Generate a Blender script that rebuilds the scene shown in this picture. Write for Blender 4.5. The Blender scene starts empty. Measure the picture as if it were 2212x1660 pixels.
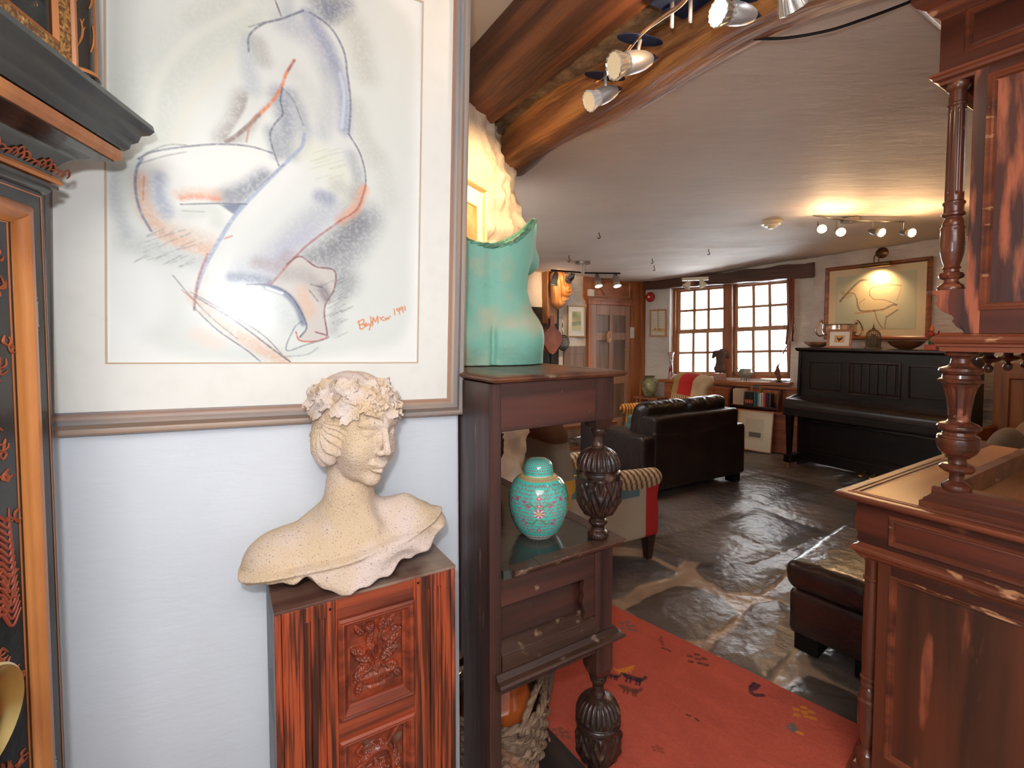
import bpy, math, random
import numpy as np
from math import sin, cos, pi, radians, atan2, hypot

# ---------------------------------------------------------------- camera, world, lights
SC = bpy.context.scene
COL = SC.collection
FPX, CY, PITCH, EYE = 1050.0, 769.0, radians(2.4), 1.45
cam = bpy.data.cameras.new('camera'); cam_o = bpy.data.objects.new('camera', cam); COL.objects.link(cam_o)
cam.sensor_width = 36; cam.lens = FPX/2212*36; cam.shift_y = -(830-CY)/2212; cam.clip_start = .03
cam_o.location = (0, 0, EYE); cam_o.rotation_euler = (pi/2-PITCH, 0, 0)
SC.camera = cam_o
SC.view_settings.view_transform = 'Standard'; SC.view_settings.look = 'None'
SC.view_settings.gamma = 1; SC.view_settings.use_curve_mapping = False
SC.view_settings.exposure = 1.0
wd = bpy.data.worlds.new('overcast_sky'); SC.world = wd; wd.use_nodes = True
wd.node_tree.nodes['Background'].inputs[0].default_value = (.86, .93, 1, 1)
wd.node_tree.nodes['Background'].inputs[1].default_value = 14.0

def srgb(r, g, b):
    f = lambda c: (c/255)/12.92 if c/255 <= .04045 else ((c/255+.055)/1.055)**2.4
    return (f(r), f(g), f(b))

def lamp(name, kind, loc, power, col, size=.02, target=None, spot=60, blend=.6):
    l = bpy.data.lights.new(name, kind); o = bpy.data.objects.new(name, l); COL.objects.link(o)
    l.energy = power; l.color = col; o.location = loc
    if kind in ('POINT', 'SPOT'): l.shadow_soft_size = size
    if kind == 'SPOT': l.spot_size = radians(spot); l.spot_blend = blend
    if kind == 'AREA': l.size = size
    if target is not None:
        from mathutils import Vector
        o.rotation_euler = (Vector(target)-Vector(loc)).to_track_quat('-Z', 'Y').to_euler()
    return o

WARM = (1, .62, .30); WARMW = (1, .74, .47)
# the photographer's flash, just above and left of the lens
lamp('camera_flash', 'POINT', (-.045, -.03, 1.60), 14, (.93, .96, 1), .025)
# flash bounced off the near room behind the photographer
b_ = lamp('bounced_flash', 'AREA', (.2, -.9, 2.45), 22, (1, .97, .93), 1.4, (.3, -.2, 0))

# ---------------------------------------------------------------- pixel rays -> places in the room
_c, _s = cos(PITCH), sin(PITCH)
def ray(px, py):
    u = (px-1106)/FPX; v = (py-CY)/FPX
    return np.array([u, _c-v*_s, -_s-v*_c])
def P(px, py, Y): d = ray(px, py); return np.array([0, 0, EYE])+d*(Y/d[1])
def G(px, py, z): d = ray(px, py); return np.array([0, 0, EYE])+d*((z-EYE)/d[2])
class Fr:
    """a vertical frame: origin, x axis at angle deg, y axis into the wall"""
    def __init__(s, ox, oy, deg):
        s.o = np.array([ox, oy, 0.]); a = radians(deg); s.deg = deg; s.rz = a
        s.x = np.array([cos(a), sin(a), 0.]); s.y = np.array([-sin(a), cos(a), 0.])
    def hit(s, px, py, y=0.):          # where a ray meets the plane y = const: local x, z
        d = ray(px, py); e = np.array([0, 0, EYE])
        t = (y-(e-s.o)@s.y)/(d@s.y); w = e+d*t-s.o
        return float(w@s.x), float(w[2])
    def loc(s, w): w = np.array(w)-s.o; return np.array([w@s.x, w@s.y, w[2]])
    def wor(s, x, y, z=0.): return s.o+s.x*x+s.y*y+np.array([0, 0, z])

# ---------------------------------------------------------------- objects
def empty(name, loc=(0, 0, 0), rz=0.):
    o = bpy.data.objects.new(name, None); COL.objects.link(o); o.location = loc; o.rotation_euler = (0, 0, rz)
    o.empty_display_size = .05
    return o
def tag(o, label=None, cat=None, group=None, kind=None):
    if label: o['label'] = label
    if cat: o['category'] = cat
    if group: o['group'] = group
    if kind: o['kind'] = kind
    return o
def thing(name, label, cat, loc=(0, 0, 0), rz=0., group=None):
    return tag(empty(name, [float(v) for v in loc], rz), label, cat, group)
def copy_tree(o, parent=None):
    c = o.copy(); COL.objects.link(c)
    if parent is not None: c.parent = parent
    for ch in [k for k in bpy.data.objects if k.parent == o]: copy_tree(ch, c)
    return c

class MB:
    def __init__(s): s.V = []; s.F = []; s.n = 0; s.C = []; s.MI = []; s.mi = 0
    def add(s, V, F, col=None):
        V = np.asarray(V, float).reshape(-1, 3); n = s.n
        s.V.append(V)
        F = [tuple(int(i)+n for i in f) for f in F]
        s.F += F; s.MI += [s.mi]*len(F); s.n += len(V)
        if col is not None:
            c = np.asarray(col, float)
            s.C.append(np.tile(c, (len(V), 1)) if c.ndim == 1 else c)
        return s
    def box(s, x0, x1, y0, y1, z0, z1, col=None):
        V = [(x, y, z) for x in (x0, x1) for y in (y0, y1) for z in (z0, z1)]
        return s.add(V, [(0, 1, 3, 2), (4, 6, 7, 5), (0, 4, 5, 1), (2, 3, 7, 6), (0, 2, 6, 4), (1, 5, 7, 3)], col)
    def hexa(s, bot, top, col=None):   # two quads
        return s.add(list(bot)+list(top), [(3, 2, 1, 0), (4, 5, 6, 7), (0, 1, 5, 4), (1, 2, 6, 5), (2, 3, 7, 6), (3, 0, 4, 7)], col)
    def prism(s, pts, axis, a, b, col=None):
        # pts: 2-D outline in the two other axes (in x,y,z order)
        n = len(pts); V = []
        for t in (a, b):
            for p in pts:
                q = list(p); q.insert(axis, t); V.append(q)
        F = [tuple(range(n-1, -1, -1)), tuple(range(n, 2*n))]
        F += [(i, (i+1) % n, n+(i+1) % n, n+i) for i in range(n)]
        return s.add(V, F, col)
    def mould(s, path, prof, closed=False, col=None):
        # path: xy points; prof: (out, z) points; outward = right-hand side of travel
        path = [np.array(p, float) for p in path]; n = len(path); m = len(prof); V = []
        for i, p in enumerate(path):
            def nrm(a, b): d = b-a; d /= np.linalg.norm(d); return np.array([d[1], -d[0]])
            if closed or 0 < i < n-1:
                n1 = nrm(path[i-1], p); n2 = nrm(p, path[(i+1) % n]); k = n1+n2; k /= (1+n1@n2)
            elif i == 0: k = nrm(p, path[1])
            else: k = nrm(path[-2], p)
            for o, z in prof: q = p+k*o; V.append((q[0], q[1], z))
        F = []
        for i in range(n if closed else n-1):
            j = (i+1) % n
            F += [(i*m+k, j*m+k, j*m+(k+1) % m, i*m+(k+1) % m) for k in range(m)]
        if not closed: F += [tuple(range(m)), tuple(range(n*m-1, n*m-m-1, -1))]
        return s.add(V, F, col)
    def lathe(s, prof, cx=0, cy=0, cz=0, seg=32, fn=None, col=None, cap=True):
        m = len(prof); V = []; th = np.arange(seg)*2*pi/seg
        for k, (r, z) in enumerate(prof):
            rr = r if fn is None else r+fn(th, z, r)
            V.append(np.stack([cx+rr*np.cos(th), cy+rr*np.sin(th), np.full(seg, cz+z)], 1))
        F = []
        for k in range(m-1):
            F += [(k*seg+i, k*seg+(i+1) % seg, (k+1)*seg+(i+1) % seg, (k+1)*seg+i) for i in range(seg)]
        if cap: F += [tuple(range(seg-1, -1, -1)), tuple(range((m-1)*seg, m*seg))]
        return s.add(np.concatenate(V), F, col)
    def tube(s, pts, r, seg=8, col=None, flat=1.0):
        pts = [np.array(p, float) for p in pts]; n = len(pts)
        R = r if hasattr(r, '__len__') else [r]*n
        V = []; up = np.array([0, 0, 1.]); prev = None
        for i, p in enumerate(pts):
            t = pts[min(i+1, n-1)]-pts[max(i-1, 0)]; t /= (np.linalg.norm(t)+1e-12)
            if prev is None:
                a = np.cross(t, up)
                if np.linalg.norm(a) < .1: a = np.cross(t, [1, 0, 0])
            else: a = prev-t*(prev@t)
            a /= np.linalg.norm(a); prev = a; b = np.cross(t, a)
            for k in range(seg): an = 2*pi*k/seg; V.append(p+R[i]*(a*cos(an)+b*sin(an)*flat))
        F = [(i*seg+k, i*seg+(k+1) % seg, (i+1)*seg+(k+1) % seg, (i+1)*seg+k) for i in range(n-1) for k in range(seg)]
        F += [tuple(range(seg-1, -1, -1)), tuple(range((n-1)*seg, n*seg))]
        return s.add(V, F, col)
    def ball(s, c, r, seg=16, rings=10, col=None):
        r = r if hasattr(r, '__len__') else (r, r, r); V = [(c[0], c[1], c[2]-r[2])]
        for i in range(1, rings):
            a = pi*i/rings
            for k in range(seg): b = 2*pi*k/seg; V.append((c[0]+r[0]*sin(a)*cos(b), c[1]+r[1]*sin(a)*sin(b), c[2]-r[2]*cos(a)))
        V.append((c[0], c[1], c[2]+r[2])); F = [(0, 1+(k+1) % seg, 1+k) for k in range(seg)]
        for i in range(rings-2): F += [(1+i*seg+k, 1+i*seg+(k+1) % seg, 1+(i+1)*seg+(k+1) % seg, 1+(i+1)*seg+k) for k in range(seg)]
        e = len(V)-1; b0 = 1+(rings-2)*seg; F += [(b0+k, b0+(k+1) % seg, e) for k in range(seg)]
        return s.add(V, F, col)
    def grid(s, X, Y, Z, col=None, flip=False):
        # arrays of shape (n,m)
        n, m = X.shape; V = np.stack([X, Y, Z], -1).reshape(-1, 3); idx = np.arange(n*m).reshape(n, m)
        q = np.stack([idx[:-1, :-1], idx[1:, :-1], idx[1:, 1:], idx[:-1, 1:]], -1).reshape(-1, 4)
        if flip: q = q[:, ::-1]
        return s.add(V, q.tolist(), None if col is None else np.asarray(col).reshape(-1, 3))
    def frame(s, x0, x1, z0, z1, prof, y=0.):
        # picture frame in the xz plane; prof: (inset from the outer edge, forward = -y)
        pts = [(x0, z0, 1, 1), (x1, z0, -1, 1), (x1, z1, -1, -1), (x0, z1, 1, -1)]; m = len(prof); V = []
        for (x, z, sx, sz) in pts:
            for o, d in prof: V.append((x+sx*o, y-d, z+sz*o))
        F = [(i*m+k, ((i+1) % 4)*m+k, ((i+1) % 4)*m+(k+1) % m, i*m+(k+1) % m) for i in range(4) for k in range(m)]
        return s.add(V, F)
    def xf(s, fn):
        s.V = [fn(v) for v in s.V]; return s
    def rot(s, axis, ang, c=(0, 0, 0)):
        c = np.array(c, float); ca, sa = cos(ang), sin(ang)
        R = {0: [[1, 0, 0], [0, ca, -sa], [0, sa, ca]], 1: [[ca, 0, sa], [0, 1, 0], [-sa, 0, ca]], 2: [[ca, -sa, 0], [sa, ca, 0], [0, 0, 1]]}[axis]
        R = np.array(R); return s.xf(lambda v: (v-c)@R.T+c)
    def mv(s, x, y, z): return s.xf(lambda v: v+np.array([x, y, z], float))
    def pieces(s, name, mat, parent=None, **kw):
        """one object per add() call"""
        o = []; f0 = 0; k0 = 0
        for V in s.V:
            n = len(V); m = MB(); m.V = [V]; m.n = n; fs = []
            while f0 < len(s.F) and min(s.F[f0]) < k0+n: fs.append(tuple(i-k0 for i in s.F[f0])); f0 += 1
            m.F = fs; m.MI = [0]*len(fs); k0 += n; o.append(m.build(name, mat, parent, **kw))
        return o
    def build(s, name, mat, parent=None, smooth=False, bev=0, sub=0, loc=None, rz=0., seg=2):
        me = bpy.data.meshes.new(name)
        V = np.concatenate(s.V)
        me.from_pydata(V.tolist(), [], s.F)
        for m in (mat if isinstance(mat, (list, tuple)) else [mat]): me.materials.append(m)
        if isinstance(mat, (list, tuple)): me.polygons.foreach_set('material_index', s.MI)
        if s.C:
            c = np.concatenate(s.C)
            if len(c) == len(V):
                at = me.color_attributes.new('Col', 'FLOAT_COLOR', 'POINT')
                at.data.foreach_set('color', np.concatenate([c, np.ones((len(c), 1))], 1).ravel())
        me.validate(); me.update()
        import bmesh as _bm
        if len(s.F) < 30000:
            b = _bm.new(); b.from_mesh(me); _bm.ops.recalc_face_normals(b, faces=b.faces); b.to_mesh(me); b.free()
        if smooth:
            me.polygons.foreach_set('use_smooth', [True]*len(me.polygons))
            if smooth != True: me.set_sharp_from_angle(angle=radians(smooth))
        o = bpy.data.objects.new(name, me); COL.objects.link(o)
        if parent is not None: o.parent = parent
        if loc is not None: o.location = [float(v) for v in loc]
        o.rotation_euler = (0, 0, rz)
        if bev:
            b = o.modifiers.new('bevel', 'BEVEL'); b.width = bev; b.segments = seg; b.limit_method = 'ANGLE'; b.angle_limit = radians(40)
        if sub:
            b = o.modifiers.new('sub', 'SUBSURF'); b.levels = sub; b.render_levels = sub
        return o

# ---------------------------------------------------------------- noise, sdf, surface extraction
_rng = np.random.RandomState(7); _T = _rng.rand(32, 32, 32)
def vnoise(x, y, z):
    x, y, z = np.broadcast_arrays(np.asarray(x, float), np.asarray(y, float), np.asarray(z, float))
    xi, yi, zi = np.floor(x).astype(int), np.floor(y).astype(int), np.floor(z).astype(int)
    fx, fy, fz = x-xi, y-yi, z-zi
    fx, fy, fz = [t*t*(3-2*t) for t in (fx, fy, fz)]
    g = lambda a, b, c: _T[(xi+a) & 31, (yi+b) & 31, (zi+c) & 31]
    x00 = g(0, 0, 0)*(1-fx)+g(1, 0, 0)*fx; x10 = g(0, 1, 0)*(1-fx)+g(1, 1, 0)*fx
    x01 = g(0, 0, 1)*(1-fx)+g(1, 0, 1)*fx; x11 = g(0, 1, 1)*(1-fx)+g(1, 1, 1)*fx
    return ((x00*(1-fy)+x10*fy)*(1-fz)+(x01*(1-fy)+x11*fy)*fz)*2-1
def fbm(x, y, z=0., o=4):
    r = 0; a = 1.; t = 0
    for i in range(o): r = r+a*vnoise(x*2**i+i*7.3, y*2**i+i*3.1, z*2**i+i*5.7); t += a; a *= .5
    return r/t
def sstep(a, b, x): t = np.clip((x-a)/(b-a), 0, 1); return t*t*(3-2*t)
def smin(a, b, k): h = np.clip(.5+.5*(b-a)/k, 0, 1); return b*(1-h)+a*h-k*h*(1-h)
def smax(a, b, k): return -smin(-a, -b, k)
def sd_ell(X, Y, Z, c, r):
    x, y, z = (X-c[0])/r[0], (Y-c[1])/r[1], (Z-c[2])/r[2]
    k = np.sqrt(x*x+y*y+z*z); g = np.sqrt((x/r[0])**2+(y/r[1])**2+(z/r[2])**2)
    return k*(k-1)/np.maximum(g, 1e-6)
def sd_cap(X, Y, Z, a, b, ra, rb):
    a = np.array(a, float); b = np.array(b, float); d = b-a
    t = np.clip(((X-a[0])*d[0]+(Y-a[1])*d[1]+(Z-a[2])*d[2])/(d@d), 0, 1)
    return np.sqrt((X-a[0]-t*d[0])**2+(Y-a[1]-t*d[1])**2+(Z-a[2]-t*d[2])**2)-(ra+(rb-ra)*t)
def sd_box(X, Y, Z, c, h, r=0.):
    qx, qy, qz = abs(X-c[0])-h[0]+r, abs(Y-c[1])-h[1]+r, abs(Z-c[2])-h[2]+r
    return np.sqrt(np.maximum(qx, 0)**2+np.maximum(qy, 0)**2+np.maximum(qz, 0)**2)+np.minimum(np.maximum(qx, np.maximum(qy, qz)), 0)-r
def rotpts(X, Y, Z, c, M):
    x, y, z = X-c[0], Y-c[1], Z-c[2]
    return (M[0][0]*x+M[0][1]*y+M[0][2]*z, M[1][0]*x+M[1][1]*y+M[1][2]*z, M[2][0]*x+M[2][1]*y+M[2][2]*z)
def nets(fn, lo, hi, h):
    """surface nets of fn(X,Y,Z)=0; returns vertices, quads"""
    ax = [np.arange(lo[i], hi[i]+h, h) for i in range(3)]
    X, Y, Z = np.meshgrid(*ax, indexing='ij'); D = fn(X, Y, Z).astype(np.float32)
    S = D < 0; sh = D.shape; c = tuple(n-1 for n in sh)
    acc = np.zeros(c+(3,), np.float32); cnt = np.zeros(c, np.float32)
    corners = [(i, j, k) for i in (0, 1) for j in (0, 1) for k in (0, 1)]
    for a in corners:
        for d in range(3):
            if a[d]: continue
            b = list(a); b[d] = 1
            sa = tuple(slice(a[i], a[i]+c[i]) for i in range(3)); sb = tuple(slice(b[i], b[i]+c[i]) for i in range(3))
            m = S[sa] != S[sb]; t = np.where(m, D[sa]/(D[sa]-D[sb]+1e-20), 0)
            for i in range(3): acc[..., i] += np.where(m, a[i]+(t if i == d else 0), 0)
            cnt += m
    act = cnt > 0; idx = np.full(c, -1, np.int64); idx[act] = np.arange(act.sum())
    I = np.argwhere(act); V = (I+acc[act]/cnt[act][:, None])*h+np.array(lo)
    F = []
    for d in range(3):
        e = [0, 1, 2]; e.remove(d); u, w = e
        sl0 = [slice(1, c[i]) for i in range(3)]; sl0[d] = slice(0, c[d])
        s0 = tuple(sl0); s1 = list(sl0); s1[d] = slice(1, c[d]+1); s1 = tuple(s1)
        A_, B_ = S[s0], S[s1]; m = A_ != B_; q = np.argwhere(m); off = np.array([sl0[i].start for i in range(3)]); q = q+off
        du = np.zeros(3, int); du[u] = 1; dw = np.zeros(3, int); dw[w] = 1
        g = lambda p: idx[p[:, 0], p[:, 1], p[:, 2]]
        Q = np.stack([g(q-du-dw), g(q-dw), g(q), g(q-du)], 1)
        fl = A_[m]; fl = fl if d != 1 else ~fl
        Q[~fl] = Q[~fl][:, ::-1]; F.append(Q)
    return V, np.concatenate(F)
def sculpt(name, fn, lo, hi, h, mat, parent=None, colfn=None, loc=None, rz=0., smooth_it=1):
    V, F = nets(fn, lo, hi, h)
    m = MB(); m.V = [V]; m.F = F.tolist(); m.n = len(V)
    if colfn is not None: m.C = [colfn(V)]
    o = m.build(name, mat, parent, smooth=True, loc=loc, rz=rz)
    return o
def crom(pts, n=8):
    pts = np.array(pts, float); p = np.vstack([2*pts[0]-pts[1], pts, 2*pts[-1]-pts[-2]]); o = []
    for i in range(1, len(p)-2):
        for k in range(n):
            t = k/n; a, b, c, d = p[i-1], p[i], p[i+1], p[i+2]
            o.append(.5*((2*b)+(-a+c)*t+(2*a-5*b+4*c-d)*t*t+(-a+3*b-3*c+d)*t**3))
    o.append(pts[-1]); return np.array(o)

# ---------------------------------------------------------------- materials
MATS = {}
def M(name, base, base2=None, ns=5., st=(1, 1, 1), det=6., lo=.35, hi=.65, rough=.5, metal=0., bump=0., bs=None, bst=None, coat=0., vc=False, spec=.5, emit=None, es=0., dist=0., third=None, wave=None, bdet=6):
    if name in MATS: return MATS[name]
    m = bpy.data.materials.new(name); m.use_nodes = True; nt = m.node_tree; N = nt.nodes; L = nt.links
    p = N['Principled BSDF']; p.inputs['Roughness'].default_value = rough; p.inputs['Metallic'].default_value = metal
    p.inputs['Specular IOR Level'].default_value = spec; p.inputs['Coat Weight'].default_value = coat; p.inputs['Coat Roughness'].default_value = .12
    tc = N.new('ShaderNodeTexCoord'); mp = N.new('ShaderNodeMapping'); mp.inputs['Scale'].default_value = st
    L.new(tc.outputs['Object'], mp.inputs['Vector'])
    if vc:
        at = N.new('ShaderNodeAttribute'); at.attribute_name = 'Col'; src = at.outputs['Color']
    else:
        rgb = N.new('ShaderNodeRGB'); rgb.outputs[0].default_value = (*base, 1); src = rgb.outputs[0]
    if base2 is not None:
        nz = N.new('ShaderNodeTexNoise'); nz.inputs['Scale'].default_value = ns; nz.inputs['Detail'].default_value = det; nz.inputs['Distortion'].default_value = dist
        L.new(mp.outputs[0], nz.inputs['Vector'])
        rp = N.new('ShaderNodeMapRange'); rp.inputs['From Min'].default_value = lo; rp.inputs['From Max'].default_value = hi
        L.new(nz.outputs['Fac'], rp.inputs['Value'])
        mx = N.new('ShaderNodeMix'); mx.data_type = 'RGBA'; L.new(rp.outputs[0], mx.inputs['Factor']); L.new(src, mx.inputs['A'])
        mx.inputs['B'].default_value = (*base2, 1); src = mx.outputs['Result']
    if third is not None:      # (colour, scale, lo, hi, stretch)
        mp2 = N.new('ShaderNodeMapping'); mp2.inputs['Scale'].default_value = third[4] if len(third) > 4 else (1, 1, 1); L.new(tc.outputs['Object'], mp2.inputs['Vector'])
        nz = N.new('ShaderNodeTexNoise'); nz.inputs['Scale'].default_value = third[1]; nz.inputs['Detail'].default_value = 8; L.new(mp2.outputs[0], nz.inputs['Vector'])
        rp = N.new('ShaderNodeMapRange'); rp.inputs['From Min'].default_value = third[2]; rp.inputs['From Max'].default_value = third[3]; L.new(nz.outputs['Fac'], rp.inputs['Value'])
        mx = N.new('ShaderNodeMix'); mx.data_type = 'RGBA'; L.new(rp.outputs[0], mx.inputs['Factor']); L.new(src, mx.inputs['A']); mx.inputs['B'].default_value = (*third[0], 1); src = mx.outputs['Result']
    L.new(src, p.inputs['Base Color'])
    if bump:
        mp3 = N.new('ShaderNodeMapping'); mp3.inputs['Scale'].default_value = bst or st; L.new(tc.outputs['Object'], mp3.inputs['Vector'])
        nb = N.new('ShaderNodeTexNoise'); nb.inputs['Scale'].default_value = bs or ns; nb.inputs['Detail'].default_value = bdet; L.new(mp3.outputs[0], nb.inputs['Vector'])
        bp = N.new('ShaderNodeBump'); bp.inputs['Strength'].default_value = min(1, bump); bp.inputs['Distance'].default_value = .01*max(1, bump); L.new(nb.outputs['Fac'], bp.inputs['Height']); L.new(bp.outputs[0], p.inputs['Normal'])
    if emit is not None: p.inputs['Emission Color'].default_value = (*emit, 1); p.inputs['Emission Strength'].default_value = es
    MATS[name] = m; return m
def wood(name, c1, c2, axis=2, sc=18., rough=.38, third=None, bump=.15, lo=.35, hi=.62, k=.07, coat=.0, spec=.5):
    st = [1, 1, 1]; st[axis] = k
    return M(name, c1, c2, ns=sc, st=tuple(st), det=8, lo=lo, hi=hi, rough=rough, bump=bump, bs=sc*2.5, dist=.6, third=third, coat=coat, spec=spec)
def glass_mat(name='clear_pane', tint=(1, 1, 1), gl=.06):
    if name in MATS: return MATS[name]
    m = bpy.data.materials.new(name); m.use_nodes = True; N = m.node_tree.nodes; L = m.node_tree.links
    N.remove(N['Principled BSDF']); o = N['Material Output']
    t = N.new('ShaderNodeBsdfTransparent'); t.inputs[0].default_value = (*tint, 1); g = N.new('ShaderNodeBsdfGlossy'); g.inputs['Roughness'].default_value = .03
    fr = N.new('ShaderNodeFresnel'); fr.inputs[0].default_value = 1.45
    mx = N.new('ShaderNodeMixShader'); L.new(fr.outputs[0], mx.inputs[0])
    L.new(t.outputs[0], mx.inputs[1]); L.new(g.outputs[0], mx.inputs[2]); L.new(mx.outputs[0], o.inputs[0])
    MATS[name] = m; return m
# ---------------------------------------------------------------- shared materials
WHITEWASH = M('painted_rubble_wall', srgb(226, 222, 216), srgb(206, 198, 190), ns=3, lo=.4, hi=.75, rough=.8, bump=1.6, bs=9, bst=(1, 1, 2.2))
PLASTER = M('flash_tinted_white_plaster', srgb(224, 230, 238), srgb(214, 220, 230), ns=2.5, lo=.4, hi=.8, rough=.55, bump=.12, bs=14, bst=(1, 1, 3))  # white plaster with the flash's bluish cast mixed into its colour
CEILP = M('ceiling_plaster', srgb(220, 206, 196), srgb(204, 192, 184), ns=1.6, lo=.4, hi=.8, rough=.7, bump=.35, bs=6, bst=(1, 3, 1))
PINE = wood('orange_pine', srgb(176, 108, 64), srgb(150, 84, 46), 2, 14, .42)
PINEX = wood('orange_pine_rail', srgb(182, 114, 68), srgb(152, 86, 48), 0, 14, .42)
BROWNP = wood('brown_painted_door', srgb(142, 116, 100), srgb(112, 90, 76), 2, 12, .45)
OAKB = wood('old_oak_beam', srgb(192, 132, 74), srgb(124, 76, 40), 1, 12, .6, bump=2.0, k=.12, lo=.40, hi=.58, third=(srgb(92, 60, 36), 4., .54, .66, (1, .22, 1)))
OAKD = wood('dark_oak_beam', srgb(126, 76, 46), srgb(82, 48, 32), 1, 14, .6, bump=1.5, k=.08, lo=.4, hi=.6, third=(srgb(168, 96, 50), 3., .55, .72, (1, .3, 1)))
BLACKIRON = M('black_iron', srgb(28, 26, 26), rough=.45, metal=.6)
BRASS = M('brass', srgb(200, 160, 80), rough=.28, metal=1)
CHROME = M('satin_chrome', srgb(206, 203, 202), rough=.38, metal=.65)
STEEL = M('brushed_grey_metal', srgb(150, 145, 142), rough=.35, metal=1)
PWHITE = M('white_plastic', srgb(232, 228, 218), rough=.4)
PANE = glass_mat()

NEARPTS = {}
# frames used again and again
PW = Fr(-.158, 1.42, 28)            # picture wall, x=0 at its right-hand end
CUP = Fr(-.04, 1.26, 31.5)          # court cupboard
CAB = Fr(1.046, 1.549, -58)         # sideboard at the right
CX, CYY = 2.05, 7.7                 # far corner of the long room
WWL = Fr(CX, CYY, -45.7)            # window wall
DWL = Fr(CX, CYY, 34.8)             # door wall (x negative to the left)

def slab(name, p, q, z0, z1, mat, th=.12, h=.12, amp=0., parent=None, freq=3.):
    """vertical wall from p to q, thick on its left-hand side; amp = relief of its faces"""
    p = np.array(p, float); q = np.array(q, float); L = np.linalg.norm(q-p); d = (q-p)/L; n = np.array([-d[1], d[0]])
    m = MB(); nu = max(2, int(L/h)+1); nv = max(2, int((z1-z0)/h)+1)
    U, Z = np.meshgrid(np.linspace(0, L, nu), np.linspace(z0, z1, nv), indexing='ij')
    X = p[0]+d[0]*U; Y = p[1]+d[1]*U
    off = amp*fbm(X*freq+3, Y*freq, Z*freq*1.6, 4) if amp else 0*U
    m.grid(X+n[0]*off, Y+n[1]*off, Z)
    m.grid(X+n[0]*th, Y+n[1]*th, Z, flip=True)
    for z in (z0, z1): m.add([(*p, z), (*q, z), (*(q+n*th), z), (*(p+n*th), z)], [(0, 1, 2, 3)])
    for e in (p, q): m.add([(*e, z0), (*e, z1), (*(e+n*th), z1), (*(e+n*th), z0)], [(0, 1, 2, 3)])
    o = m.build(name, mat, parent, smooth=bool(amp))
    return tag(o, kind='structure')

# ---------------------------------------------------------------- the near room's walls
E_ = PW.wor(0, 0); E2 = PW.wor(-2.25, 0)
tag(MB().prism([tuple(E_[:2]), tuple(CUP.wor(-.014, .205)[:2]), tuple(CUP.wor(-.014, .83)[:2]), tuple(CUP.wor(-.25, .83)[:2]), tuple(PW.wor(-.5, .16)[:2]), tuple(PW.wor(-2.25, .16)[:2]), tuple(E2[:2])], 2, 0, 2.75)
    .build('wall_left', PLASTER, bev=.006), kind='structure')
WARMP = M('warm_plaster', srgb(232, 214, 190), srgb(222, 200, 174), ns=2, rough=.7, bump=.3, bs=9)
slab('wall_rear', (-1.9, -1.7), (2.7, -1.7), 0, 2.75, PLASTER)
slab('wall_side', (-1.9, -1.7), (-2.14, .42), 0, 2.75, PLASTER)
bk = CAB.wor(.66, -.04); bk2 = CAB.wor(.66, 4.6)
slab('wall_right', bk[:2], bk2[:2], 0, 2.75, WHITEWASH, amp=.02)
slab('wall_corner', (2.7, -1.7), bk[:2], 0, 2.75, PLASTER)
bpy.data.objects['wall_corner'].scale = (1, 1, 1)

# the thick rough wall end the beams rest on
path = crom([(-.50, 1.96), (-.33, 1.99), (-.2, 2.05), (-.125, 2.2), (-.07, 2.33), (-.005, 2.52), (.02, 2.66), (-.02, 2.86), (-.2, 3.05), (-1.4, 2.6)], 9)
m = MB(); zz = np.linspace(0, 2.75, 150)
PX, ZZ = np.meshgrid(path[:, 0], zz, indexing='ij'); PY = np.repeat(path[:, 1:2], len(zz), 1)
tg = np.gradient(path, axis=0); tg /= np.linalg.norm(tg, axis=1)[:, None]
r = .11*fbm(PX*5, PY*5, ZZ*5.5, 5)+.05*abs(fbm(PX*14+5, PY*14, ZZ*11, 3)); w = sstep(1.98, 2.35, PY)*(PX > -.6)
r = r*(.15+.85*w)
m.grid(PX+tg[:, 1:2]*r, PY-tg[:, 0:1]*r, ZZ)
tag(m.build('wall_stub', M('rough_cream_rubble', srgb(238, 226, 208), srgb(224, 208, 186), ns=4, rough=.85, bump=1.2, bs=16), smooth=True), kind='structure')

# ---------------------------------------------------------------- long room walls
LB = DWL.wor(-3.9, 0)
slab('wall_chimney', DWL.wor(-3.9, .0)[:2], DWL.wor(0, 0)[:2], 0, 2.75, WHITEWASH, h=.05, amp=.03)
slab('wall_far_left', (-1.35, 2.62), LB[:2], 0, 2.75, WHITEWASH, amp=.02)
P1 = (3.71, 6.0)
wlen = hypot(P1[0]-CX, P1[1]-CYY)
xa, za = WWL.hit(1457, 812, .16); xb, zb = WWL.hit(1706, 812, .16)
zt0 = WWL.hit(1460, 622, .0)[1]
# wall strips beside, under and over the windows
slab('wall_window', WWL.wor(0, 0)[:2], WWL.wor(xa-.01, 0)[:2], 0, 2.75, WHITEWASH, th=.4, h=.05, amp=.018)
slab('wall_window_right', WWL.wor(xb+.05, 0)[:2], WWL.wor(wlen+.02, 0)[:2], 0, 2.75, WHITEWASH, th=.4, h=.05, amp=.018)
m = MB(); m.box(xa-.01, xb+.05, .02, .4, 0, .86); m.box(xa-.01, xb+.05, .0, .42, 2.17, 2.75)
o = m.build('wall_window_infill', WHITEWASH, loc=WWL.o, rz=WWL.rz); tag(o, kind='structure')
PWL = Fr(P1[0], P1[1], -60.0)       # piano wall
slab('wall_piano', P1, PWL.wor(3.3, 0)[:2], 0, 2.75, M('pink_white_rubble', srgb(226, 214, 206), srgb(196, 182, 174), ns=3.5, lo=.4, hi=.8, rough=.8, bump=2, bs=7, bst=(1, 1, 3)), h=.05, amp=.03)

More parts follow.
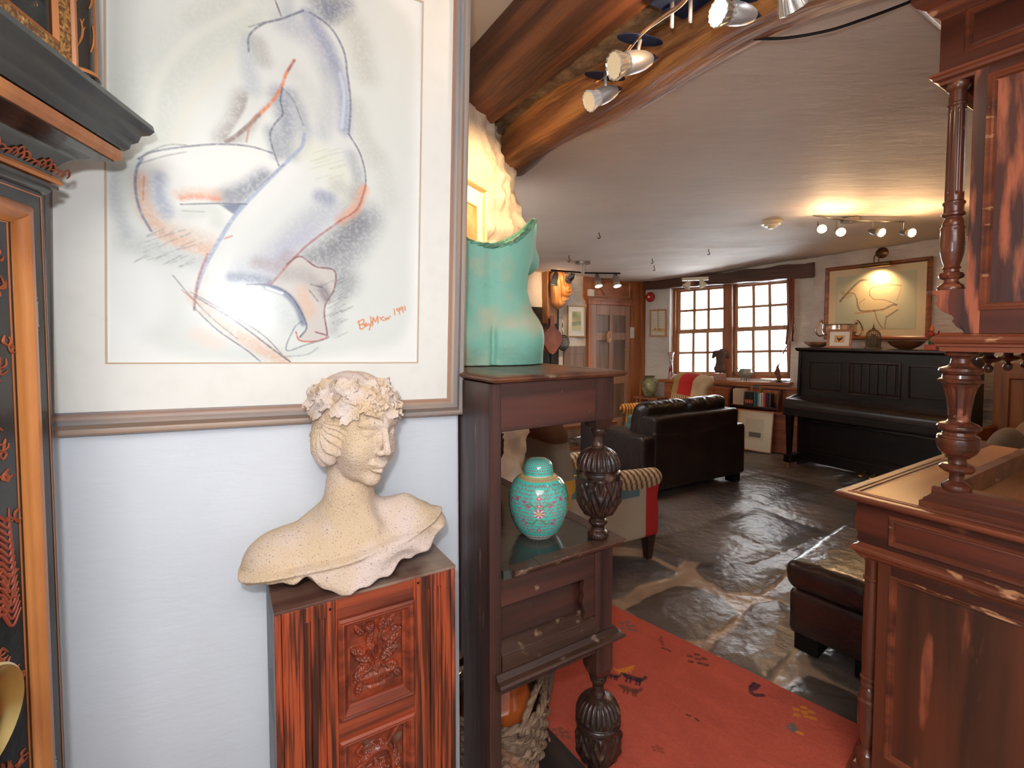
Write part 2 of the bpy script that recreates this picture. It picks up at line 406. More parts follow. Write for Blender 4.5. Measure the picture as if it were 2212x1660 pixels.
# ---------------------------------------------------------------- ceilings
def zceil(x, y):
    k = y+.35*(2.05-x)
    z = 2.42-.13*sstep(4.8, 7.4, k)
    return z
def fceil(X, Y):
    k = sstep(3.2, 6.5, Y)
    return zceil(X, Y)+(.012+.036*k)*fbm(X*.9+2, Y*2.0, .5, 4)
m = MB(); X, Y = np.meshgrid(np.linspace(-2, 6.2, 180), np.linspace(-.6, 8.8, 230), indexing='ij')
Z = fceil(X, Y); k = (X-0)*.853+(Y-2.62)*.53      # positive on the long room's side of the beams
V = np.stack([X, Y, Z], -1); keep = (k[:-1, :-1] > -.1)
idx = np.arange(X.size).reshape(X.shape); q = np.stack([idx[:-1, :-1], idx[1:, :-1], idx[1:, 1:], idx[:-1, 1:]], -1)[keep]
m.add(V.reshape(-1, 3), q.tolist())
tag(m.build('ceiling', CEILP, smooth=True), kind='structure')
m = MB(); m.add([(-2.4, -1.9, 2.60), (3.2, -1.9, 2.60), (3.2, .9, 2.60), (1.2, .55, 2.60), (-.12, 2.62, 2.60), (-.6, 2.8, 2.6), (-2.4, 2.8, 2.60)], [(6, 5, 4, 3, 2, 1, 0)])
tag(m.build('ceiling_near', M('lamp_tinted_ceiling_plaster', srgb(232, 216, 200), srgb(222, 204, 186), ns=3, rough=.7, bump=.4, bs=8)), kind='structure')  # plaster colour carries the peach tint of the lamp light

# ---------------------------------------------------------------- stone floor
def polysd(X, Y, poly):
    poly = np.array(poly, float); d = np.full(X.shape, 1e9); ins = np.zeros(X.shape, bool); n = len(poly)
    for i in range(n):
        a = poly[i]; b = poly[(i+1) % n]; e = b-a; wx, wy = X-a[0], Y-a[1]
        t = np.clip((wx*e[0]+wy*e[1])/(e@e), 0, 1); d = np.minimum(d, (wx-e[0]*t)**2+(wy-e[1]*t)**2)
        c = (a[1] <= Y) != (b[1] <= Y); ins ^= c & (X < a[0]+(Y-a[1])/(e[1]+1e-12)*e[0])
    d = np.sqrt(d); return np.where(ins, -d, d)
STONES = [
 [(1352, 1312), (1400, 1285), (1462, 1260), (1505, 1262), (1560, 1284), (1602, 1322), (1572, 1342), (1522, 1377), (1460, 1376), (1395, 1345)],
 [(1503, 1222), (1520, 1195), (1590, 1178), (1660, 1183), (1702, 1205), (1692, 1245), (1640, 1280), (1570, 1272), (1520, 1245)],
 [(1530, 1398), (1590, 1347), (1622, 1300), (1680, 1290), (1730, 1318), (1738, 1372), (1702, 1410), (1662, 1464), (1600, 1440), (1550, 1422)],
 [(1300, 1195), (1400, 1198), (1462, 1230), (1452, 1245), (1380, 1260), (1345, 1290), (1300, 1290)],
 [(1655, 1282), (1692, 1247), (1720, 1230), (1760, 1260), (1740, 1312), (1690, 1290)],
 [(1745, 1402), (1800, 1395), (1890, 1420), (1870, 1495), (1800, 1462), (1752, 1430)],
 [(1684, 1486), (1742, 1448), (1800, 1470), (1880, 1510), (1870, 1590), (1760, 1540)],
 [(1465, 1222), (1500, 1180), (1440, 1165), (1400, 1190)],
]
SW = [[tuple(G(a, b, 0)[:2]) for a, b in s] for s in STONES]
ys = np.concatenate([np.arange(-1.7, 1.5, .12), np.arange(1.5, 3.4, .011), np.arange(3.4, 8.9, .03)])
xs = np.concatenate([np.arange(-2.3, .35, .1), np.arange(.35, 2.3, .011), np.arange(2.3, 5.8, .035)])
X, Y = np.meshgrid(xs, ys, indexing='ij')
wx = X+.05*fbm(X*3, Y*3, 1, 3); wy = Y+.05*fbm(X*3+9, Y*3, 2, 3)
zone = 3.05+.25*fbm(X*1.5, Y*1.5, 5, 2)+.25*(1.2-X)       # hand-placed stones nearer than this
dn = np.full(X.shape, 1e9); sid = np.zeros(X.shape)
ex = X+.012*fbm(X*14, Y*14, 1, 3); ey = Y+.012*fbm(X*14+9, Y*14, 2, 3)
for i, s in enumerate(SW):
    d = polysd(ex, ey, s); sid = np.where(d < dn, i+1, sid); dn = np.minimum(dn, d)
# flags laid in rows along the room
a, b = wx*.86+wy*.5, -wx*.5+wy*.86
row = np.floor(b/.62); a2 = a+row*.37+.25*np.sin(row*2.3); colw = .82+.2*np.sin(row*1.7); cl = np.floor(a2/colw)
fa = (a2/colw-cl)*colw; fb = b-row*.62
db = -np.minimum(np.minimum(fa, colw-fa), np.minimum(fb, .62-fb))+.007
bid = 20+(row*7+cl*13) % 17
near = sstep(-.12, .12, zone-Y)
d = np.where(near > .5, dn, db); ids = np.where(near > .5, sid, bid)
mask = sstep(.008, -.008, d)
hh = .5+.5*np.sin(ids*5.17); dome = sstep(0, -.12, d)
bumps = fbm(X*3.5, Y*3.5, ids*.7, 5)
Z = -.022+mask*(.008+.012*dome+.012*bumps)+.004*fbm(X*20, Y*20, 3, 3)*(1-mask*.7)
Z = np.where(near > .5, Z, Z*.75-.004)
tone = (.75+.5*hh)[..., None]
st = np.array(srgb(108, 96, 88))*tone; st2 = np.array(srgb(80, 76, 76))*tone; k = sstep(-.3, .3, fbm(X*2+5, Y*2, 0, 3))[..., None]
stone = st*(1-k)+st2*k
mort = np.array(srgb(176, 150, 126))*(.85+.25*fbm(X*9, Y*9, 8, 3))[..., None]
mort = np.where((near > .5)[..., None], mort, np.array(srgb(104, 90, 76)))
Cc = stone*mask[..., None]+mort*(1-mask[..., None])
FLO = M('wet_look_flagstones', (0, 0, 0), vc=True, rough=.29, bump=.9, bs=16, bdet=6)
_n = FLO.node_tree; _b = _n.nodes['Principled BSDF']
m = MB(); m.grid(X, Y, Z, Cc)
tag(m.build('floor', FLO, smooth=True), kind='structure')

# ---------------------------------------------------------------- oak beams
def beam(name, ends, prof_fn, mat, lab, n=60, seg=28):
    a, b_ = [np.array(e, float) for e in ends]; L = np.linalg.norm(b_-a); d = (b_-a)/L; s = np.array([d[1], -d[0], 0]); up = np.array([0, 0, 1.])
    T = np.linspace(0, 1, n); A = np.arange(seg)*2*pi/seg; V = []
    for t in T:
        for an in A:
            r1, r2, oz = prof_fn(t, an)
            V.append((r1, t*L, r2+oz))
    m = MB(); F = [(i*seg+k, i*seg+(k+1) % seg, (i+1)*seg+(k+1) % seg, (i+1)*seg+k) for i in range(n-1) for k in range(seg)]
    F += [tuple(range(seg-1, -1, -1)), tuple(range((n-1)*seg, n*seg))]
    m.add(V, F); o = m.build(name, mat, smooth=35, loc=a, rz=atan2(d[1], d[0])-pi/2)
    tag(o, lab, 'beam'); return o
def sq(an, w, h, p=6): c_, s_ = cos(an), sin(an); k = (abs(c_)**p+abs(s_)**p)**(-1/p); return c_*k*w, s_*k*h
def flatprof(t, an):
    x, z = sq(an, .118, .10, 9)
    n = .006*float(fbm(t*9, an*2, 1, 3)); return x*(1+n*3), z*(1+n), 0
g1 = G(1005, 213, 2.42); g2 = G(1068, 275, 2.42)
mid = (g1+g2)/2; bd = np.array([cos(radians(-58.5)), sin(radians(-58.5)), 0])
beam('oak_beam', [mid-bd*.12+[0, 0, .10], mid+bd*2.3+[0, 0, .10]], flatprof, OAKD, 'dark flat squared oak beam overhead, against the peach-lit ceiling')
def logprof(t, an):
    w = .115+.02*sin(t*5+.5)+.03*t; h_ = .12+.015*sin(t*7)
    x, z = sq(an, w, h_, 3)
    n = 1+.10*float(fbm(t*6+3, cos(an)*1.3, sin(an)*1.3, 4))
    return x*n+.035*sin(t*6.5), z*n, .03*sin(t*6.0-.6)+.02*sin(t*13)
lg = G(1095, 345, 2.33)
beam('oak_log_beam', [lg-bd*.1+np.array([.06, .09, .12]), lg+bd*2.2+np.array([.10, .12, .13])], logprof, OAKB, 'curving orange-brown oak log beam carrying the ceiling spotlights', n=110, seg=40)
# crumbly mortar between the two beams
m = MB(); T = np.linspace(0, 2.1, 160); W_ = np.linspace(0, 1, 8)
TT, WW = np.meshgrid(T, W_, indexing='ij'); ca = (g2+lg)/2
X = ca[0]+bd[0]*TT+.853*(WW-.5)*.16; Y = ca[1]+bd[1]*TT+.522*(WW-.5)*.16; Z = 2.45+.02*fbm(TT*9, WW*3, 1, 4)-.03*sstep(.35, .5, fbm(TT*5, WW*2, 4, 2))*(TT < .6)
m.grid(X, Y, Z); tag(m.build('trim_1', M('beam_mortar', srgb(150, 128, 100), srgb(88, 70, 52), ns=12, rough=.9, bump=1.2, bs=30), smooth=True), kind='structure')
# ---------------------------------------------------------------- painting on a grid (drawings, glazes, weaves)
class Canvas:
    """colours on a w x h grid; coordinates are given through tf into grid cells"""
    def __init__(s, w, h, col, tf=lambda p: p, seed=1):
        s.w, s.h = w, h; s.A = np.tile(np.array(srgb(*col), np.float32), (h, w, 1)); s.tf = tf; s.k = 1.
        yy, xx = np.mgrid[0:h, 0:w].astype(np.float32); s.X, s.Y = xx, yy
        s.N = fbm(xx*.35+seed*9, yy*.35, seed, 3)          # paper tooth
        s.N2 = fbm(xx*.03+seed*5, yy*.03, seed*2, 4)
    def _blend(s, sl, a, col):
        c = np.array(srgb(*col), np.float32); s.A[sl] = s.A[sl]*(1-a[..., None])+c*a[..., None]
    def stroke(s, pts, w, col, al=1., soft=.5, tooth=.0, n=6, taper=True):
        pts = crom([s.tf(p) for p in pts], n) if len(pts) > 2 else np.array([s.tf(p) for p in pts], float); w = w*s.k
        x0, y0 = np.floor(pts.min(0)-w-2).astype(int); x1, y1 = np.ceil(pts.max(0)+w+3).astype(int)
        x0, y0 = max(x0, 0), max(y0, 0); x1, y1 = min(x1, s.w), min(y1, s.h)
        if x0 >= x1 or y0 >= y1: return
        sl = (slice(y0, y1), slice(x0, x1)); X, Y = s.X[sl], s.Y[sl]; d = np.full(X.shape, 1e9, np.float32)
        for a, b in zip(pts[:-1], pts[1:]):
            e = b-a; L = e@e+1e-9; t = np.clip(((X-a[0])*e[0]+(Y-a[1])*e[1])/L, 0, 1)
            d = np.minimum(d, (X-a[0]-t*e[0])**2+(Y-a[1]-t*e[1])**2)
        d = np.sqrt(d); h_ = w/2
        a = 1-sstep(h_*(1-soft), h_*(1+soft)+.7, d)
        if tooth: a = a*np.clip(1-tooth+tooth*(s.N[sl]*2.2+.6), 0, 1)
        s._blend(sl, al*a, col)
    def blob(s, c, r, col, al=1., soft=.9, tooth=0.):
        s.stroke([c, (c[0]+.01, c[1])], r*2, col, al, soft, tooth)
    def poly(s, pts, col, al=1., edge=3., tooth=0., smooth=True):
        p = np.array([s.tf(q) for q in pts], float)
        if smooth: p = crom(np.vstack([p, p[:1]]), 5)[:-1]
        x0, y0 = np.maximum(np.floor(p.min(0)-edge*2).astype(int), 0); x1, y1 = np.ceil(p.max(0)+edge*2+1).astype(int)
        x1, y1 = min(x1, s.w), min(y1, s.h)
        if x0 >= x1 or y0 >= y1: return
        sl = (slice(y0, y1), slice(x0, x1)); d = polysd(s.X[sl], s.Y[sl], p); a = sstep(edge, -edge, d)
        if tooth: a = a*np.clip(1-tooth+tooth*(s.N[sl]*2+.6), 0, 1)
        s._blend(sl, al*a, col)
    def mesh(s, name, x0, x1, z0, z1, y, mat, parent):
        X, Z = np.meshgrid(np.linspace(x0, x1, s.w), np.linspace(z1, z0, s.h))
        m = MB(); m.grid(X, np.full(X.shape, y), Z, s.A.astype(float)); return m.build(name, mat, parent)
PAPER = M('drawing_paper', (0, 0, 0), vc=True, rough=.85)
MOUNT = M('cream_mount_board', srgb(238, 237, 231), srgb(230, 229, 222), ns=30, lo=.5, hi=.9, rough=.9)

# ---------------------------------------------------------------- the large framed drawing
zb_ = 1.221; ROLL = .024
t = thing('framed_drawing', 'large framed pastel drawing of a crouching nude seen from behind, hung beside the clock', 'picture', PW.wor(.006, -.001, zb_), PW.rz)
t.rotation_euler = (0, ROLL, PW.rz)
WASHED = wood('washed_blue_brown_frame', srgb(170, 146, 128), srgb(132, 132, 136), 0, 26, .45, third=(srgb(178, 122, 92), 9., .52, .66, (.05, 1, 6)))
WASHEDV = wood('washed_blue_brown_frame_upright', srgb(170, 146, 128), srgb(128, 134, 142), 2, 26, .45, third=(srgb(180, 126, 96), 9., .52, .66, (6, 1, .05)))
prof = [(0, .001), (0, .024), (.004, .027), (.008, .024), (.013, .023), (.024, .034), (.030, .034), (.034, .028), (.040, .026), (.044, .018), (.048, .018), (.048, .001)]
fm = MB().frame(-.945, 0, 0, 1.28, prof)
fm.MI = [1 if (i//len(prof)) % 2 else 0 for i in range(len(fm.F))]
fm.build('frame', (WASHED, WASHEDV), t)
bx0, bx1, bz0, bz1 = -.812, -.137, .152, 1.130
mt = MB(); y_ = -.014
for a in ((-.90, bx0, .045, 1.235), (bx1, -.045, .045, 1.235), (bx0, bx1, .045, bz0), (bx0, bx1, bz1, 1.235)): mt.box(a[0], a[1], y_, y_+.003, a[2], a[3])
mt.build('mount', MOUNT, t)
ml = MB(); k = .0035
for a in ((bx0-k, bx0, bz0-k, bz1+k), (bx1, bx1+k, bz0-k, bz1+k), (bx0, bx1, bz0-k, bz0), (bx0, bx1, bz1, bz1+k)): ml.box(a[0], a[1], y_-.0008, y_-.0002, a[2], a[3])
ml.build('bevel_line', M('tan_bevel', srgb(206, 180, 150), rough=.8), t)
CWN, CHN = 400, 580
def pic_tf(p):
    px = 200+p[0]/2.075; py = p[1]/2.075
    s_, z_ = PW.hit(px, py, -.012); s_ -= .006; z_ -= zb_
    lx = s_*cos(ROLL)-z_*sin(ROLL); lz = s_*sin(ROLL)+z_*cos(ROLL)
    return ((lx-bx0)/(bx1-bx0)*(CWN-1), (bz1-lz)/(bz1-bz0)*(CHN-1))
cv = Canvas(CWN, CHN, (240, 241, 238), pic_tf); cv.k = CWN/1390.
cv.A *= (1+.02*cv.N2[..., None])
cv.poly([(90, 800), (60, 300), (150, -100), (750, -200), (1400, 60), (1440, 500), (1430, 1100), (1400, 1500), (1150, 1580), (800, 1640), (420, 1600), (150, 1450), (60, 1200)], (222, 226, 221), .95, 14)
cv.poly([(60, 1150), (250, 1180), (330, 1300), (310, 1420), (200, 1520), (60, 1560)], (240, 242, 240), .7, 16)  # pale flash reflection painted into the sheet at lower left
S_ = cv.stroke
for pts, w, c, a in [([(130, 700), (180, 400), (420, 150), (760, 30)], 190, (205, 211, 204), .55), ([(300, 640), (350, 400), (520, 220), (720, 120)], 130, (196, 202, 190), .45), ([(380, 640), (450, 450), (620, 260)], 50, (222, 222, 208), .7),
        ([(250, 560), (300, 340), (470, 150), (700, 20)], 40, (226, 228, 218), .7), ([(450, 80), (620, 0)], 80, (190, 194, 188), .35),
        ([(1080, 20), (1180, 130), (1230, 330)], 120, (186, 186, 176), .55), ([(1180, 480), (1220, 620), (1280, 700)], 90, (188, 190, 182), .5), ([(1240, 720), (1300, 760), (1330, 900)], 110, (205, 208, 202), .6),
        ([(1235, 980), (1180, 1080), (1110, 1180), (1120, 1260)], 150, (140, 143, 152), .72), ([(1180, 1000), (1050, 1120), (980, 1160)], 110, (118, 118, 128), .72), ([(1150, 1260), (1100, 1380), (1080, 1480)], 60, (170, 174, 174), .6),
        ([(690, 450), (650, 560), (600, 625)], 95, (125, 112, 108), .65), ([(800, 380), (740, 470), (690, 560)], 60, (150, 130, 120), .5), ([(170, 1080), (320, 1130), (480, 1170)], 85, (186, 190, 190), .6), ([(90, 760), (100, 900), (150, 1040)], 45, (178, 186, 190), .55),
        ([(600, 1560), (760, 1600), (1000, 1560)], 60, (214, 222, 218), .5), ([(640, 1310), (820, 1360), (900, 1440)], 110, (196, 204, 204), .6)]:
    S_(pts, w, c, a, .9, .25)
# left thigh and shin
cv.poly([(190, 790), (215, 720), (290, 675), (460, 650), (640, 642), (800, 680), (835, 745), (760, 820), (690, 900), (640, 950), (600, 1010), (520, 1135), (420, 1100), (300, 1030), (215, 930)], (229, 230, 225), .95, 4)
S_([(300, 760), (520, 740), (700, 730)], 90, (232, 233, 228), .8, .9)
S_([(215, 800), (235, 940), (320, 1050), (430, 1095), (540, 1130)], 55, (222, 168, 132), .7, .8, .3)
S_([(260, 950), (340, 1020), (460, 1060), (560, 1100)], 70, (212, 182, 158), .5, .9, .3)
S_([(300, 800), (295, 870), (330, 950)], 60, (146, 158, 184), .75, .9, .2)
S_([(620, 880), (700, 850), (770, 800)], 90, (112, 122, 142), .85, .8, .2); S_([(560, 880), (640, 880)], 50, (150, 152, 158), .7, .9)
S_([(400, 884), (470, 878), (560, 892)], 26, (224, 122, 72), .85, .8, .3); S_([(380, 870), (470, 860), (560, 865)], 40, (226, 190, 165), .6, .9, .3)
cv.poly([(570, 918), (690, 915), (650, 965)], (96, 112, 140), .9, 2)
S_([(420, 960), (540, 940), (560, 1000)], 60, (206, 212, 204), .7, .9)
# torso, buttock, right thigh and knee
cv.poly([(685, 260), (700, 150), (760, 105), (850, 78), (960, 42), (1060, 100), (1130, 230), (1158, 420), (1150, 600), (1205, 700), (1224, 810), (1195, 930), (1100, 1000), (960, 1110), (830, 1230), (760, 1275), (640, 1275), (540, 1290), (470, 1290), (480, 1220), (560, 1080), (640, 960), (760, 820), (880, 715), (945, 600), (900, 470), (860, 400), (905, 268), (850, 360), (830, 410), (760, 480), (700, 550), (600, 635), (640, 560), (690, 470), (700, 350)], (221, 224, 221), .96, 3)
for pts, w, c, a in [([(700, 190), (700, 300), (720, 400)], 70, (176, 186, 196), .6), ([(740, 190), (770, 270)], 70, (168, 168, 162), .6), ([(870, 100), (1000, 180), (1060, 300)], 110, (150, 158, 180), .45), ([(960, 60), (1040, 180), (1090, 300), (1125, 440), (1130, 580)], 60, (140, 150, 182), .7),
        ([(1060, 330), (1060, 480), (1030, 600)], 80, (184, 190, 196), .6), ([(900, 420), (940, 520), (950, 640), (900, 700)], 60, (160, 166, 176), .7), ([(840, 430), (870, 540), (870, 660)], 90, (136, 144, 162), .8), ([(800, 590), (830, 690)], 60, (150, 156, 168), .8),
        ([(900, 330), (960, 400), (1010, 500)], 90, (206, 208, 204), .6), ([(960, 680), (1060, 740), (1130, 860)], 130, (222, 224, 204), .7), ([(1160, 700), (1190, 800), (1180, 880)], 60, (158, 164, 172), .6), ([(1020, 880), (1060, 890)], 60, (128, 134, 170), .75),
        ([(1100, 830), (1160, 880), (1150, 930)], 80, (180, 180, 180), .5), ([(1215, 850), (1180, 930), (1110, 985)], 50, (228, 160, 116), .75), ([(1060, 930), (930, 1040), (800, 1170), (680, 1240)], 130, (168, 175, 190), .6), ([(900, 760), (760, 900), (640, 1060), (560, 1200)], 70, (228, 230, 226), .7),
        ([(980, 1040), (870, 1120), (800, 1220)], 80, (186, 186, 206), .55), ([(620, 1245), (720, 1250), (830, 1275)], 45, (104, 114, 138), .8), ([(740, 1180), (830, 1190), (880, 1150)], 60, (170, 150, 150), .6), ([(500, 1260), (600, 1310), (720, 1340)], 60, (226, 214, 206), .7)]:
    S_(pts, w, c, a, .85, .2)
S_([(1130, 10), (1060, 60)], 90, (105, 114, 140), .6, .9, .3); S_([(1000, -40), (1040, 30)], 130, (120, 128, 150), .7, .9, .3); S_([(870, -30), (880, 50)], 60, (180, 188, 198), .6, .9)
# feet
cv.poly([(800, 1275), (870, 1185), (930, 1150), (1010, 1195), (1085, 1215), (1080, 1300), (1040, 1390), (1055, 1500), (980, 1530), (925, 1515), (960, 1460), (930, 1390), (880, 1320)], (208, 202, 196), .9, 3)
S_([(860, 1230), (960, 1240), (1040, 1320)], 70, (168, 160, 158), .6, .9, .2); S_([(940, 1310), (970, 1400)], 60, (228, 178, 140), .6, .9, .3); S_([(1030, 1290), (1050, 1340)], 40, (120, 112, 120), .7, .8, .3); S_([(780, 1285), (860, 1315), (915, 1375), (945, 1450)], 28, (104, 116, 148), .8, .7); S_([(780, 1290), (850, 1315)], 10, (226, 234, 240), .9, .5)
S_([(460, 1330), (560, 1425), (700, 1530), (850, 1620)], 60, (226, 178, 146), .7, .9, .35); S_([(500, 1330), (640, 1420), (740, 1480)], 40, (212, 206, 200), .7, .9); S_([(470, 1500), (560, 1540)], 60, (236, 214, 200), .6, .9)
DK = (88, 96, 118)
for pts, w, c, a in [([(700, 230), (702, 160), (760, 108), (850, 82), (945, 46)], 7, DK, .8), ([(700, 120), (780, 95)], 4, DK, .5), ([(815, -10), (845, 70)], 6, (110, 84, 84), .8), ([(975, 55), (1065, 120), (1125, 225), (1142, 330), (1157, 470), (1148, 600)], 9, (104, 112, 140), .8), ([(1148, 600), (1200, 690), (1224, 790), (1216, 860), (1182, 940), (1110, 990)], 7, (120, 112, 134), .85), ([(1226, 830), (1192, 935), (1110, 990)], 7, (214, 120, 70), .7),
        ([(1110, 330), (1128, 430), (1118, 570)], 14, (206, 216, 236), .8), ([(905, 268), (868, 330), (842, 400), (800, 460), (745, 515)], 13, (226, 124, 66), .85), ([(905, 268), (875, 320)], 5, DK, .8), ([(745, 515), (700, 560), (640, 610), (600, 634)], 16, (116, 80, 70), .75), ([(850, 392), (842, 450), (852, 512), (820, 550), (796, 600), (806, 660), (835, 742)], 6, DK, .85), ([(850, 392), (900, 450), (945, 560)], 4, DK, .5), ([(730, 520), (700, 580), (690, 635)], 7, (190, 130, 100), .8),
        ([(205, 712), (270, 680), (410, 658), (560, 646), (700, 655), (805, 685)], 6, DK, .85), ([(230, 690), (330, 650), (420, 650)], 3, DK, .6), ([(205, 735), (320, 700), (420, 680)], 3, DK, .6), ([(262, 1035), (215, 950), (192, 850), (196, 760), (222, 712)], 8, (108, 124, 156), .85), ([(230, 790), (225, 900)], 4, (190, 120, 90), .6), ([(950, 600), (935, 660), (860, 735), (745, 850), (640, 965), (560, 1090), (500, 1200), (468, 1290)], 15, (146, 160, 194), .8), ([(860, 735), (800, 790), (730, 850)], 6, DK, .5),
        ([(515, 1140), (480, 1230), (458, 1330), (456, 1390)], 8, (176, 104, 96), .85), ([(395, 916), (560, 912), (690, 915)], 5, DK, .8), ([(400, 945), (500, 950)], 3, DK, .4), ([(1110, 990), (980, 1085), (900, 1160), (800, 1275)], 9, (170, 96, 84), .75), ([(870, 1185), (930, 1150), (1000, 1195), (1085, 1215), (1082, 1300), (1040, 1380), (1052, 1500)], 6, (130, 80, 84), .9), ([(690, 1275), (800, 1280), (880, 1320), (930, 1390), (960, 1465), (930, 1512)], 6, (90, 90, 112), .9), ([(912, 1490), (930, 1527), (1000, 1530), (1052, 1508), (998, 1488)], 6, (206, 96, 74), .9),
        ([(1000, 1490), (1060, 1512), (960, 1545), (868, 1570), (905, 1470), (940, 1440)], 3.5, DK, .75), ([(980, 1275), (1030, 1290)], 4, (90, 80, 90), .7), ([(970, 1300), (1010, 1350)], 4, (90, 80, 90), .7), ([(460, 1330), (640, 1440), (800, 1560), (885, 1622)], 6, (96, 90, 96), .85), ([(440, 1310), (600, 1400), (760, 1500), (850, 1590)], 4, DK, .7), ([(455, 1380), (560, 1480), (690, 1570), (750, 1620)], 5, DK, .75), ([(360, 1235), (440, 1330), (540, 1430), (650, 1520)], 4, DK, .6), ([(400, 1300), (470, 1360)], 4, (190, 110, 80), .7), ([(470, 1290), (455, 1390)], 5, DK, .6), ([(590, 1070), (625, 1058)], 5, (206, 120, 90), .8), ([(860, 1600), (960, 1590), (1010, 1560)], 3, DK, .5)]:
    S_(pts, w, c, a, .35, .25)
rr = random.Random(3)
for i in range(26):      # hatching
    x = rr.uniform(170, 420); y = 1050+rr.uniform(0, 150); S_([(x, y), (x+rr.uniform(50, 90), y-rr.uniform(20, 40))], 3, (120, 128, 134), .35, .4, .4)
for i in range(22):
    x = rr.uniform(1080, 1170); y = rr.uniform(1240, 1500); S_([(x, y), (x-50, y+25)], 3, (110, 114, 120), .4, .4, .4)
for i in range(14):
    x = rr.uniform(960, 1080); y = rr.uniform(660, 880); S_([(x, y), (x+70, y-20)], 4, (196, 200, 180), .5, .5, .3)
OR = (222, 130, 66)     # the pencilled signature and date
for pts in [[(1192, 1440), (1200, 1476)], [(1190, 1445), (1215, 1432), (1212, 1452), (1196, 1458)], [(1196, 1458), (1222, 1456), (1212, 1474), (1200, 1474)], [(1224, 1464), (1230, 1452), (1222, 1450), (1222, 1464), (1234, 1458)], [(1238, 1450), (1244, 1460), (1252, 1444), (1240, 1480)], [(1246, 1420), (1250, 1446)], [(1256, 1462), (1258, 1424), (1268, 1444), (1278, 1418), (1280, 1448)], [(1288, 1424), (1290, 1426)], [(1306, 1420), (1292, 1430), (1306, 1438)], [(1312, 1428), (1314, 1436), (1322, 1424), (1324, 1432), (1334, 1418)],
            [(1352, 1386), (1356, 1412)], [(1374, 1384), (1364, 1386), (1366, 1394), (1376, 1392), (1374, 1384), (1376, 1408)], [(1390, 1378), (1380, 1380), (1382, 1388), (1391, 1386), (1390, 1378), (1392, 1400)], [(1400, 1372), (1402, 1392)]]:
    S_(pts, 4.2, OR, .9, .3, 0, n=3)
cv.mesh('drawing', bx0, bx1, bz0, bz1, y_+.004, PAPER, t)
PG = bpy.data.materials.new('picture_glass'); PG.use_nodes = True; N_ = PG.node_tree.nodes; L_ = PG.node_tree.links; N_.remove(N_['Principled BSDF'])
a_ = N_.new('ShaderNodeBsdfTransparent'); g_ = N_.new('ShaderNodeBsdfGlossy'); g_.inputs['Roughness'].default_value = .24; x_ = N_.new('ShaderNodeMixShader'); x_.inputs[0].default_value = .018
L_.new(a_.outputs[0], x_.inputs[1]); L_.new(g_.outputs[0], x_.inputs[2]); L_.new(x_.outputs[0], N_['Material Output'].inputs[0])
MB().box(-.9, -.045, -.0185, -.0170, .045, 1.235).build('glass', PG, t)

# ---------------------------------------------------------------- longcase clock
CL = Fr(-.74, .95, 101)
BLK = M('black_lacquer', srgb(30, 28, 26), srgb(52, 46, 40), ns=6, lo=.5, hi=.8, rough=.22, bump=.05, bs=40, coat=.3)
ORL = M('orange_gilt_lacquer', srgb(190, 122, 64), srgb(150, 86, 44), ns=9, st=(1, 1, .4), rough=.32, bump=.2, bs=40)
GILT = M('gilt_scrollwork', srgb(206, 158, 90), srgb(120, 78, 40), ns=70, lo=.42, hi=.56, rough=.35, metal=.45, bump=1.2, bs=120, dist=2)
t = thing('longcase_clock', 'black lacquer longcase clock with gilt chinoiserie, at the left edge', 'clock', CL.o, CL.rz)
XR = -.095; XL = -.47; YF = .08; YB = .30
MB().box(XL, XR, YF, YB, .46, 1.70).build('trunk', BLK, t, bev=.003)
MB().box(XL-.05, XR+.05, YF-.05, YB, 0, .42).build('plinth', BLK, t, bev=.004)
pathc = [(XL, YB), (XL, YF), (XR, YF), (XR, YB)]
MB().mould(pathc, [(0, .42), (.05, .42), (.045, .435), (.02, .455), (.01, .48), (0, .48)]).build('plinth_moulding', ORL, t)
cove = [(0.0, 1.715)]+[(.008+.062*(1-cos(a)), 1.722+.052*sin(a)) for a in np.linspace(0, pi/2, 9)]+[(.070, 1.778), (0, 1.778)]
MB().mould(pathc, cove).build('cove', BLK, t, smooth=35)
MB().mould(pathc, [(0, 1.690), (.004, 1.692), (.008, 1.700), (.014, 1.702), (.014, 1.708), (0, 1.712)]).build('necking', BLK, t, smooth=40)
MB().mould(pathc, [(0, 1.711), (.017, 1.711), (.019, 1.716), (.015, 1.722), (0, 1.722)]).build('gilt_bead', ORL, t)
MB().mould(pathc, [(0, 1.776), (.073, 1.776), (.080, 1.784), (.080, 1.797), (0, 1.797)]).build('gilt_fillet', ORL, t)
MB().mould(pathc, [(0, 1.797), (.082, 1.799), (.088, 1.806), (.090, 1.815), (.098, 1.822), (.102, 1.836), (.112, 1.842), (.118, 1.852), (.116, 1.862), (.10, 1.866), (0, 1.868)]).build('hood_ledge', BLK, t, smooth=35)
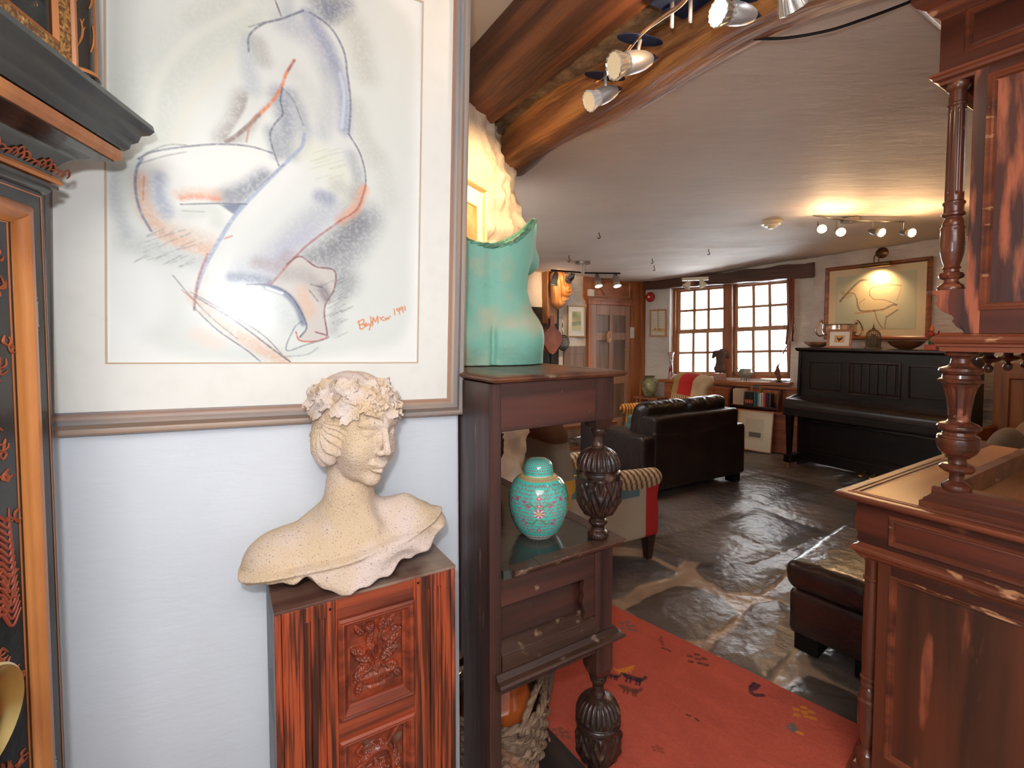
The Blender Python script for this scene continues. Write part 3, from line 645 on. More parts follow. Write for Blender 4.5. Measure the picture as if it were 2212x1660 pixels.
# hood
HX0, HX1, HY0 = XL-.075, XR+.072, YF-.075
MB().box(HX0+.03, HX1-.03, HY0+.035, YB, 1.866, 2.45).build('hood', BLK, t)
m = MB(); m.mould([(HX0+.005, YB), (HX0+.005, HY0+.005), (HX1-.005, HY0+.005), (HX1-.005, YB)], [(-.05, 1.866), (.0, 1.866), (.0, 1.880), (-.008, 1.888), (-.05, 1.888)]); m.build('hood_sill', ORL, t)
for cx_ in (HX1-.036, HX0+.036):
    pr = [(.034, 0), (.034, .008), (.028, .012), (.031, .018), (.025, .024), (.023, .03), (.024, .3), (.022, .5), (.026, .51), (.026, .53)]
    c_ = MB().lathe(pr, cx_, HY0+.036, 1.888, seg=28).build('hood_column', BLK, t, smooth=50)
    m = MB(); cc = (cx_, HY0+.036)
    def onc(an, z, r=.0242): return (cc[0]+r*cos(an), cc[1]+r*sin(an), z)
    for k in range(6):
        z0 = 1.95+k*.075
        for (a0, s1) in ((-1.9, 1), (-1.0, -1), (-2.7, 1)):
            pts = [onc(a0+s1*.35*math.sin(u*2.4), z0+.05*u) for u in np.linspace(0, 1, 8)]
            m.tube(pts, [.0006+.0012*math.sin(pi*(i+1)/9) for i in range(8)], 5)
            for q in (2, 4, 6): m.tube([pts[q], (pts[q][0]+.004*s1, pts[q][1]-.002, pts[q][2]+.012)], [.0012, .0004], 5)
    m.build('gilt_sprig', ORL, c_)
    m = MB(); m.lathe([(.0285, 0), (.0290, .004), (.0265, .007)], cx_, HY0+.036, 1.910, seg=24); m.lathe([(.0255, .0), (.0258, .5)], cx_+.0, HY0+.036, 1.918, seg=24, fn=lambda th, z, r: -.004*(cos(1)*0+(np.cos(th+.6) < .72))); m.build('gilt_band', ORL, c_, smooth=40)
# hood door: gilt frame, glass, dial behind
dx0, dx1 = HX0+.085, HX1-.082
prd = [(0, 0), (0, .010), (.004, .016), (.010, .016), (.013, .010), (.040, .010), (.043, .013), (.048, .006), (.048, 0)]
hd = MB().frame(dx0-.01, dx1+.018, 1.888, 2.40, prd, y=HY0+.034).build('hood_door', ORL, t, smooth=30)
m = MB(); m.frame(dx0+.004, dx1+.004, 1.902, 2.386, [(0, .0105), (.001, .0125), (.024, .0125), (.025, .0105)], y=HY0+.034); m.build('scrollwork_band', GILT, hd)
m = MB(); m.box(dx0+.035, dx1-.028, HY0+.028, HY0+.030, 1.93, 2.36); m.build('glass', PANE, hd)
m = MB(); m.box(dx0+.0, dx1+.0, HY0+.0342, HY0+.0350, 1.9, 2.4); m.build('dial_mask', M('dial_mask_brown', srgb(120, 92, 76), srgb(150, 118, 96), ns=12, st=(8, 1, .3), rough=.4), t)
m = MB(); m.box(dx0+.03, dx1-.055, HY0+.0325, HY0+.0342, 1.955, 2.33)
dl = m.build('dial', GILT, t)
m = MB(); nx, nz = 90, 120; X, Z = np.meshgrid(np.linspace(dx0+.035, dx1-.058, nx), np.linspace(1.958, 2.326, nz), indexing='ij')
rel = abs(fbm(X*70, Z*70, 1, 3))*.010; cxd, czd = (dx0+dx1)/2, 2.14; rr_ = np.hypot(X-cxd, Z-czd); rel = rel*(rr_ > .125)
m.grid(X, HY0+.0322-rel, Z); m.build('spandrel_casting', M('polished_brass', srgb(226, 200, 140), rough=.22, metal=.9), dl, smooth=True)
m = MB(); m.lathe([(.122, 0), (.122, .003), (.118, .004), (.085, .004), (.083, .003), (.083, 0)], 0, 0, 0, seg=64); m.rot(0, pi/2).mv(cxd, HY0+.031, czd); m.build('chapter_ring', M('silvered_ring', srgb(222, 206, 186), rough=.35, metal=.3), dl, smooth=40)
# trunk door: raised orange moulding round a lacquer picture
mdp = [(0, 0), (0, .008), (.006, .016), (.018, .019), (.026, .014), (.030, .006), (.034, .004), (.034, 0)]
td = MB().frame(XL+.032, XR-.046, .52, 1.660, mdp, y=YF-.002).build('trunk_door', ORL, t, smooth=40)
MB().box(XL+.062, XR-.076, YF-.005, YF, .55, 1.64).build('door_panel', BLK, td)
m = MB(); m.frame(XL+.008, XR-.007, .49, 1.685, [(0, .0006), (.0022, .0006), (.0022, 0), (0, 0)], y=YF-.0004); m.frame(XL+.072, XR-.086, .565, 1.625, [(0, .0012), (.0020, .0012), (.0020, 0), (0, 0)], y=YF-.005); m.build('gilt_line', M('dull_gilt', srgb(170, 104, 62), rough=.35), t)
def flat_ribbons(name, polys, y, mat, parent, w=.0016):
    m = MB()
    for p in polys:
        p = crom([(a, y, b) for a, b in p], 5) if len(p) > 2 else np.array([(a, y, b) for a, b in p], float)
        n_ = len(p); m.tube(p, [w*(.35+.65*math.sin(pi*(i+.6)/(n_+.2))) for i in range(n_)], 5, flat=1)
    return m.build(name, mat, parent)
rr = random.Random(11); pol = []
def spray(cx_, cz_, s_, n_=7):
    for i in range(n_):
        a = rr.uniform(0, 2*pi); l = s_*rr.uniform(.5, 1); b = a+rr.uniform(-1.1, 1.1)
        pol.append([(cx_, cz_), (cx_+l*.5*cos(a), cz_+l*.5*sin(a)), (cx_+l*.8*cos(b), cz_+l*.8*sin(b))])
xm = (XL+XR)/2
for z_ in np.arange(.60, 1.60, .07):
    for x_ in np.arange(XL+.09, XR-.098, .03): spray(x_+rr.uniform(-.01, .01), z_+rr.uniform(-.03, .03), .026, 6)
flat_ribbons('gilt_flowers', pol, YF-.0056, M('chinoiserie_gilt', srgb(164, 84, 46), srgb(120, 56, 34), ns=30, rough=.4), td, .0022)
# sloping stripes of gilt rockwork half-way down the door
pol = []
for k in range(16): pol.append([(XR-.092-.001*k, 1.02+.011*k), (XR-.11, 1.00+.011*k), (XR-.13, 1.03+.010*k), (XR-.15, 1.01+.011*k), (XR-.2, 1.03+.011*k)])
flat_ribbons('gilt_rockwork', pol, YF-.0056, M('chinoiserie_red_gilt', srgb(150, 66, 44), rough=.35), td, .0026)
pol = []
for i in range(34):      # scrolls on the cove
    x_ = XL+.02+i*.0115; ph = i*1.3; pol.append([(x_, 1.732+.004*sin(ph)), (x_+.012, 1.742+.006*cos(ph)), (x_+.02, 1.737), (x_+.016, 1.730)])
m = MB()
for p in pol:
    q = []
    for a, b in crom(p, 4): s_ = min(1, max(0, (b-1.722)/.052)); an = math.asin(s_); q.append((a, YF-(.010+.062*(1-cos(an))), b))
    m.tube(q, [.0007+.0011*math.sin(pi*(i+.5)/len(q)) for i in range(len(q))], 5)
m.build('gilt_cove_scrolls', M('chinoiserie_gilt', (0, 0, 0)), t)
for z_ in (1.485, .70):
    m = MB(); m.lathe([(.0005, -.030), (.004, -.027), (.002, -.022), (.005, -.020), (.0042, -.017), (.0042, .017), (.005, .020), (.002, .022), (.0042, .027), (.0005, .031)], XR-.0425, YF-.008, z_, seg=12); m.box(XR-.052, XR-.0425, YF-.0075, YF-.002, z_-.014, z_+.016)
    m.build('hinge', M('old_brass', srgb(150, 156, 132), rough=.4, metal=.7), td, smooth=50)

# brass dish leaning in the bottom-left corner
xd, zd = CL.hit(-58, 1588, 0.0); pb = CL.wor(xd, 0.0, zd)
t = MB(); t.lathe([(.0, .012), (.05, .012), (.066, .004), (.074, -.004), (.077, -.001), (.068, .009), (.052, .017), (.0, .017)], seg=56, cap=False); t.rot(0, radians(-84))
t = t.build('brass_dish', M('brass_gold', srgb(206, 176, 112), rough=.25, metal=1), smooth=50, loc=pb, rz=CL.rz); tag(t, 'round brass dish standing on its rim in the bottom left corner', 'dish')
st_ = MB().box(-.035, .02, -.05, .02, 0, zd-.074).build('dark_stand', wood('ebonised_wood', srgb(44, 32, 26), srgb(26, 20, 18), 2, 14, .4), bev=.004, loc=(pb[0], pb[1], 0), rz=CL.rz); tag(st_, 'small dark square stand under the brass dish, in front of the clock', 'stand')
# ---------------------------------------------------------------- carved pedestal
REDOAK = wood('red_streaked_oak', srgb(170, 74, 40), srgb(62, 30, 22), 2, 62, .36, k=.035, lo=.46, hi=.60, bump=.3, third=(srgb(84, 38, 26), 150., .50, .62, (1, 1, .03)))
REDOAKX = wood('red_streaked_oak_rail', srgb(158, 70, 42), srgb(104, 46, 30), 0, 30, .38, k=.05, bump=.2)
DUSTY = wood('dusty_brown_top', srgb(122, 88, 74), srgb(84, 52, 42), 0, 16, .6, third=(srgb(158, 138, 122), 6., .5, .66), bump=.2)
GREYP = wood('grey_painted_back_wood', srgb(150, 158, 168), srgb(120, 120, 124), 2, 12, .7)
DARKIN = M('dark_cobwebbed_inside', srgb(52, 48, 46), srgb(90, 86, 84), ns=12, lo=.5, hi=.8, rough=.8)
CARVED = M('carved_red_oak', srgb(150, 62, 34), srgb(96, 40, 26), ns=24, rough=.34, third=(srgb(110, 84, 66), 40., .55, .75), bump=.2)
PED = Fr(-.491, .979, 31)
PW_, PD, PH = .394, .208, .875
t = thing('pedestal', 'reddish oak pedestal cabinet with carved flower panels, under the stone bust', 'pedestal', PED.o, PED.rz); t.scale = (1.04, 1, 1)
# stiles with sunk reeds
m = MB()
def reeds(m, x0, x1, g):
    xs_ = [x0]
    for a, b in g: xs_ += [a, b]
    xs_.append(x1)
    for i in range(0, len(xs_)-1, 2): m.box(xs_[i], xs_[i+1], 0, .02, .05, PH-.005)
    for a, b in g: m.box(a, b, .005, .02, .05, .836); m.box(a, b, 0, .02, .836, PH-.005)
reeds(m, .014, .12, [(.054, .068), (.083, .096)]); reeds(m, .288, .380, [(.318, .329), (.345, .356)])
m.build('stile', REDOAK, t, bev=.0012)
m = MB()
for x0, x1 in ((0, .014), (.380, PW_)): MB().lathe([(.007, .05), (.007, PH-.008), (.005, PH-.005)], (x0+x1)/2, .008, 0, seg=12).build('corner_bead', REDOAK, t, smooth=40)
m = MB(); m.box(.12, .288, .001, .02, .824, PH-.005); m.box(.12, .288, .001, .02, .548, .592); m.box(.12, .288, .001, .02, .276, .32); m.box(.12, .288, .001, .02, .05, .05+.01)
m.pieces('rail', REDOAKX, t, bev=.001)
def leaf2(X, Z, cx_, cz_, ang, L, w, h):
    u = (X-cx_)*cos(ang)+(Z-cz_)*sin(ang); v = -(X-cx_)*sin(ang)+(Z-cz_)*cos(ang); tt = np.clip(u/L, 0, 1)
    ww = w*np.sin(pi*tt**.8)**.8+1e-5; b = np.clip(1-(v/ww)**2, 0, 1)*((u > 0) & (u < L))
    return h*b**.5*(1-.45*np.exp(-(v/(w*.16))**2))*(1-.12*np.cos(u/L*30+abs(v)/w*6))
def stem2(X, Z, pts, r, h):
    p = crom(pts, 6); d = np.full(X.shape, 1e9)
    for a, b in zip(p[:-1], p[1:]):
        e = b-a; tt = np.clip(((X-a[0])*e[0]+(Z-a[1])*e[1])/(e@e), 0, 1); d = np.minimum(d, np.hypot(X-a[0]-tt*e[0], Z-a[1]-tt*e[1]))
    return h*np.sqrt(np.clip(1-(d/r)**2, 0, 1))
def urn(X, Z):   # unit panel: X -.056..0.056, Z 0...0.19
    H = np.zeros(X.shape); mx = lambda a: np.maximum(H, a)
    H = np.maximum(H, .008*np.sqrt(np.clip(1-(X/.036)**2-((Z-.036)/.017)**2, 0, 1))*(Z < .041)*(1+.2*np.cos(X*700)))
    H = np.maximum(H, .009*((abs(X) < .038-(abs(Z-.043))*1.2) & (abs(Z-.043) < .0035))); H = np.maximum(H, .006*((abs(X) < .02) & (abs(Z-.014) < .003)))
    for pts in ([(0, .045), (-.004, .08), (-.012, .11), (-.018, .125)], [(0, .045), (.004, .09), (.006, .13), (.012, .15)], [(0, .05), (-.02, .07), (-.035, .078)], [(.002, .055), (.018, .085), (.034, .1)], [(0, .08), (.02, .11), (.03, .13)]): H = np.maximum(H, stem2(X, Z, pts, .0032, .006))
    for a in [(-.030, .10, 2.5, .034, .012), (-.028, .145, 2.2, .034, .010), (-.02, .12, 1.2, .03, .010), (.008, .14, 1.35, .04, .010), (.016, .145, .9, .044, .009), (.03, .13, .3, .028, .012), (.02, .10, .75, .045, .011), (.01, .075, .55, .045, .013), (-.01, .08, 2.7, .044, .012), (-.012, .065, 3.4, .042, .013), (.02, .06, -.5, .034, .012), (-.03, .06, 3.9, .03, .01), (-.036, .036, 4.4, .032, .009), (.036, .04, -.8, .03, .008), (-.01, .10, 1.9, .03, .011)]:
        H = np.maximum(H, leaf2(X, Z, a[0], a[1], a[2], a[3], a[4], .0085))
    for cx_, cz_, r_ in ((-.014, .158, .0125), (-.032, .105, .010), (.022, .122, .011), (.028, .082, .009), (-.012, .112, .010), (-.02, .07, .006), (.014, .062, .006)):
        d = np.hypot((X-cx_), (Z-cz_)*.9); an = np.arctan2(Z-cz_, X-cx_)
        H = np.maximum(H, .011*np.sqrt(np.clip(1-(d/r_)**2, 0, 1))*(1-.18*np.cos(an*5)))
    return H
def wreath_(X, Z):
    H = np.zeros(X.shape); d = np.hypot(X/.042, (Z-.085)/.062); an = np.arctan2((Z-.085)/.062, X/.042)
    H = .010*np.sqrt(np.clip(1-((d-.85)/.17)**2, 0, 1))*(1-.25*np.cos(an*3+d*6))
    for k in range(16):
        a = k*2*pi/16+.2; H = np.maximum(H, leaf2(X, Z, .036*cos(a), .085+.053*sin(a), a+1.15, .026, .009, .009))
    H = np.maximum(H, stem2(X, Z, [(.02, .14), (.04, .165), (.052, .178)], .006, .009)); H = np.maximum(H, stem2(X, Z, [(-.03, .13), (-.045, .145), (-.035, .158)], .005, .008))
    for k in range(7):
        a = k*.9; r_ = .014; H = np.maximum(H, leaf2(X, Z, 0, .085, a, .026, .010, .010))
    H = np.maximum(H, .012*np.sqrt(np.clip(1-(np.hypot(X, Z-.085)/.009)**2, 0, 1)))
    return H
for z0, fn in ((.592, urn), (.32, wreath_), (.06, urn)):
    z1 = z0+.232 if z0 > .5 else (z0+.228 if z0 > .3 else z0+.216)
    pr = [(0, 0), (0, .006), (.005, .010), (.009, .008), (.012, .009), (.017, .002), (.021, -.004), (.026, -.006), (.026, -.02), (0, -.02)]
    f_ = MB().frame(.120, .288, z0, z1, pr, y=0).build('panel_moulding', REDOAKX, t, smooth=30)
    X, Z = np.meshgrid(np.linspace(-.060, .060, 110), np.linspace(-.012, z1-z0-.05, 190), indexing='ij')
    m = MB(); m.grid(X+.204, .013-fn(X, Z)*1.35+.0006*fbm(X*300, Z*300, 2, 2), Z+z0+.032); m.build('carved_panel', CARVED, t, smooth=True)
m = MB(); m.box(.118, .290, .014, .02, .05, PH-.01); m.build('backing', CARVED, t)
m = MB(); m.box(.0, PW_, .0, PD, PH-.005, PH+.0012); m.build('top', DUSTY, t, bev=.001)
m = MB()
for y0, y1 in ((.02, .062), (PD-.042, PD)): m.box(0, .02, y0, y1, .05, PH-.005)
for z0, z1 in ((PH-.05, PH-.005), (.60, .66), (.33, .39), (.05, .10)): m.box(0, .018, .062, PD-.042, z0, z1)
m.pieces('side_frame', GREYP, t, bev=.001)
m = MB(); m.box(.012, .016, .06, PD-.04, .05, PH-.02); m.box(.016, PW_, PD-.012, PD, .05, PH-.006); m.box(PW_-.014, PW_-.002, .02, PD, .05, PH-.006); m.build('carcass', DARKIN, t)
m = MB(); m.box(-.012, PW_+.012, -.012, PD, 0, .05); m.build('plinth', REDOAKX, t, bev=.004)
m = MB()
for x_, z_ in ((.106, .853), (.299, .858)): m.ball((x_, -.0002, z_), (.003, .0012, .003), 8, 6)
m.pieces('nail', BLACKIRON, t)

# ---------------------------------------------------------------- stone bust
STONE = M('speckled_sandstone', srgb(216, 190, 158), srgb(222, 202, 192), ns=7, lo=.42, hi=.62, rough=.85, third=(srgb(132, 116, 108), 260., .60, .70), bump=.5, bs=220)
BU = Fr(*(PED.wor(.178, .092)[:2]), 22)
def headf(x, y, z):      # x her left/right, y forward, z up; origin mid-head
    ax_ = abs(x)
    d = sd_ell(x, y, z, (0, -.018, .040), (.074, .094, .080))
    d = smin(d, sd_ell(x, y, z, (0, .022, -.010), (.064, .070, .088)), .03)
    d = smin(d, sd_ell(x, y, z, (0, .034, -.078), (.046, .044, .036)), .035)
    d = smin(d, sd_ell(ax_, y, z, (.036, .054, -.034), (.028, .028, .034)), .024)
    d = smin(d, sd_ell(x, y, z, (0, .074, -.100), (.021, .016, .015)), .018)
    d = smin(d, sd_cap(ax_, y, z, (0, .086, .034), (.045, .070, .030), .010, .008), .012)
    d = smax(d, -sd_ell(ax_, y, z, (.031, .100, .012), (.020, .016, .012)), .010)
    d = smin(d, sd_ell(ax_, y, z, (.031, .068, .008), (.0165, .0165, .013)), .003)
    d = smin(d, sd_cap(ax_, y, z, (.018, .082, .013), (.045, .072, .012), .0028, .0028), .003)   # upper lid
    d = smin(d, sd_cap(x, y, z, (0, .090, .022), (0, .110, -.026), .0068, .0090), .009)
    d = smin(d, sd_ell(ax_, y, z, (.0115, .098, -.031), (.0075, .010, .007)), .006)
    d = smax(d, -sd_ell(ax_, y, z, (.007, .104, -.040), (.0035, .007, .003)), .003)
    d = smin(d, sd_ell(x, y, z, (0, .088, -.058), (.024, .014, .008)), .010)
    d = smin(d, sd_cap(ax_, y, z, (.003, .099, -.062), (.022, .084, -.067), .0050, .002), .004)
    d = smin(d, sd_cap(ax_, y, z, (0, .096, -.074), (.016, .087, -.073), .0062, .003), .004)
    d = smax(d, -sd_cap(ax_, y, z, (0, .106, -.0675), (.023, .087, -.0690), .0017, .001), .002)
    d = smax(d, -sd_ell(x, y, z, (0, .104, -.085), (.014, .006, .003)), .006)
    return d
def hairf(x, y, z):
    ax_ = abs(x)
    h = sd_ell(x, y, z, (0, -.026, .036), (.088, .106, .092))
    h = smax(h, -sd_ell(x, y, z, (0, .115, -.020), (.066, .075, .085)), .012)
    side = sd_ell(ax_, y, z, (.070, -.012, -.028), (.028, .044, .056))
    h = smin(h, side, .02)
    h = smin(h, sd_ell(x, y, z, (0, -.098, -.038), (.048, .042, .042)), .02)
    an = np.arctan2(z-.02, y+.02)
    st_ = .0022*np.sin(an*26+7*fbm(x*16, y*16, z*16, 2))*sstep(.11, .0, z)+.0009*np.sin(x*240+y*60)
    part = .004*np.exp(-(x/.006)**2)*(z > .06)
    return h+st_+part
HC = (.018, -.010, .368); yaw_, pit_, rol_ = radians(-33), radians(9), radians(4)
# head axes in bust space: forward, side, up
fw = np.array([sin(-yaw_)*cos(pit_), -cos(yaw_)*cos(pit_), -sin(pit_)]); fw /= np.linalg.norm(fw)
sd_ = np.cross(fw, [0, 0, 1]); sd_ /= np.linalg.norm(sd_); up_ = np.cross(sd_, fw); sd_, up_ = sd_*cos(rol_)+up_*sin(rol_), up_*cos(rol_)-sd_*sin(rol_)
HM = [sd_, fw, up_]; HS = 1.055
def bustf(X, Y, Z):
    X, Y, Z = [a.astype(np.float32) for a in (X, Y, Z)]
    hx, hy, hz = rotpts(X, Y, Z, HC, HM); hx, hy, hz = hx/HS, hy/HS, hz/HS
    near = (Z > .17)
    d = headf(hx, hy, hz)*HS
    hr = hairf(hx, hy, hz)*HS
    d = smin(d, hr, .004)
    neck = sd_cap(X, Y, Z, (-.015, .012, .115), (.010, .010, .30), .064, .054)
    st_ = sd_cap(X, Y, Z, (.045, -.045, .13), (-.045, .03, .29), .014, .012)
    body = sd_ell(X, Y, Z, (-.01, .02, .055), (.225, .085, .098))
    body = smin(body, sd_ell(X, Y, Z, (-.160, .0, .055), (.082, .070, .072)), .03)
    body = smin(body, sd_ell(X, Y, Z, (.150, .015, .090), (.080, .068, .070)), .03)
    body = smin(body, sd_ell(X, Y, Z, (0, -.022, .02), (.150, .070, .10)), .04)
    body = smin(body, sd_cap(X, Y, Z, (-.02, .02, .12), (.13, .02, .150), .04, .03), .03)
    body = smin(body, sd_ell(X, Y, Z, (-.01, .05, .13), (.09, .05, .05)), .04)
    tors = smin(body, smin(neck, st_, .02), .035)
    # drapery across the chest
    ln = Z-(.078+.16*(X+.02)*(X > -.02)+.10*(X+.02)*(X <= -.02)+.25*np.maximum(X-.13, 0))
    front = sstep(.06, -.01, Y)
    fold = .0075*np.sin(60*(X*.55+Z*1.0)+4*fbm(X*7, Y*7, Z*7, 2))+.006*np.sin(38*(X*1.0-Z*.75)+1.3)
    tors = tors-(.010*sstep(.006, -.006, ln)+.008*np.exp(-((ln+.006)/.006)**2)+fold*sstep(.0, -.05, ln))*front
    slit = sd_cap(X, Y, Z, (.03, -.10, .075), (.145, -.07, .112), .003, .010); tors = smax(tors, -slit, .012)
    tors = tors-.0012*fbm(X*30, Y*30, Z*30, 2)
    # ragged lower edge: deepest at the front centre
    wav = .004+.032*sstep(.03, .15, abs(X+.03)-.0)+.035*np.exp(-((X+.105)/.035)**2)+.65*np.maximum(X-.14, 0)+.35*np.maximum(-X-.20, 0)+.006*np.sin(X*62)+.004*np.sin(X*121+1)
    wav = wav-.012*sstep(-.02, -.1, Y)*0
    foot = sd_ell(X, Y, Z, (.0, .0, .03), (.11, .06, .05))
    tors = smax(tors, wav-Z, .008)
    tors = smin(tors, foot, .006); tors = np.maximum(tors, .0015-Z)
    return smin(d, tors, .008)
t = thing('stone_bust', 'speckled sandstone bust of a woman wearing a leaf wreath, on the oak pedestal', 'sculpture', BU.wor(0, 0, PH+.0013), BU.rz); t.scale = (.965, .965, .965)
sculpt('bust_body', bustf, (-.27, -.15, 0), (.26, .17, .535), .0026, STONE, t)
# vine-leaf wreath
def vine_leaf(L, seedv):
    q = random.Random(seedv); n_ = 40; out = []
    for i in range(n_):
        a = 2*pi*i/n_; lob = .62+.26*abs(cos(2.5*a))**.7+.07*sin(11*a+q.random()*6); out.append((L*lob*cos(a), L*lob*.85*sin(a)))
    rings = 6; V = [(0, 0)]
    for r_ in range(1, rings+1): V += [(x*r_/rings, y*r_/rings) for x, y in out]
    F = [(0, 1+i, 1+(i+1) % n_) for i in range(n_)]
    for r_ in range(rings-1): F += [(1+r_*n_+i, 1+(r_+1)*n_+i, 1+(r_+1)*n_+(i+1) % n_, 1+r_*n_+(i+1) % n_) for i in range(n_)]
    return np.array(V), F
m = MB(); rr = random.Random(5)
spots = []
for i in range(17):
    az = radians(-128+i*16); spots.append((az, .050+.012*sin(i*2.1), .027))
for i in range(14):
    az = radians(-112+i*17); spots.append((az, .078+.008*sin(i*3.3), .025))
for i in range(8): spots.append((radians(-125+i*9), .028+.006*sin(i*1.9), .022))
for k, (az, zz_, L) in enumerate(spots):
    zc = zz_+.014*cos(az)+.004
    rx, ry, rz_ = .091, .108, .094; kz = math.sqrt(max(.12, 1-((zc-.036)/rz_)**2))
    c = np.array([rx*kz*sin(az), -.026+ry*kz*cos(az), zc]); n = np.array([c[0]/rx**2, (c[1]+.026)/ry**2, (zc-.036)/rz_**2]); n /= np.linalg.norm(n)
    tu = np.cross([0, 0, 1], n); tu /= np.linalg.norm(tu); tv = np.cross(n, tu); a = rr.uniform(-.9, .9)+(pi if rr.random() < .5 else 0)
    tu, tv = tu*cos(a)+tv*sin(a), tv*cos(a)-tu*sin(a)
    V2, F = vine_leaf(L*1.3, k); ph = rr.uniform(0, 6); V = []
    for x, y in V2:
        r_ = hypot(x, y)/L; lift = .0045+.0085*r_**2*(.6+.6*sin(3*atan2(y, x)+ph))-.0035*math.exp(-(y/.003)**2)*r_-.22*(x*x+y*y)/.1
        V.append(c+tu*x+tv*y+n*lift)
    V = np.array(V); lo_ = V-n*.0042
    nn = len(V); rim = list(range(nn-40, nn)); FF = list(F)+[tuple(i+nn for i in reversed(f)) for f in F]+[(rim[i], rim[(i+1) % 40], rim[(i+1) % 40]+nn, rim[i]+nn) for i in range(40)]
    W_ = np.concatenate([V, lo_])*HS; W_ = np.array(HC)+W_[:, 0:1]*sd_+W_[:, 1:2]*fw+W_[:, 2:3]*up_
    m.add(W_, FF)
m.build('leaf_wreath', M('paler_sandstone', srgb(222, 206, 198), srgb(218, 192, 160), ns=16, lo=.45, hi=.65, rough=.85, third=(srgb(132, 116, 110), 260., .62, .72), bump=.6, bs=160), t, smooth=50)
for az0, z0 in ((radians(14), .074), (radians(-52), .072)):
    m = MB()
    for i in range(15):
        a = i*2.4; r_ = .0043*math.sqrt(i); az = az0+r_*cos(a)/.10; zc = z0+r_*sin(a)
        kz = math.sqrt(max(.1, 1-((zc-.036)/.094)**2)); c = np.array([.097*kz*sin(az), -.026+.118*kz*cos(az), zc])*HS
        m.ball(np.array(HC)+sd_*c[0]+fw*c[1]+up_*c[2], .0052, 10, 8)
    m.build('berry_cluster', STONE, t, smooth=True)

# ---------------------------------------------------------------- court cupboard
CUPW = wood('dark_worn_oak', srgb(76, 44, 36), srgb(48, 28, 24), 2, 18, .36, third=(srgb(130, 96, 78), 30., .66, .74, (1, 1, .2)), bump=.15)
CUPX = wood('dark_red_oak_rail', srgb(92, 50, 38), srgb(60, 34, 28), 0, 14, .36, third=(srgb(136, 108, 92), 34., .68, .76), bump=.15)
CUPM = wood('worn_moulding_oak', srgb(82, 54, 42), srgb(56, 36, 28), 0, 16, .34, third=(srgb(150, 122, 98), 20., .6, .7), bump=.2)
CUPB = M('dark_polished_carving', srgb(62, 38, 30), srgb(40, 26, 22), ns=14, rough=.27, third=(srgb(112, 84, 66), 26., .6, .74), bump=.15, bs=90)
D_, LN = .455, .78       # depth (local x), length (local y)
t = thing('court_cupboard', 'dark carved oak court cupboard with bulbous legs, beside the picture wall', 'cupboard', CUP.o, CUP.rz)
ZT = 1.345
top = MB(); prt = [(-.03, ZT-.020), (.006, ZT-.020), (.018, ZT-.017), (.024, ZT-.010), (.024, ZT-.006), (.016, ZT-.002), (.010, ZT), (-.03, ZT)]
rect = [(0, 0), (0, LN), (D_-.035, LN), (D_-.035, 0)]
top.mould([(.0, .0), (D_-.035, 0), (D_-.035, LN), (0, LN)], prt, closed=True); top.box(.01, D_-.05, .01, LN-.01, ZT-.02, ZT-.0005)
top.build('top', wood('cupboard_top_brown', srgb(120, 74, 50), srgb(78, 46, 34), 1, 12, .3, third=(srgb(150, 122, 98), 20., .6, .75)), t, smooth=35)
pc = .385                # column axis from the back
CW_ = .044
for y0 in (0.0, LN-.05):
    m = MB(); m.prism([(-.022, y0+.0), (-.022, y0+.16 if y0 < .1 else y0+.05), (-.004, y0+.16 if y0 < .1 else y0+.05), (-.004, y0+.052), (.014, y0+.052), (.014, y0), (-.022, y0)][:-1], 2, 0.0, ZT-.021)
    m.build('rear_post', CUPW, t, bev=.002)
m = MB(); m.box(.014, .345, .003, .03, 1.195, ZT-.02); m.box(.36, .41, .06, LN-.06, 1.20, ZT-.02); m.box(.014, .345, LN-.03, LN-.003, 1.195, ZT-.02)
m.pieces('frieze', CUPX, t, bev=.002)
for y0 in (0, LN-.07):
    m = MB(); m.box(.341, .411, y0, y0+.07, 1.196, ZT-.02)
    yc = y0+.035
    m.hexa([(.352, yc-.026, 1.168), (.412-.008, yc-.026, 1.168), (.412-.008, yc+.026, 1.168), (.352, yc+.026, 1.168)], [(.341, y0, 1.196), (.411, y0, 1.196), (.411, y0+.07, 1.196), (.341, y0+.07, 1.196)])
    m.build('column_block', CUPW, t, bev=.002)
def gad(n, amp, z0, z1):
    def f(th, z, r): w = sstep(z0, z0+.012, z)*sstep(z1, z1-.012, z); return amp*w*(abs(np.cos(n*th/2))**.6-.7)
    return f
def acan(n, amp, z0, z1, ph=0):
    H_ = z1-z0
    def f(th, z, r):
        u = (z-z0)/H_; w = sstep(0, .08, u)*sstep(1, .93, u)
        a = ((th+ph)*n/(2*pi)) % 1-.5; aa = abs(a)
        lw = .42*np.sin(pi*min(max(u, 0.001), .999)**.75)**.6
        leaf = np.clip(1-(aa/(lw+1e-4))**3, 0, 1)
        vein = np.cos((aa*1.0-u*.55)*2*pi*4.2)
        mid_ = np.exp(-(aa/.025)**2)
        curl = np.cos((aa*1.3+u*.9)*2*pi*3.0)
        return amp*w*(leaf*(.45+.35*vein*(aa < lw))+.5*mid_+(1-leaf)*.25*curl-.35)
    return f
def comb(*fs): return lambda th, z, r: sum(f(th, z, r) for f in fs)
def densify(pr, st_=.003):
    o = [pr[0]]
    for a, b in zip(pr[:-1], pr[1:]):
        n_ = max(1, int(hypot(b[0]-a[0], b[1]-a[1])/st_))
        for i in range(1, n_+1): o.append((a[0]+(b[0]-a[0])*i/n_, a[1]+(b[1]-a[1])*i/n_))
    return o
def smoothp(pr, n_=6):
    c = crom(pr, n_); return [(max(.001, a), b) for a, b in c]
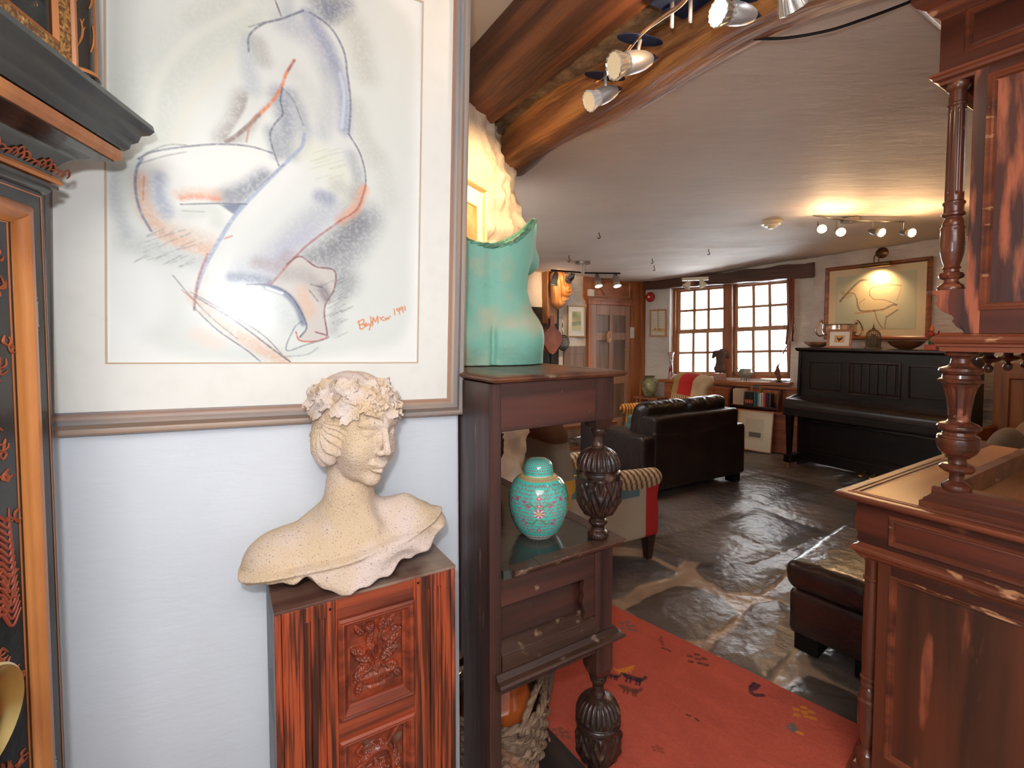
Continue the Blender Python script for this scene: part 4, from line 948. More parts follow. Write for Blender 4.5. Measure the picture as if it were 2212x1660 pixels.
def cupcover(z0, h_, R):
    # from the foot up; z0 = bottom, h_ = total height; fractions measured off the photograph
    f = [(.42, 0), (.47, .015), (.47, .045), (.40, .06), (.30, .075), (.28, .10), (.34, .12), (.42, .135), (.43, .15), (.36, .165), (.30, .175)]
    cup_ = [(.32, .18), (.55, .215), (.78, .27), (.92, .34), (.97, .42), (.98, .50), (.97, .56)]
    band = [(.97, .565), (1.0, .575), (1.0, .60), (.96, .61), (.90, .615)]
    cov = [(.90, .618), (.97, .635), (.97, .66), (.93, .70), (.82, .745), (.64, .785), (.42, .81), (.27, .82)]
    nk = [(.27, .822), (.31, .83), (.28, .84), (.25, .86), (.25, .915), (.30, .93), (.36, .95), (.38, .97), (.36, .985), (.42, 1.0)]
    P_ = densify([(a, b) for a, b in f]+smoothp(cup_)+band+smoothp(cov)+nk, .02)
    Pz = [(a*R, z0+b*h_) for a, b in P_]; o = [Pz[0]]
    for a, b in zip(Pz[:-1], Pz[1:]):
        n_ = max(1, int(hypot(b[0]-a[0], b[1]-a[1])/.0022)); o += [(a[0]+(b[0]-a[0])*i/n_, a[1]+(b[1]-a[1])*i/n_) for i in range(1, n_+1)]
    fn = comb(acan(5, .010, z0+.19*h_, z0+.555*h_, .3), gad(22, .007, z0+.632*h_, z0+.80*h_), gad(20, .004, z0+.0*h_, z0+.05*h_))
    return o, fn
for k, y0 in enumerate((.035, LN-.035)):
    pr, fn = cupcover(.823, .347, .068)
    MB().lathe(pr, pc-.003, y0, 0, seg=220, fn=fn).build('upper_column', CUPB, t, smooth=True)
    pr, fn = cupcover(.02, .362, .071)
    MB().lathe(pr, pc+.003, y0, 0, seg=220, fn=fn).build('lower_column', CUPB, t, smooth=True)
    m = MB(); m.box(.352, .418, y0-.033, y0+.033, .41, .50)
    m.hexa([(.364, y0-.024, .382), (.412, y0-.024, .382), (.412, y0+.024, .382), (.364, y0+.024, .382)], [(.352, y0-.033, .41), (.418, y0-.033, .41), (.418, y0+.033, .41), (.352, y0+.033, .41)])
    MB().box(.358, .414, y0-.028, y0+.028, 0, .022).build('foot_block', CUPW, t, bev=.003)
    m.build('leg_block', CUPW, t, bev=.002)
# carved canted panel and cupboard front in the upper stage
X, Z = np.meshgrid(np.linspace(0, .23, 130), np.linspace(.83, 1.19, 190), indexing='ij')
H_ = .011*abs(fbm(X*26, Z*22, 3, 3))**.6; H_ = H_+.006*np.sin(X*90+4*fbm(X*12, Z*12, 1, 2))*np.sin(Z*70); H_ *= ((X > .03) & (X < .2) & (Z > .87) & (Z < 1.16))
ca_, sa_ = cos(radians(62)), sin(radians(62))
m = MB(); bx_, by_ = .022, .05; m.grid(bx_+X*ca_+H_*sa_, by_+X*sa_-H_*ca_, Z)
m.add([(bx_, by_+.02, .82), (bx_+.23*ca_, by_+.23*sa_+.02, .82), (bx_+.23*ca_, by_+.23*sa_+.02, 1.2), (bx_, by_+.02, 1.2)], [(0, 1, 2, 3)])
m.build('canted_panel', CUPB, t, smooth=40)
m = MB(); m.box(.115, .14, .25, LN-.25, .82, 1.2); m.box(.02, .115, .252, .27, .82, 1.2); m.box(.11, .125, .232, .27, .82, 1.2); m.pieces('upper_front', CUPW, t, bev=.002)
m = MB(); m.box(-.012, -.002, .16, LN-.02, .5, 1.32); m.build('back_boards', CUPW, t)
# middle shelf
SHD = wood('jar_tinted_dark_shelf', srgb(56, 58, 52), srgb(38, 36, 34), 0, 10, .2, third=(srgb(100, 96, 88), 60., .72, .78), coat=.3)  # green of the jar's reflection is mixed into the wood colour
m = MB(); m.box(.018, .405, -.004, LN, .797, .822); m.build('shelf', SHD, t)
m = MB(); prs = [(-.02, .795), (.0, .795), (.014, .800), (.022, .808), (.024, .815), (.03, .818), (.028, .8225), (.0, .8235), (-.02, .8228)]
m.mould([(.045, .006), (.13, .006)], [(a*.92, b-.001) for a, b in prs]); m.mould([(.128, .006), (.20, .006)], prs); m.mould([(.198, .006), (.42, .006), (.42, LN)], [(a*.97, b) for a, b in prs]); m.build('shelf_moulding', CUPM, t, smooth=30)
# drawer stage with the broken apron
m = MB(); m.box(.014, .345, .004, .03, .722, .798)
m.prism([(.30, .722), (.345, .722), (.345, .60), (.302, .60), (.306, .62), (.296, .65), (.302, .672), (.298, .69), (.302, .71)], 1, .004, .022)
m.build('apron', CUPX, t, bev=.0015)
m = MB(); m.box(.018, .345, .036, .046, .53, .74); m.build('sunk_panel', CUPX, t)
m = MB(); m.hexa([(.016, .0, .586), (.345, .0, .586), (.345, .036, .60), (.016, .036, .60)], [(.016, .0, .590), (.345, .0, .590), (.345, .036, .612), (.016, .036, .612)]); m.box(.016, .344, -.003, .03, .545, .588)
m.build('lower_rail', CUPM, t, bev=.003)
m = MB(); m.box(.343, .412, .0, .07, .50, .80); m.box(.343, .412, LN-.07, LN, .50, .80); m.box(.385, .405, .07, LN-.07, .54, .80); m.pieces('drawer_stage', CUPW, t, bev=.002)
m = MB(); m.mould([(-.004, .0), (.418, .0), (.418, LN), (-.004, LN)], [(-.03, .498), (-.008, .498), (.0, .502), (.012, .505), (.022, .512), (.028, .520), (.024, .526), (.012, .530), (.004, .545), (-.03, .547)]); m.box(.014, .41, .02, LN-.02, .50, .53)
m.build('pot_board_moulding', CUPM, t, smooth=30)
m = MB(); m.box(.014, .35, .006, .03, .478, .50); m.box(-.02, .41, LN-.03, LN, .03, .06); m.pieces('lower_apron', CUPW, t)
m = MB()
for x_, z_ in ((.353, .787), (.353, .763), (.360, .79), (.0, .70), (.0, .665)): m.ball((x_, -.001, z_), (.003, .0015, .003), 8, 6)
m.pieces('peg', CUPM, t)

# ---------------------------------------------------------------- ginger jar on the middle shelf
JT = (72, 205, 186)
def jar_canvas():
    w, h = 640, 300; c = Canvas(w, h, JT)
    rr = random.Random(2); PK = (160, 100, 112)
    for j in range(14):
        for i in range(42):
            x = i*15.2+(j % 2)*7+rr.uniform(-2.5, 2.5); y = 30+j*17+rr.uniform(-3, 3)
            if y > 262: continue
            s_ = rr.choice((-1, 1)); c.stroke([(x-5*s_, y+2), (x-2*s_, y-6), (x+3*s_, y-4), (x+2*s_, y+1), (x, y-1)], 2.0, PK, .95, .4, n=3)
            c.stroke([(x+3*s_, y+6), (x+7*s_, y+2), (x+5*s_, y-3)], 1.7, PK, .9, .4, n=3)
    for k in range(4):
        cx_ = 90+k*160
        for q in range(14):
            a = q*2*pi/14; c.stroke([(cx_+5*cos(a), 150+6*sin(a)), (cx_+17*cos(a), 150+20*sin(a))], 4.2, (206, 62, 104) if q % 2 else (238, 200, 214), .95, .4)
        c.blob((cx_, 150), 8, (150, 170, 120), .95, .4); c.blob((cx_, 150), 4, (230, 190, 90), .9, .4)
        for sx in (-1, 1):
            c.stroke([(cx_+10*sx, 122), (cx_+30*sx, 104), (cx_+46*sx, 112)], 6, (96, 140, 96), .9, .4); c.stroke([(cx_+8*sx, 180), (cx_+24*sx, 200), (cx_+44*sx, 196)], 6, (96, 140, 96), .9, .4)
            for dx, dy in ((36, 118), (50, 100), (48, 204), (56, 188)):
                for q in range(4): a = q*pi/2+.4; c.stroke([(cx_+dx*sx, dy), (cx_+(dx+7*cos(a))*sx, dy+7*sin(a))], 4, (196, 70, 130), .9, .4)
        for dy in (78, 235, 112):
            for q in range(5): a = q*2*pi/5; c.stroke([(cx_, dy), (cx_+8*cos(a), dy+7*sin(a))], 5, (210, 62, 96), .95, .4)
            c.blob((cx_, dy), 3, (240, 180, 190), .9, .4)
        for q in range(5): a = q*2*pi/5; c.stroke([(cx_+80, 90+0*q), (cx_+80+9*cos(a), 90+9*sin(a))], 4, (188, 62, 110), .9, .4)
    c.A[272:] = srgb(186, 202, 222)
    for i in range(0, 640, 10): c.stroke([(i, 274), (i, 296)], 2, (200, 120, 140) if (i//10) % 2 else (232, 212, 96), .9, .3); c.stroke([(i+5, 276), (i+5, 294)], 3, (236, 226, 150), .8, .3)
    c.A[270:272] = srgb(150, 110, 120); c.A[0:14] = srgb(214, 200, 132)
    for i in range(0, 640, 9): c.stroke([(i, 14), (i+4.5, 5), (i+9, 14)], 1.5, (176, 106, 110), .9, .3, n=2)
    return c
jc = jar_canvas(); GLZ = M('turquoise_glaze', (0, 0, 0), vc=True, rough=.12, coat=.6)
t = thing('ginger_jar', 'turquoise porcelain ginger jar with domed lid and pink flowers, on the cupboard shelf', 'jar', np.array([*G(1163, 1152, .8235)[:2], .8235]), CUP.rz+.1); t.scale = (1.13, 1.13, 1.13)
prj = smoothp([(.040, 0), (.056, .012), (.070, .035), (.080, .065), (.0835, .095), (.081, .120), (.072, .145), (.056, .162), (.040, .168)], 10)
zs = np.linspace(0, .168, 300); rs = np.interp(zs, [p[1] for p in prj], [p[0] for p in prj]); th = np.linspace(0, 2*pi, 640)
m = MB(); TH, RR = np.meshgrid(th, rs[::-1]); ZZ = np.repeat(zs[::-1][:, None], 640, 1); m.grid(RR*np.cos(TH), RR*np.sin(TH), ZZ, jc.A.astype(float))
m.build('jar_body', GLZ, t, smooth=True)
m = MB(); m.lathe([(.0385, .164), (.0385, .172), (.036, .172)], seg=48); m.lathe([(.036, 0), (.040, -.001), (.041, .001)], seg=48); m.build('white_rim', M('white_porcelain', srgb(236, 236, 228), rough=.15, coat=.5), t, smooth=50)
lc = Canvas(360, 110, JT); rr = random.Random(4)
for j in range(9):
    for i in range(36):
        x = i*10+(j % 2)*5; y = 8+j*11.5; s_ = rr.choice((-1, 1)); lc.stroke([(x-3*s_, y+1), (x-1*s_, y-3), (x+2*s_, y-1.5), (x+.5*s_, y+1)], 2.2, (160, 100, 112), .95, .4, n=3)
lid = smoothp([(.006, .213), (.022, .211), (.034, .203), (.0405, .190), (.0415, .172)], 8); tt = np.linspace(0, 1, 110)
lr = np.interp(tt, np.linspace(0, 1, len(lid)), [p[0] for p in lid]); lz = np.interp(tt, np.linspace(0, 1, len(lid)), [p[1] for p in lid]); lr[0] = 0
TH, RR = np.meshgrid(np.linspace(0, 2*pi, 360), lr); m = MB(); m.grid(RR*np.cos(TH), RR*np.sin(TH), np.repeat(lz[:, None], 360, 1), lc.A.astype(float)); m.build('lid', GLZ, t, smooth=True)

# ---------------------------------------------------------------- turquoise torso on the cupboard
TQ = M('turquoise_patina', srgb(112, 190, 170), srgb(150, 188, 160), ns=4.5, lo=.42, hi=.66, rough=.62, third=(srgb(158, 176, 146), 60., .6, .8), bump=.25, bs=60)
TF = Fr(*(CUP.wor(.216, .45)[:2]), 14)
def torf(X, Y, Z, hollow=True):
    # back view: -y towards the room; x to the right
    ax_ = abs(X)
    zz = [0, .06, .12, .18, .235, .29, .34, .40, .46]; hw = [.178, .177, .165, .140, .124, .128, .140, .146, .15]; hd_ = [.105, .112, .108, .088, .076, .080, .086, .086, .08]
    W_ = np.interp(Z, zz, hw); Dp = np.interp(Z, zz, hd_)
    k = np.sqrt((X/W_)**2+(Y/Dp)**2); d = (k-1)*np.minimum(W_, Dp)*.9
    d = smin(d, sd_ell(ax_, Y, Z, (.082, -.046, .085), (.080, .075, .085)), .03)      # buttocks
    d = smin(d, sd_ell(ax_, Y, Z, (.120, .068, .345), (.062, .064, .056)), .014)       # breasts, far side
    d = smin(d, sd_cap(ax_, Y, Z, (.125, .03, .36), (.152, .035, .455), .03, .012), .03)
    d = d+.010*np.exp(-(X/.022)**2)*sstep(.10, .20, Z)*(Y < 0)+.012*np.exp(-(X/.008)**2)*sstep(.15, .08, Z)*(Y < .02)
    d = d+.002*fbm(X*12, Y*12, Z*12, 3)
    rim = .362+.105*(ax_/.15)**2.2+.030*sstep(0, .1, Y)
    d = smax(d, Z-rim, .004)
    inner = (np.sqrt((X/(W_-.025))**2+(Y/(Dp-.025))**2)-1)*np.minimum(W_, Dp)*.9
    d = smax(d, -np.maximum(inner, .30-Z), .004)
    return np.maximum(d, .001-Z)
def tqcol(V):
    x, y, z = V.T; W_ = np.interp(z, [0, .12, .235, .34, .46], [.178, .165, .124, .140, .15])
    a = np.array(srgb(134, 196, 176)); b = np.array(srgb(182, 190, 164)); c = np.array(srgb(186, 174, 154))
    k = sstep(-.25, .30, fbm(x*7, y*7, z*7, 4)+.7*np.exp(-((z-.13)/.06)**2)-.3)[:, None]; o = a*(1-k)+b*k
    ins = ((np.hypot(x/(W_-.019), y/(np.interp(z, [0, .12, .235, .34, .46], [.105, .108, .076, .086, .08])-.019)) < 1) & (z > .262))[:, None]
    return np.where(ins, c*(.8+.3*fbm(x*20, y*20, z*20, 2))[:, None], o)
t = thing('torso_sculpture', 'turquoise patinated sculpture of a bare torso with a twisted open rim, on the cupboard', 'sculpture', TF.wor(0, 0, ZT+.0005), TF.rz); t.scale = (1.19, 1.08, 1.13)
TQV = M('turquoise_patina_paint', (0, 0, 0), vc=True, rough=.6, bump=.3, bs=70)
sculpt('torso_shell', torf, (-.2, -.14, 0), (.2, .16, .51), .0034, TQV, t, tqcol)
m = MB()
for q in range(3):
    pts = []
    for a in np.linspace(0, 2*pi, 150):
        cx_, sy_ = cos(a), sin(a); W_ = .141; Dp = .079; X_ = W_*cx_; Y_ = Dp*sy_
        if abs(cx_) > .75: X_ *= 1+.05*(abs(cx_)-.75)*4
        z_ = .362+.105*(abs(X_)/.15)**2.2+.030*float(sstep(0, .1, Y_)); tw = a*13+q*2*pi/3
        pts.append((X_+.0045*cos(tw)*cx_, Y_+.0045*cos(tw)*sy_, z_+.0045*sin(tw)+.002*sin(a*7)))
    m.tube(pts, .0042, 7)
m.build('twisted_rim', M('green_twisted_clay', srgb(128, 184, 150), srgb(90, 130, 110), ns=40, rough=.7, bump=.5, bs=80), t, smooth=True)
# ---------------------------------------------------------------- sideboard with turned supports, right foreground
SBW = wood('walnut_stained_panel', srgb(112, 60, 40), srgb(68, 40, 30), 2, 9, .30, third=(srgb(158, 86, 62), 5, .64, .72, (3, 3, .5)), bump=.12, coat=.15)
SBU = wood('walnut_upper_panel', srgb(112, 58, 44), srgb(74, 48, 44), 2, 12, .34, third=(srgb(186, 104, 74), 8, .51, .60, (2.5, 2.5, .35)), bump=.18)
SBR = wood('walnut_rail', srgb(110, 54, 38), srgb(70, 38, 30), 0, 12, .32, third=(srgb(160, 88, 62), 9, .62, .72), bump=.12)
SBT = wood('turned_walnut', srgb(118, 62, 42), srgb(72, 40, 30), 2, 22, .24, third=(srgb(168, 100, 70), 16, .62, .72), bump=.06, coat=.25)
SBM = wood('worn_walnut_moulding', srgb(142, 76, 50), srgb(88, 48, 36), 0, 16, .32, third=(srgb(206, 150, 108), 12, .64, .70, (1, 1, 3)), bump=.1)
GOLDTOP = wood('honey_worktop', srgb(198, 134, 74), srgb(170, 104, 52), 1, 7, .26, k=.2, bump=.03, coat=.2)
t = thing('sideboard', 'tall walnut sideboard with turned supports and a honey coloured worktop, at the right', 'sideboard', CAB.o, CAB.rz)
CD, CLn = .60, 1.34
Y0 = .045
# worktop
m = MB(); m.box(.045, CD, .022, CLn-.02, .932, .9495); m.build('worktop', GOLDTOP, t, bev=.001)
pm = [(-.05, .925), (-.014, .925), (-.008, .929), (.002, .930), (.010, .937), (.012, .943), (.008, .948), (.0, .951), (-.018, .9512), (-.020, .954), (-.025, .954), (-.027, .9508), (-.033, .9508), (-.035, .9535), (-.040, .9535), (-.042, .9497), (-.05, .9497)]
m = MB(); m.mould([(.005, CLn), (.005, .005), (CD+.02, .005)], pm); m.build('worktop_moulding', SBM, t, smooth=28)
# frieze and lower stage
m = MB(); m.box(.055, CD, Y0, CLn-.06, .745, .926); m.build('frieze', SBR, t)
m = MB(); m.prism([(.055, .925), (.046, .925), (.040, .905), (.043, .885), (.037, .865), (.040, .835), (.047, .815), (.043, .80), (.052, .79), (.055, .79)], 1, Y0, Y0+.07)
m.build('scroll_bracket', SBR, t, smooth=35)
fp = [(0, 0), (0, .001), (.004, .005), (.010, .004), (.014, -.001), (.018, .001), (.021, -.006), (.021, -.01), (0, -.01)]
m = MB(); m.frame(.128, CD-.02, .805, .900, fp, y=Y0-.001); m.build('frieze_moulding', SBM, t, smooth=30)
pw2 = [(-.03, .742), (.0, .742), (.004, .748), (.012, .756), (.014, .762), (.022, .768), (.024, .776), (.020, .782), (.010, .786), (.004, .792), (-.03, .792)]
m = MB(); m.mould([(.058, CLn-.06), (.058, Y0+.002), (CD, Y0+.002)], pw2); m.build('waist_moulding', SBM, t, smooth=30)
m = MB(); m.box(.104, CD, Y0+.012, CLn-.08, .10, .745); m.build('carcass', SBR, t)
m = MB(); m.box(.104, .138, Y0, Y0+.02, .08, .745); m.box(CD-.03, CD, Y0, Y0+.02, .08, .745); m.pieces('stile', SBW, t, bev=.001)
m = MB(); m.box(.138, CD-.03, Y0, Y0+.02, .715, .745); m.box(.138, CD-.03, Y0, Y0+.02, .08, .14); m.pieces('rail', SBR, t, bev=.001)
m = MB(); m.frame(.136, CD-.028, .138, .717, [(0, 0), (0, .003), (.006, .004), (.009, 0), (.014, .001), (.018, -.008), (0, -.008)], y=Y0); m.build('panel_moulding', SBM, t, smooth=30)
m = MB(); m.box(.148, CD-.04, Y0+.006, Y0+.012, .15, .705); m.build('end_panel', SBW, t)
m = MB(); m.box(.045, CD, Y0-.004, CLn-.06, 0, .062); m.build('plinth', SBR, t, bev=.006)
# front doors (face the long room)
for y0 in (.16, .16+.39, .16+.78):
    d_ = MB().box(.098, .108, y0-.03, y0+.33, .14, .70).build('door', SBW, t, bev=.003)
    MB().ball((.090, y0+.01, .45), (.010, .010, .010), 12, 8).build('knob', BRASS, d_, smooth=True)
LC = [(.024, .0), (.026, .03), (.028, .05), (.026, .085), (.026, .10), (.020, .108), (.015, .118), (.018, .13), (.027, .18), (.029, .23), (.027, .262), (.029, .268), (.029, .276), (.023, .282), (.024, .30), (.020, .312), (.016, .318), (.022, .322), (.023, .330), (.021, .338), (.0245, .345), (.0245, .352), (.020, .356), (.021, .40), (.0215, .50), (.0205, .62), (.0195, .668), (.024, .672), (.024, .680), (.0195, .684), (.0195, .728), (.024, .735), (.025, .744)]
for y0 in (Y0+.028, CLn-.09): MB().lathe(LC, .079, y0, 0, seg=40).build('lower_column', SBT, t, smooth=35)
# stepped base of the upper stage
prb = [(-.05, .949), (.004, .949), (.004, .966), (-.004, .970), (-.004, .976), (-.010, .980), (-.018, .990), (-.018, 1.008), (-.022, 1.012), (-.05, 1.012)]
m = MB(); m.mould([(.205, CLn-.22), (.205, .062), (CD+.02, .062)], [(a+.004, b) for a, b in prb])
m.box(.24, CD+.01, .10, .13, .949, 1.011); m.build('upper_plinth', SBM, t, smooth=28)
# the turned urn supports between worktop and upper stage
US = [(.033, 1.010), (.0345, 1.016), (.033, 1.024), (.024, 1.030), (.0175, 1.036), (.0165, 1.050), (.019, 1.058), (.034, 1.062), (.0405, 1.070), (.0405, 1.076), (.034, 1.083), (.022, 1.086), (.0205, 1.094), (.0205, 1.100), (.028, 1.103), (.030, 1.107), (.040, 1.116), (.0475, 1.130), (.0495, 1.145), (.0485, 1.156), (.047, 1.158), (.0485, 1.161), (.046, 1.166), (.038, 1.168), (.036, 1.176), (.044, 1.180), (.0495, 1.186), (.0495, 1.192), (.044, 1.199), (.033, 1.203), (.026, 1.207), (.0245, 1.211), (.0265, 1.24), (.031, 1.275), (.0365, 1.300), (.044, 1.314), (.050, 1.318), (.051, 1.323), (.048, 1.327), (.042, 1.329), (.041, 1.338), (.047, 1.343), (.0505, 1.350), (.048, 1.357), (.038, 1.361), (.030, 1.364), (.024, 1.372), (.022, 1.384), (.026, 1.390), (.036, 1.393), (.038, 1.399), (.034, 1.404)]
def flut(th, z, r): w = sstep(1.218, 1.224, z)*sstep(1.308, 1.298, z); return -.0045*w*np.clip((np.cos(8*th+.5)-.45)/.3, 0, 1)
def dns(pr, s_=.002):
    o = [pr[0]]
    for a, b in zip(pr[:-1], pr[1:]):
        n_ = max(1, int(hypot(b[0]-a[0], b[1]-a[1])/s_)); o += [(a[0]+(b[0]-a[0])*i/n_, a[1]+(b[1]-a[1])*i/n_) for i in range(1, n_+1)]
    return o
for y0 in (.098, CLn-.26): MB().lathe([(a*.98, b) for a, b in dns(US)], .268, y0, 0, seg=112, fn=flut).build('turned_support', SBT, t, smooth=38)
# upper stage
ux0 = .285
m = MB(); m.box(ux0, CD+.0, .062, CLn-.24, 1.45, 2.40); m.build('upper_carcass', SBR, t)
m = MB(); m.box(ux0-.0, ux0+.030, .050, .075, 1.455, 2.16); m.box(CD-.04, CD, .050, .075, 1.455, 2.16); m.pieces('upper_stile', SBU, t, bev=.001)
m = MB(); m.box(ux0+.03, CD-.04, .050, .075, 1.455, 1.520); m.box(ux0+.03, CD-.04, .050, .075, 2.135, 2.16); m.pieces('upper_rail', SBR, t, bev=.001)
m = MB(); m.frame(ux0+.028, CD-.038, 1.518, 2.137, [(0, 0), (0, .004), (.006, .006), (.010, .001), (.015, .002), (.020, -.008), (0, -.008)], y=.050); m.build('upper_panel_moulding', SBM, t, smooth=30)
m = MB(); m.box(ux0+.04, CD-.05, .056, .062, 1.53, 2.125); m.build('upper_end_panel', SBU, t)
m = MB(); m.prism([(.05, 1.455), (.05, 1.578), (.0, 1.578), (-.0, 1.568), (.012, 1.564), (.016, 1.552), (.010, 1.545), (.020, 1.520), (.034, 1.505), (.037, 1.498), (.034, 1.490), (.040, 1.474), (.050, 1.462)], 1, 0, .055); m.mv(ux0-.085+.037, .050, 0)
m.V = [np.stack([(v[:, 0]-(ux0-.048))*1.72+(ux0-.086), v[:, 1], v[:, 2]], 1) for v in m.V]
for k_, y0 in enumerate((0, CLn-.24-.055-.062)):
    mm = MB(); mm.V = [v+np.array([0, y0, 0]) for v in m.V]; mm.F = m.F; mm.n = m.n; mm.MI = m.MI; mm.build('column_bracket', SBU, t, bev=.0015)
pb_ = [(-.03, 1.405), (.0, 1.405), (.0, 1.418), (.006, 1.420), (.006, 1.426), (.014, 1.430), (.018, 1.438), (.014, 1.446), (.004, 1.452), (.0, 1.458), (-.03, 1.458)]
m = MB(); m.mould([(.232, CLn-.24), (.232, .056), (CD, .056)], pb_); m.box(.235, CD, .06, CLn-.25, 1.407, 1.45); m.build('base_moulding', SBM, t, smooth=30)
UC = [(.030, 1.578), (.031, 1.584), (.028, 1.591), (.020, 1.597), (.0165, 1.602), (.0165, 1.608), (.026, 1.612), (.029, 1.619), (.026, 1.626), (.018, 1.629), (.017, 1.636), (.021, 1.640), (.0185, 1.644), (.0175, 1.647), (.022, 1.662), (.0265, 1.685), (.028, 1.710), (.0275, 1.733), (.026, 1.745), (.028, 1.749), (.0275, 1.754), (.024, 1.757), (.0245, 1.764), (.021, 1.776), (.018, 1.779), (.019, 1.783), (.026, 1.787), (.026, 1.792), (.0225, 1.796), (.0225, 1.814), (.0255, 1.819), (.0255, 1.823), (.021, 1.827), (.0205, 1.95), (.0195, 2.085), (.0225, 2.089), (.0225, 2.094), (.0195, 2.098), (.0195, 2.128), (.024, 2.133), (.027, 2.142), (.027, 2.150)]
def flut2(th, z, r): w = sstep(1.842, 1.850, z)*sstep(2.082, 2.074, z); return -.0035*w*np.clip((np.cos(7*th+.9)-.3)/.3, 0, 1)
for y0 in (.078, CLn-.27): MB().lathe(dns(UC, .004), .245, y0, 0, seg=96, fn=flut2).build('upper_column', SBT, t, smooth=35)
m = MB(); m.box(.21, CD, .050, CLn-.24, 2.165, 2.36); m.build('entablature', SBR, t, bev=.001)
m = MB(); m.frame(.262, CD-.02, 2.215, 2.33, fp, y=.049); m.build('entablature_moulding', SBM, t, smooth=30)
m = MB(); m.mould([(.212, CLn-.24), (.212, .052), (CD, .052)], [(-.03, 2.150), (.0, 2.150), (.002, 2.158), (.012, 2.163), (.014, 2.170), (.020, 2.174), (.020, 2.180), (.004, 2.186), (-.03, 2.186)]); m.build('necking_moulding', SBM, t, smooth=30)
cx2 = [(-.03, 2.325), (.0, 2.325), (.006, 2.335), (.02, 2.345), (.028, 2.36), (.045, 2.37), (.055, 2.385), (.055, 2.395), (-.03, 2.40)]
m = MB(); m.mould([(.212, CLn-.24), (.212, .052), (CD, .052)], cx2); m.build('cornice', SBM, t, smooth=30)
PDt = [(.010, 1.407), (.030, 1.406), (.030, 1.400), (.014, 1.396), (.011, 1.388), (.014, 1.383), (.027, 1.379), (.029, 1.373), (.022, 1.368), (.010, 1.365), (.005, 1.361), (.006, 1.357), (.0115, 1.352), (.013, 1.344), (.010, 1.336), (.002, 1.332)]
for q in range(4): MB().lathe(PDt, .262, .36+q*.20, 0, seg=30).build('pendant', SBT, t, smooth=35)

# ---------------------------------------------------------------- red rug
q = [G(1328, 1313, 0), G(1835, 1560, 0)]
rgx = q[1]-q[0]; rgx /= np.linalg.norm(rgx); rgy = np.array([-rgx[1], rgx[0], 0])     # rgy points to the long room
RG = np.array([*q[0][:2], 0])
# extent: along rgx from -.9 to 1.6 ; across 0 to -1.3
def rg_uv(px, py): w = G(px, py, .012)-RG; return w@rgx, w@rgy
w_, h_ = 800, 470; u0, u1, v0, v1 = -.40, 1.10, -.885, 0.0
def rtf(p): u, v = rg_uv(*p); return ((u-u0)/(u1-u0)*(w_-1), (v1-v)/(v1-v0)*(h_-1))
rc = Canvas(w_, h_, (196, 94, 76), rtf); rc.k = w_/(u1-u0)/520.
rc.A *= (1+.10*rc.N[..., None]+.10*rc.N2[..., None]+.07*fbm(rc.X*.004, rc.Y*.09, 4, 3)[..., None])
def mot(pts, w, c, a=.9): rc.stroke(pts, w, c, a, .3, .25, n=3)
NV = (52, 46, 62); GR = (96, 92, 92); YO = (226, 142, 54); TL = (84, 112, 118)
def animal(cx_, cy_, s_, c, fl=1):
    f_ = lambda x, y: (cx_+x*s_*fl, cy_+y*s_)
    mot([f_(-16, -5), f_(-4, 0), f_(10, 4)], 13*s_, c); mot([f_(10, 4), f_(18, 2), f_(22, -2)], 7*s_, c); mot([f_(-16, -5), f_(-24, -9)], 6*s_, c)
    for x in (-14, -6, 6, 12): mot([f_(x, 0), f_(x-2, 11+x*.3)], 4*s_, c)
def cross(cx_, cy_, s_, c):
    for dx, dy in ((-16, -9), (-2, -12), (12, -4), (-14, 2), (4, 5), (16, 8), (0, -3)): mot([(cx_+dx*s_, cy_+dy*s_), (cx_+dx*s_+5*s_, cy_+dy*s_+1)], 7*s_, c)
cross(1355, 1355, .9, TL); cross(1505, 1427, 1.1, (84, 62, 58)); animal(1348, 1447, .9, YO, -1); animal(1325, 1460, .7, NV); animal(1370, 1465, 1.1, NV); animal(1363, 1490, 1.0, (110, 66, 54))
mot([(1425, 1380), (1432, 1395), (1428, 1375)], 6, (150, 72, 54)); mot([(1430, 1400), (1440, 1403), (1448, 1407)], 5, (90, 54, 50))
mot([(1632, 1478), (1622, 1490), (1628, 1500), (1648, 1502)], 9, NV); mot([(1628, 1476), (1620, 1484)], 6, NV); mot([(1640, 1480), (1630, 1490)], 6, NV)
cross(1735, 1542, 1.15, YO); mot([(1705, 1572), (1718, 1578), (1712, 1566)], 10, TL); mot([(1724, 1582), (1732, 1585)], 7, YO)
mot([(1484, 1544), (1490, 1546)], 5, (92, 60, 56)); mot([(1503, 1552), (1508, 1556)], 5, (92, 60, 56)); cross(1210, 1585, .9, (134, 84, 72)); cross(1420, 1620, .6, (150, 72, 54))
X, Y = np.meshgrid(np.linspace(u0, u1, w_), np.linspace(v1, v0, h_)); Z = .011+.0012*fbm(X*60, Y*60, 1, 2)+.003*fbm(X*3, Y*3, 2, 2)
edge = np.minimum(np.minimum(X-u0, u1-X), np.minimum(Y-v0, v1-Y)); Z = np.where(edge < .004, 0.0, Z)
m = MB(); m.grid(X, Y, Z, rc.A.astype(float)); RUGM = M('wool_rug', (0, 0, 0), vc=True, rough=.95, spec=.1, bump=.5, bs=260)
o = m.build('rug', RUGM, smooth=True, loc=RG+np.array([0, 0, .0]), rz=atan2(rgx[1], rgx[0])); tag(o, 'red wool rug with small woven animals and flowers, on the flagstones', 'rug')

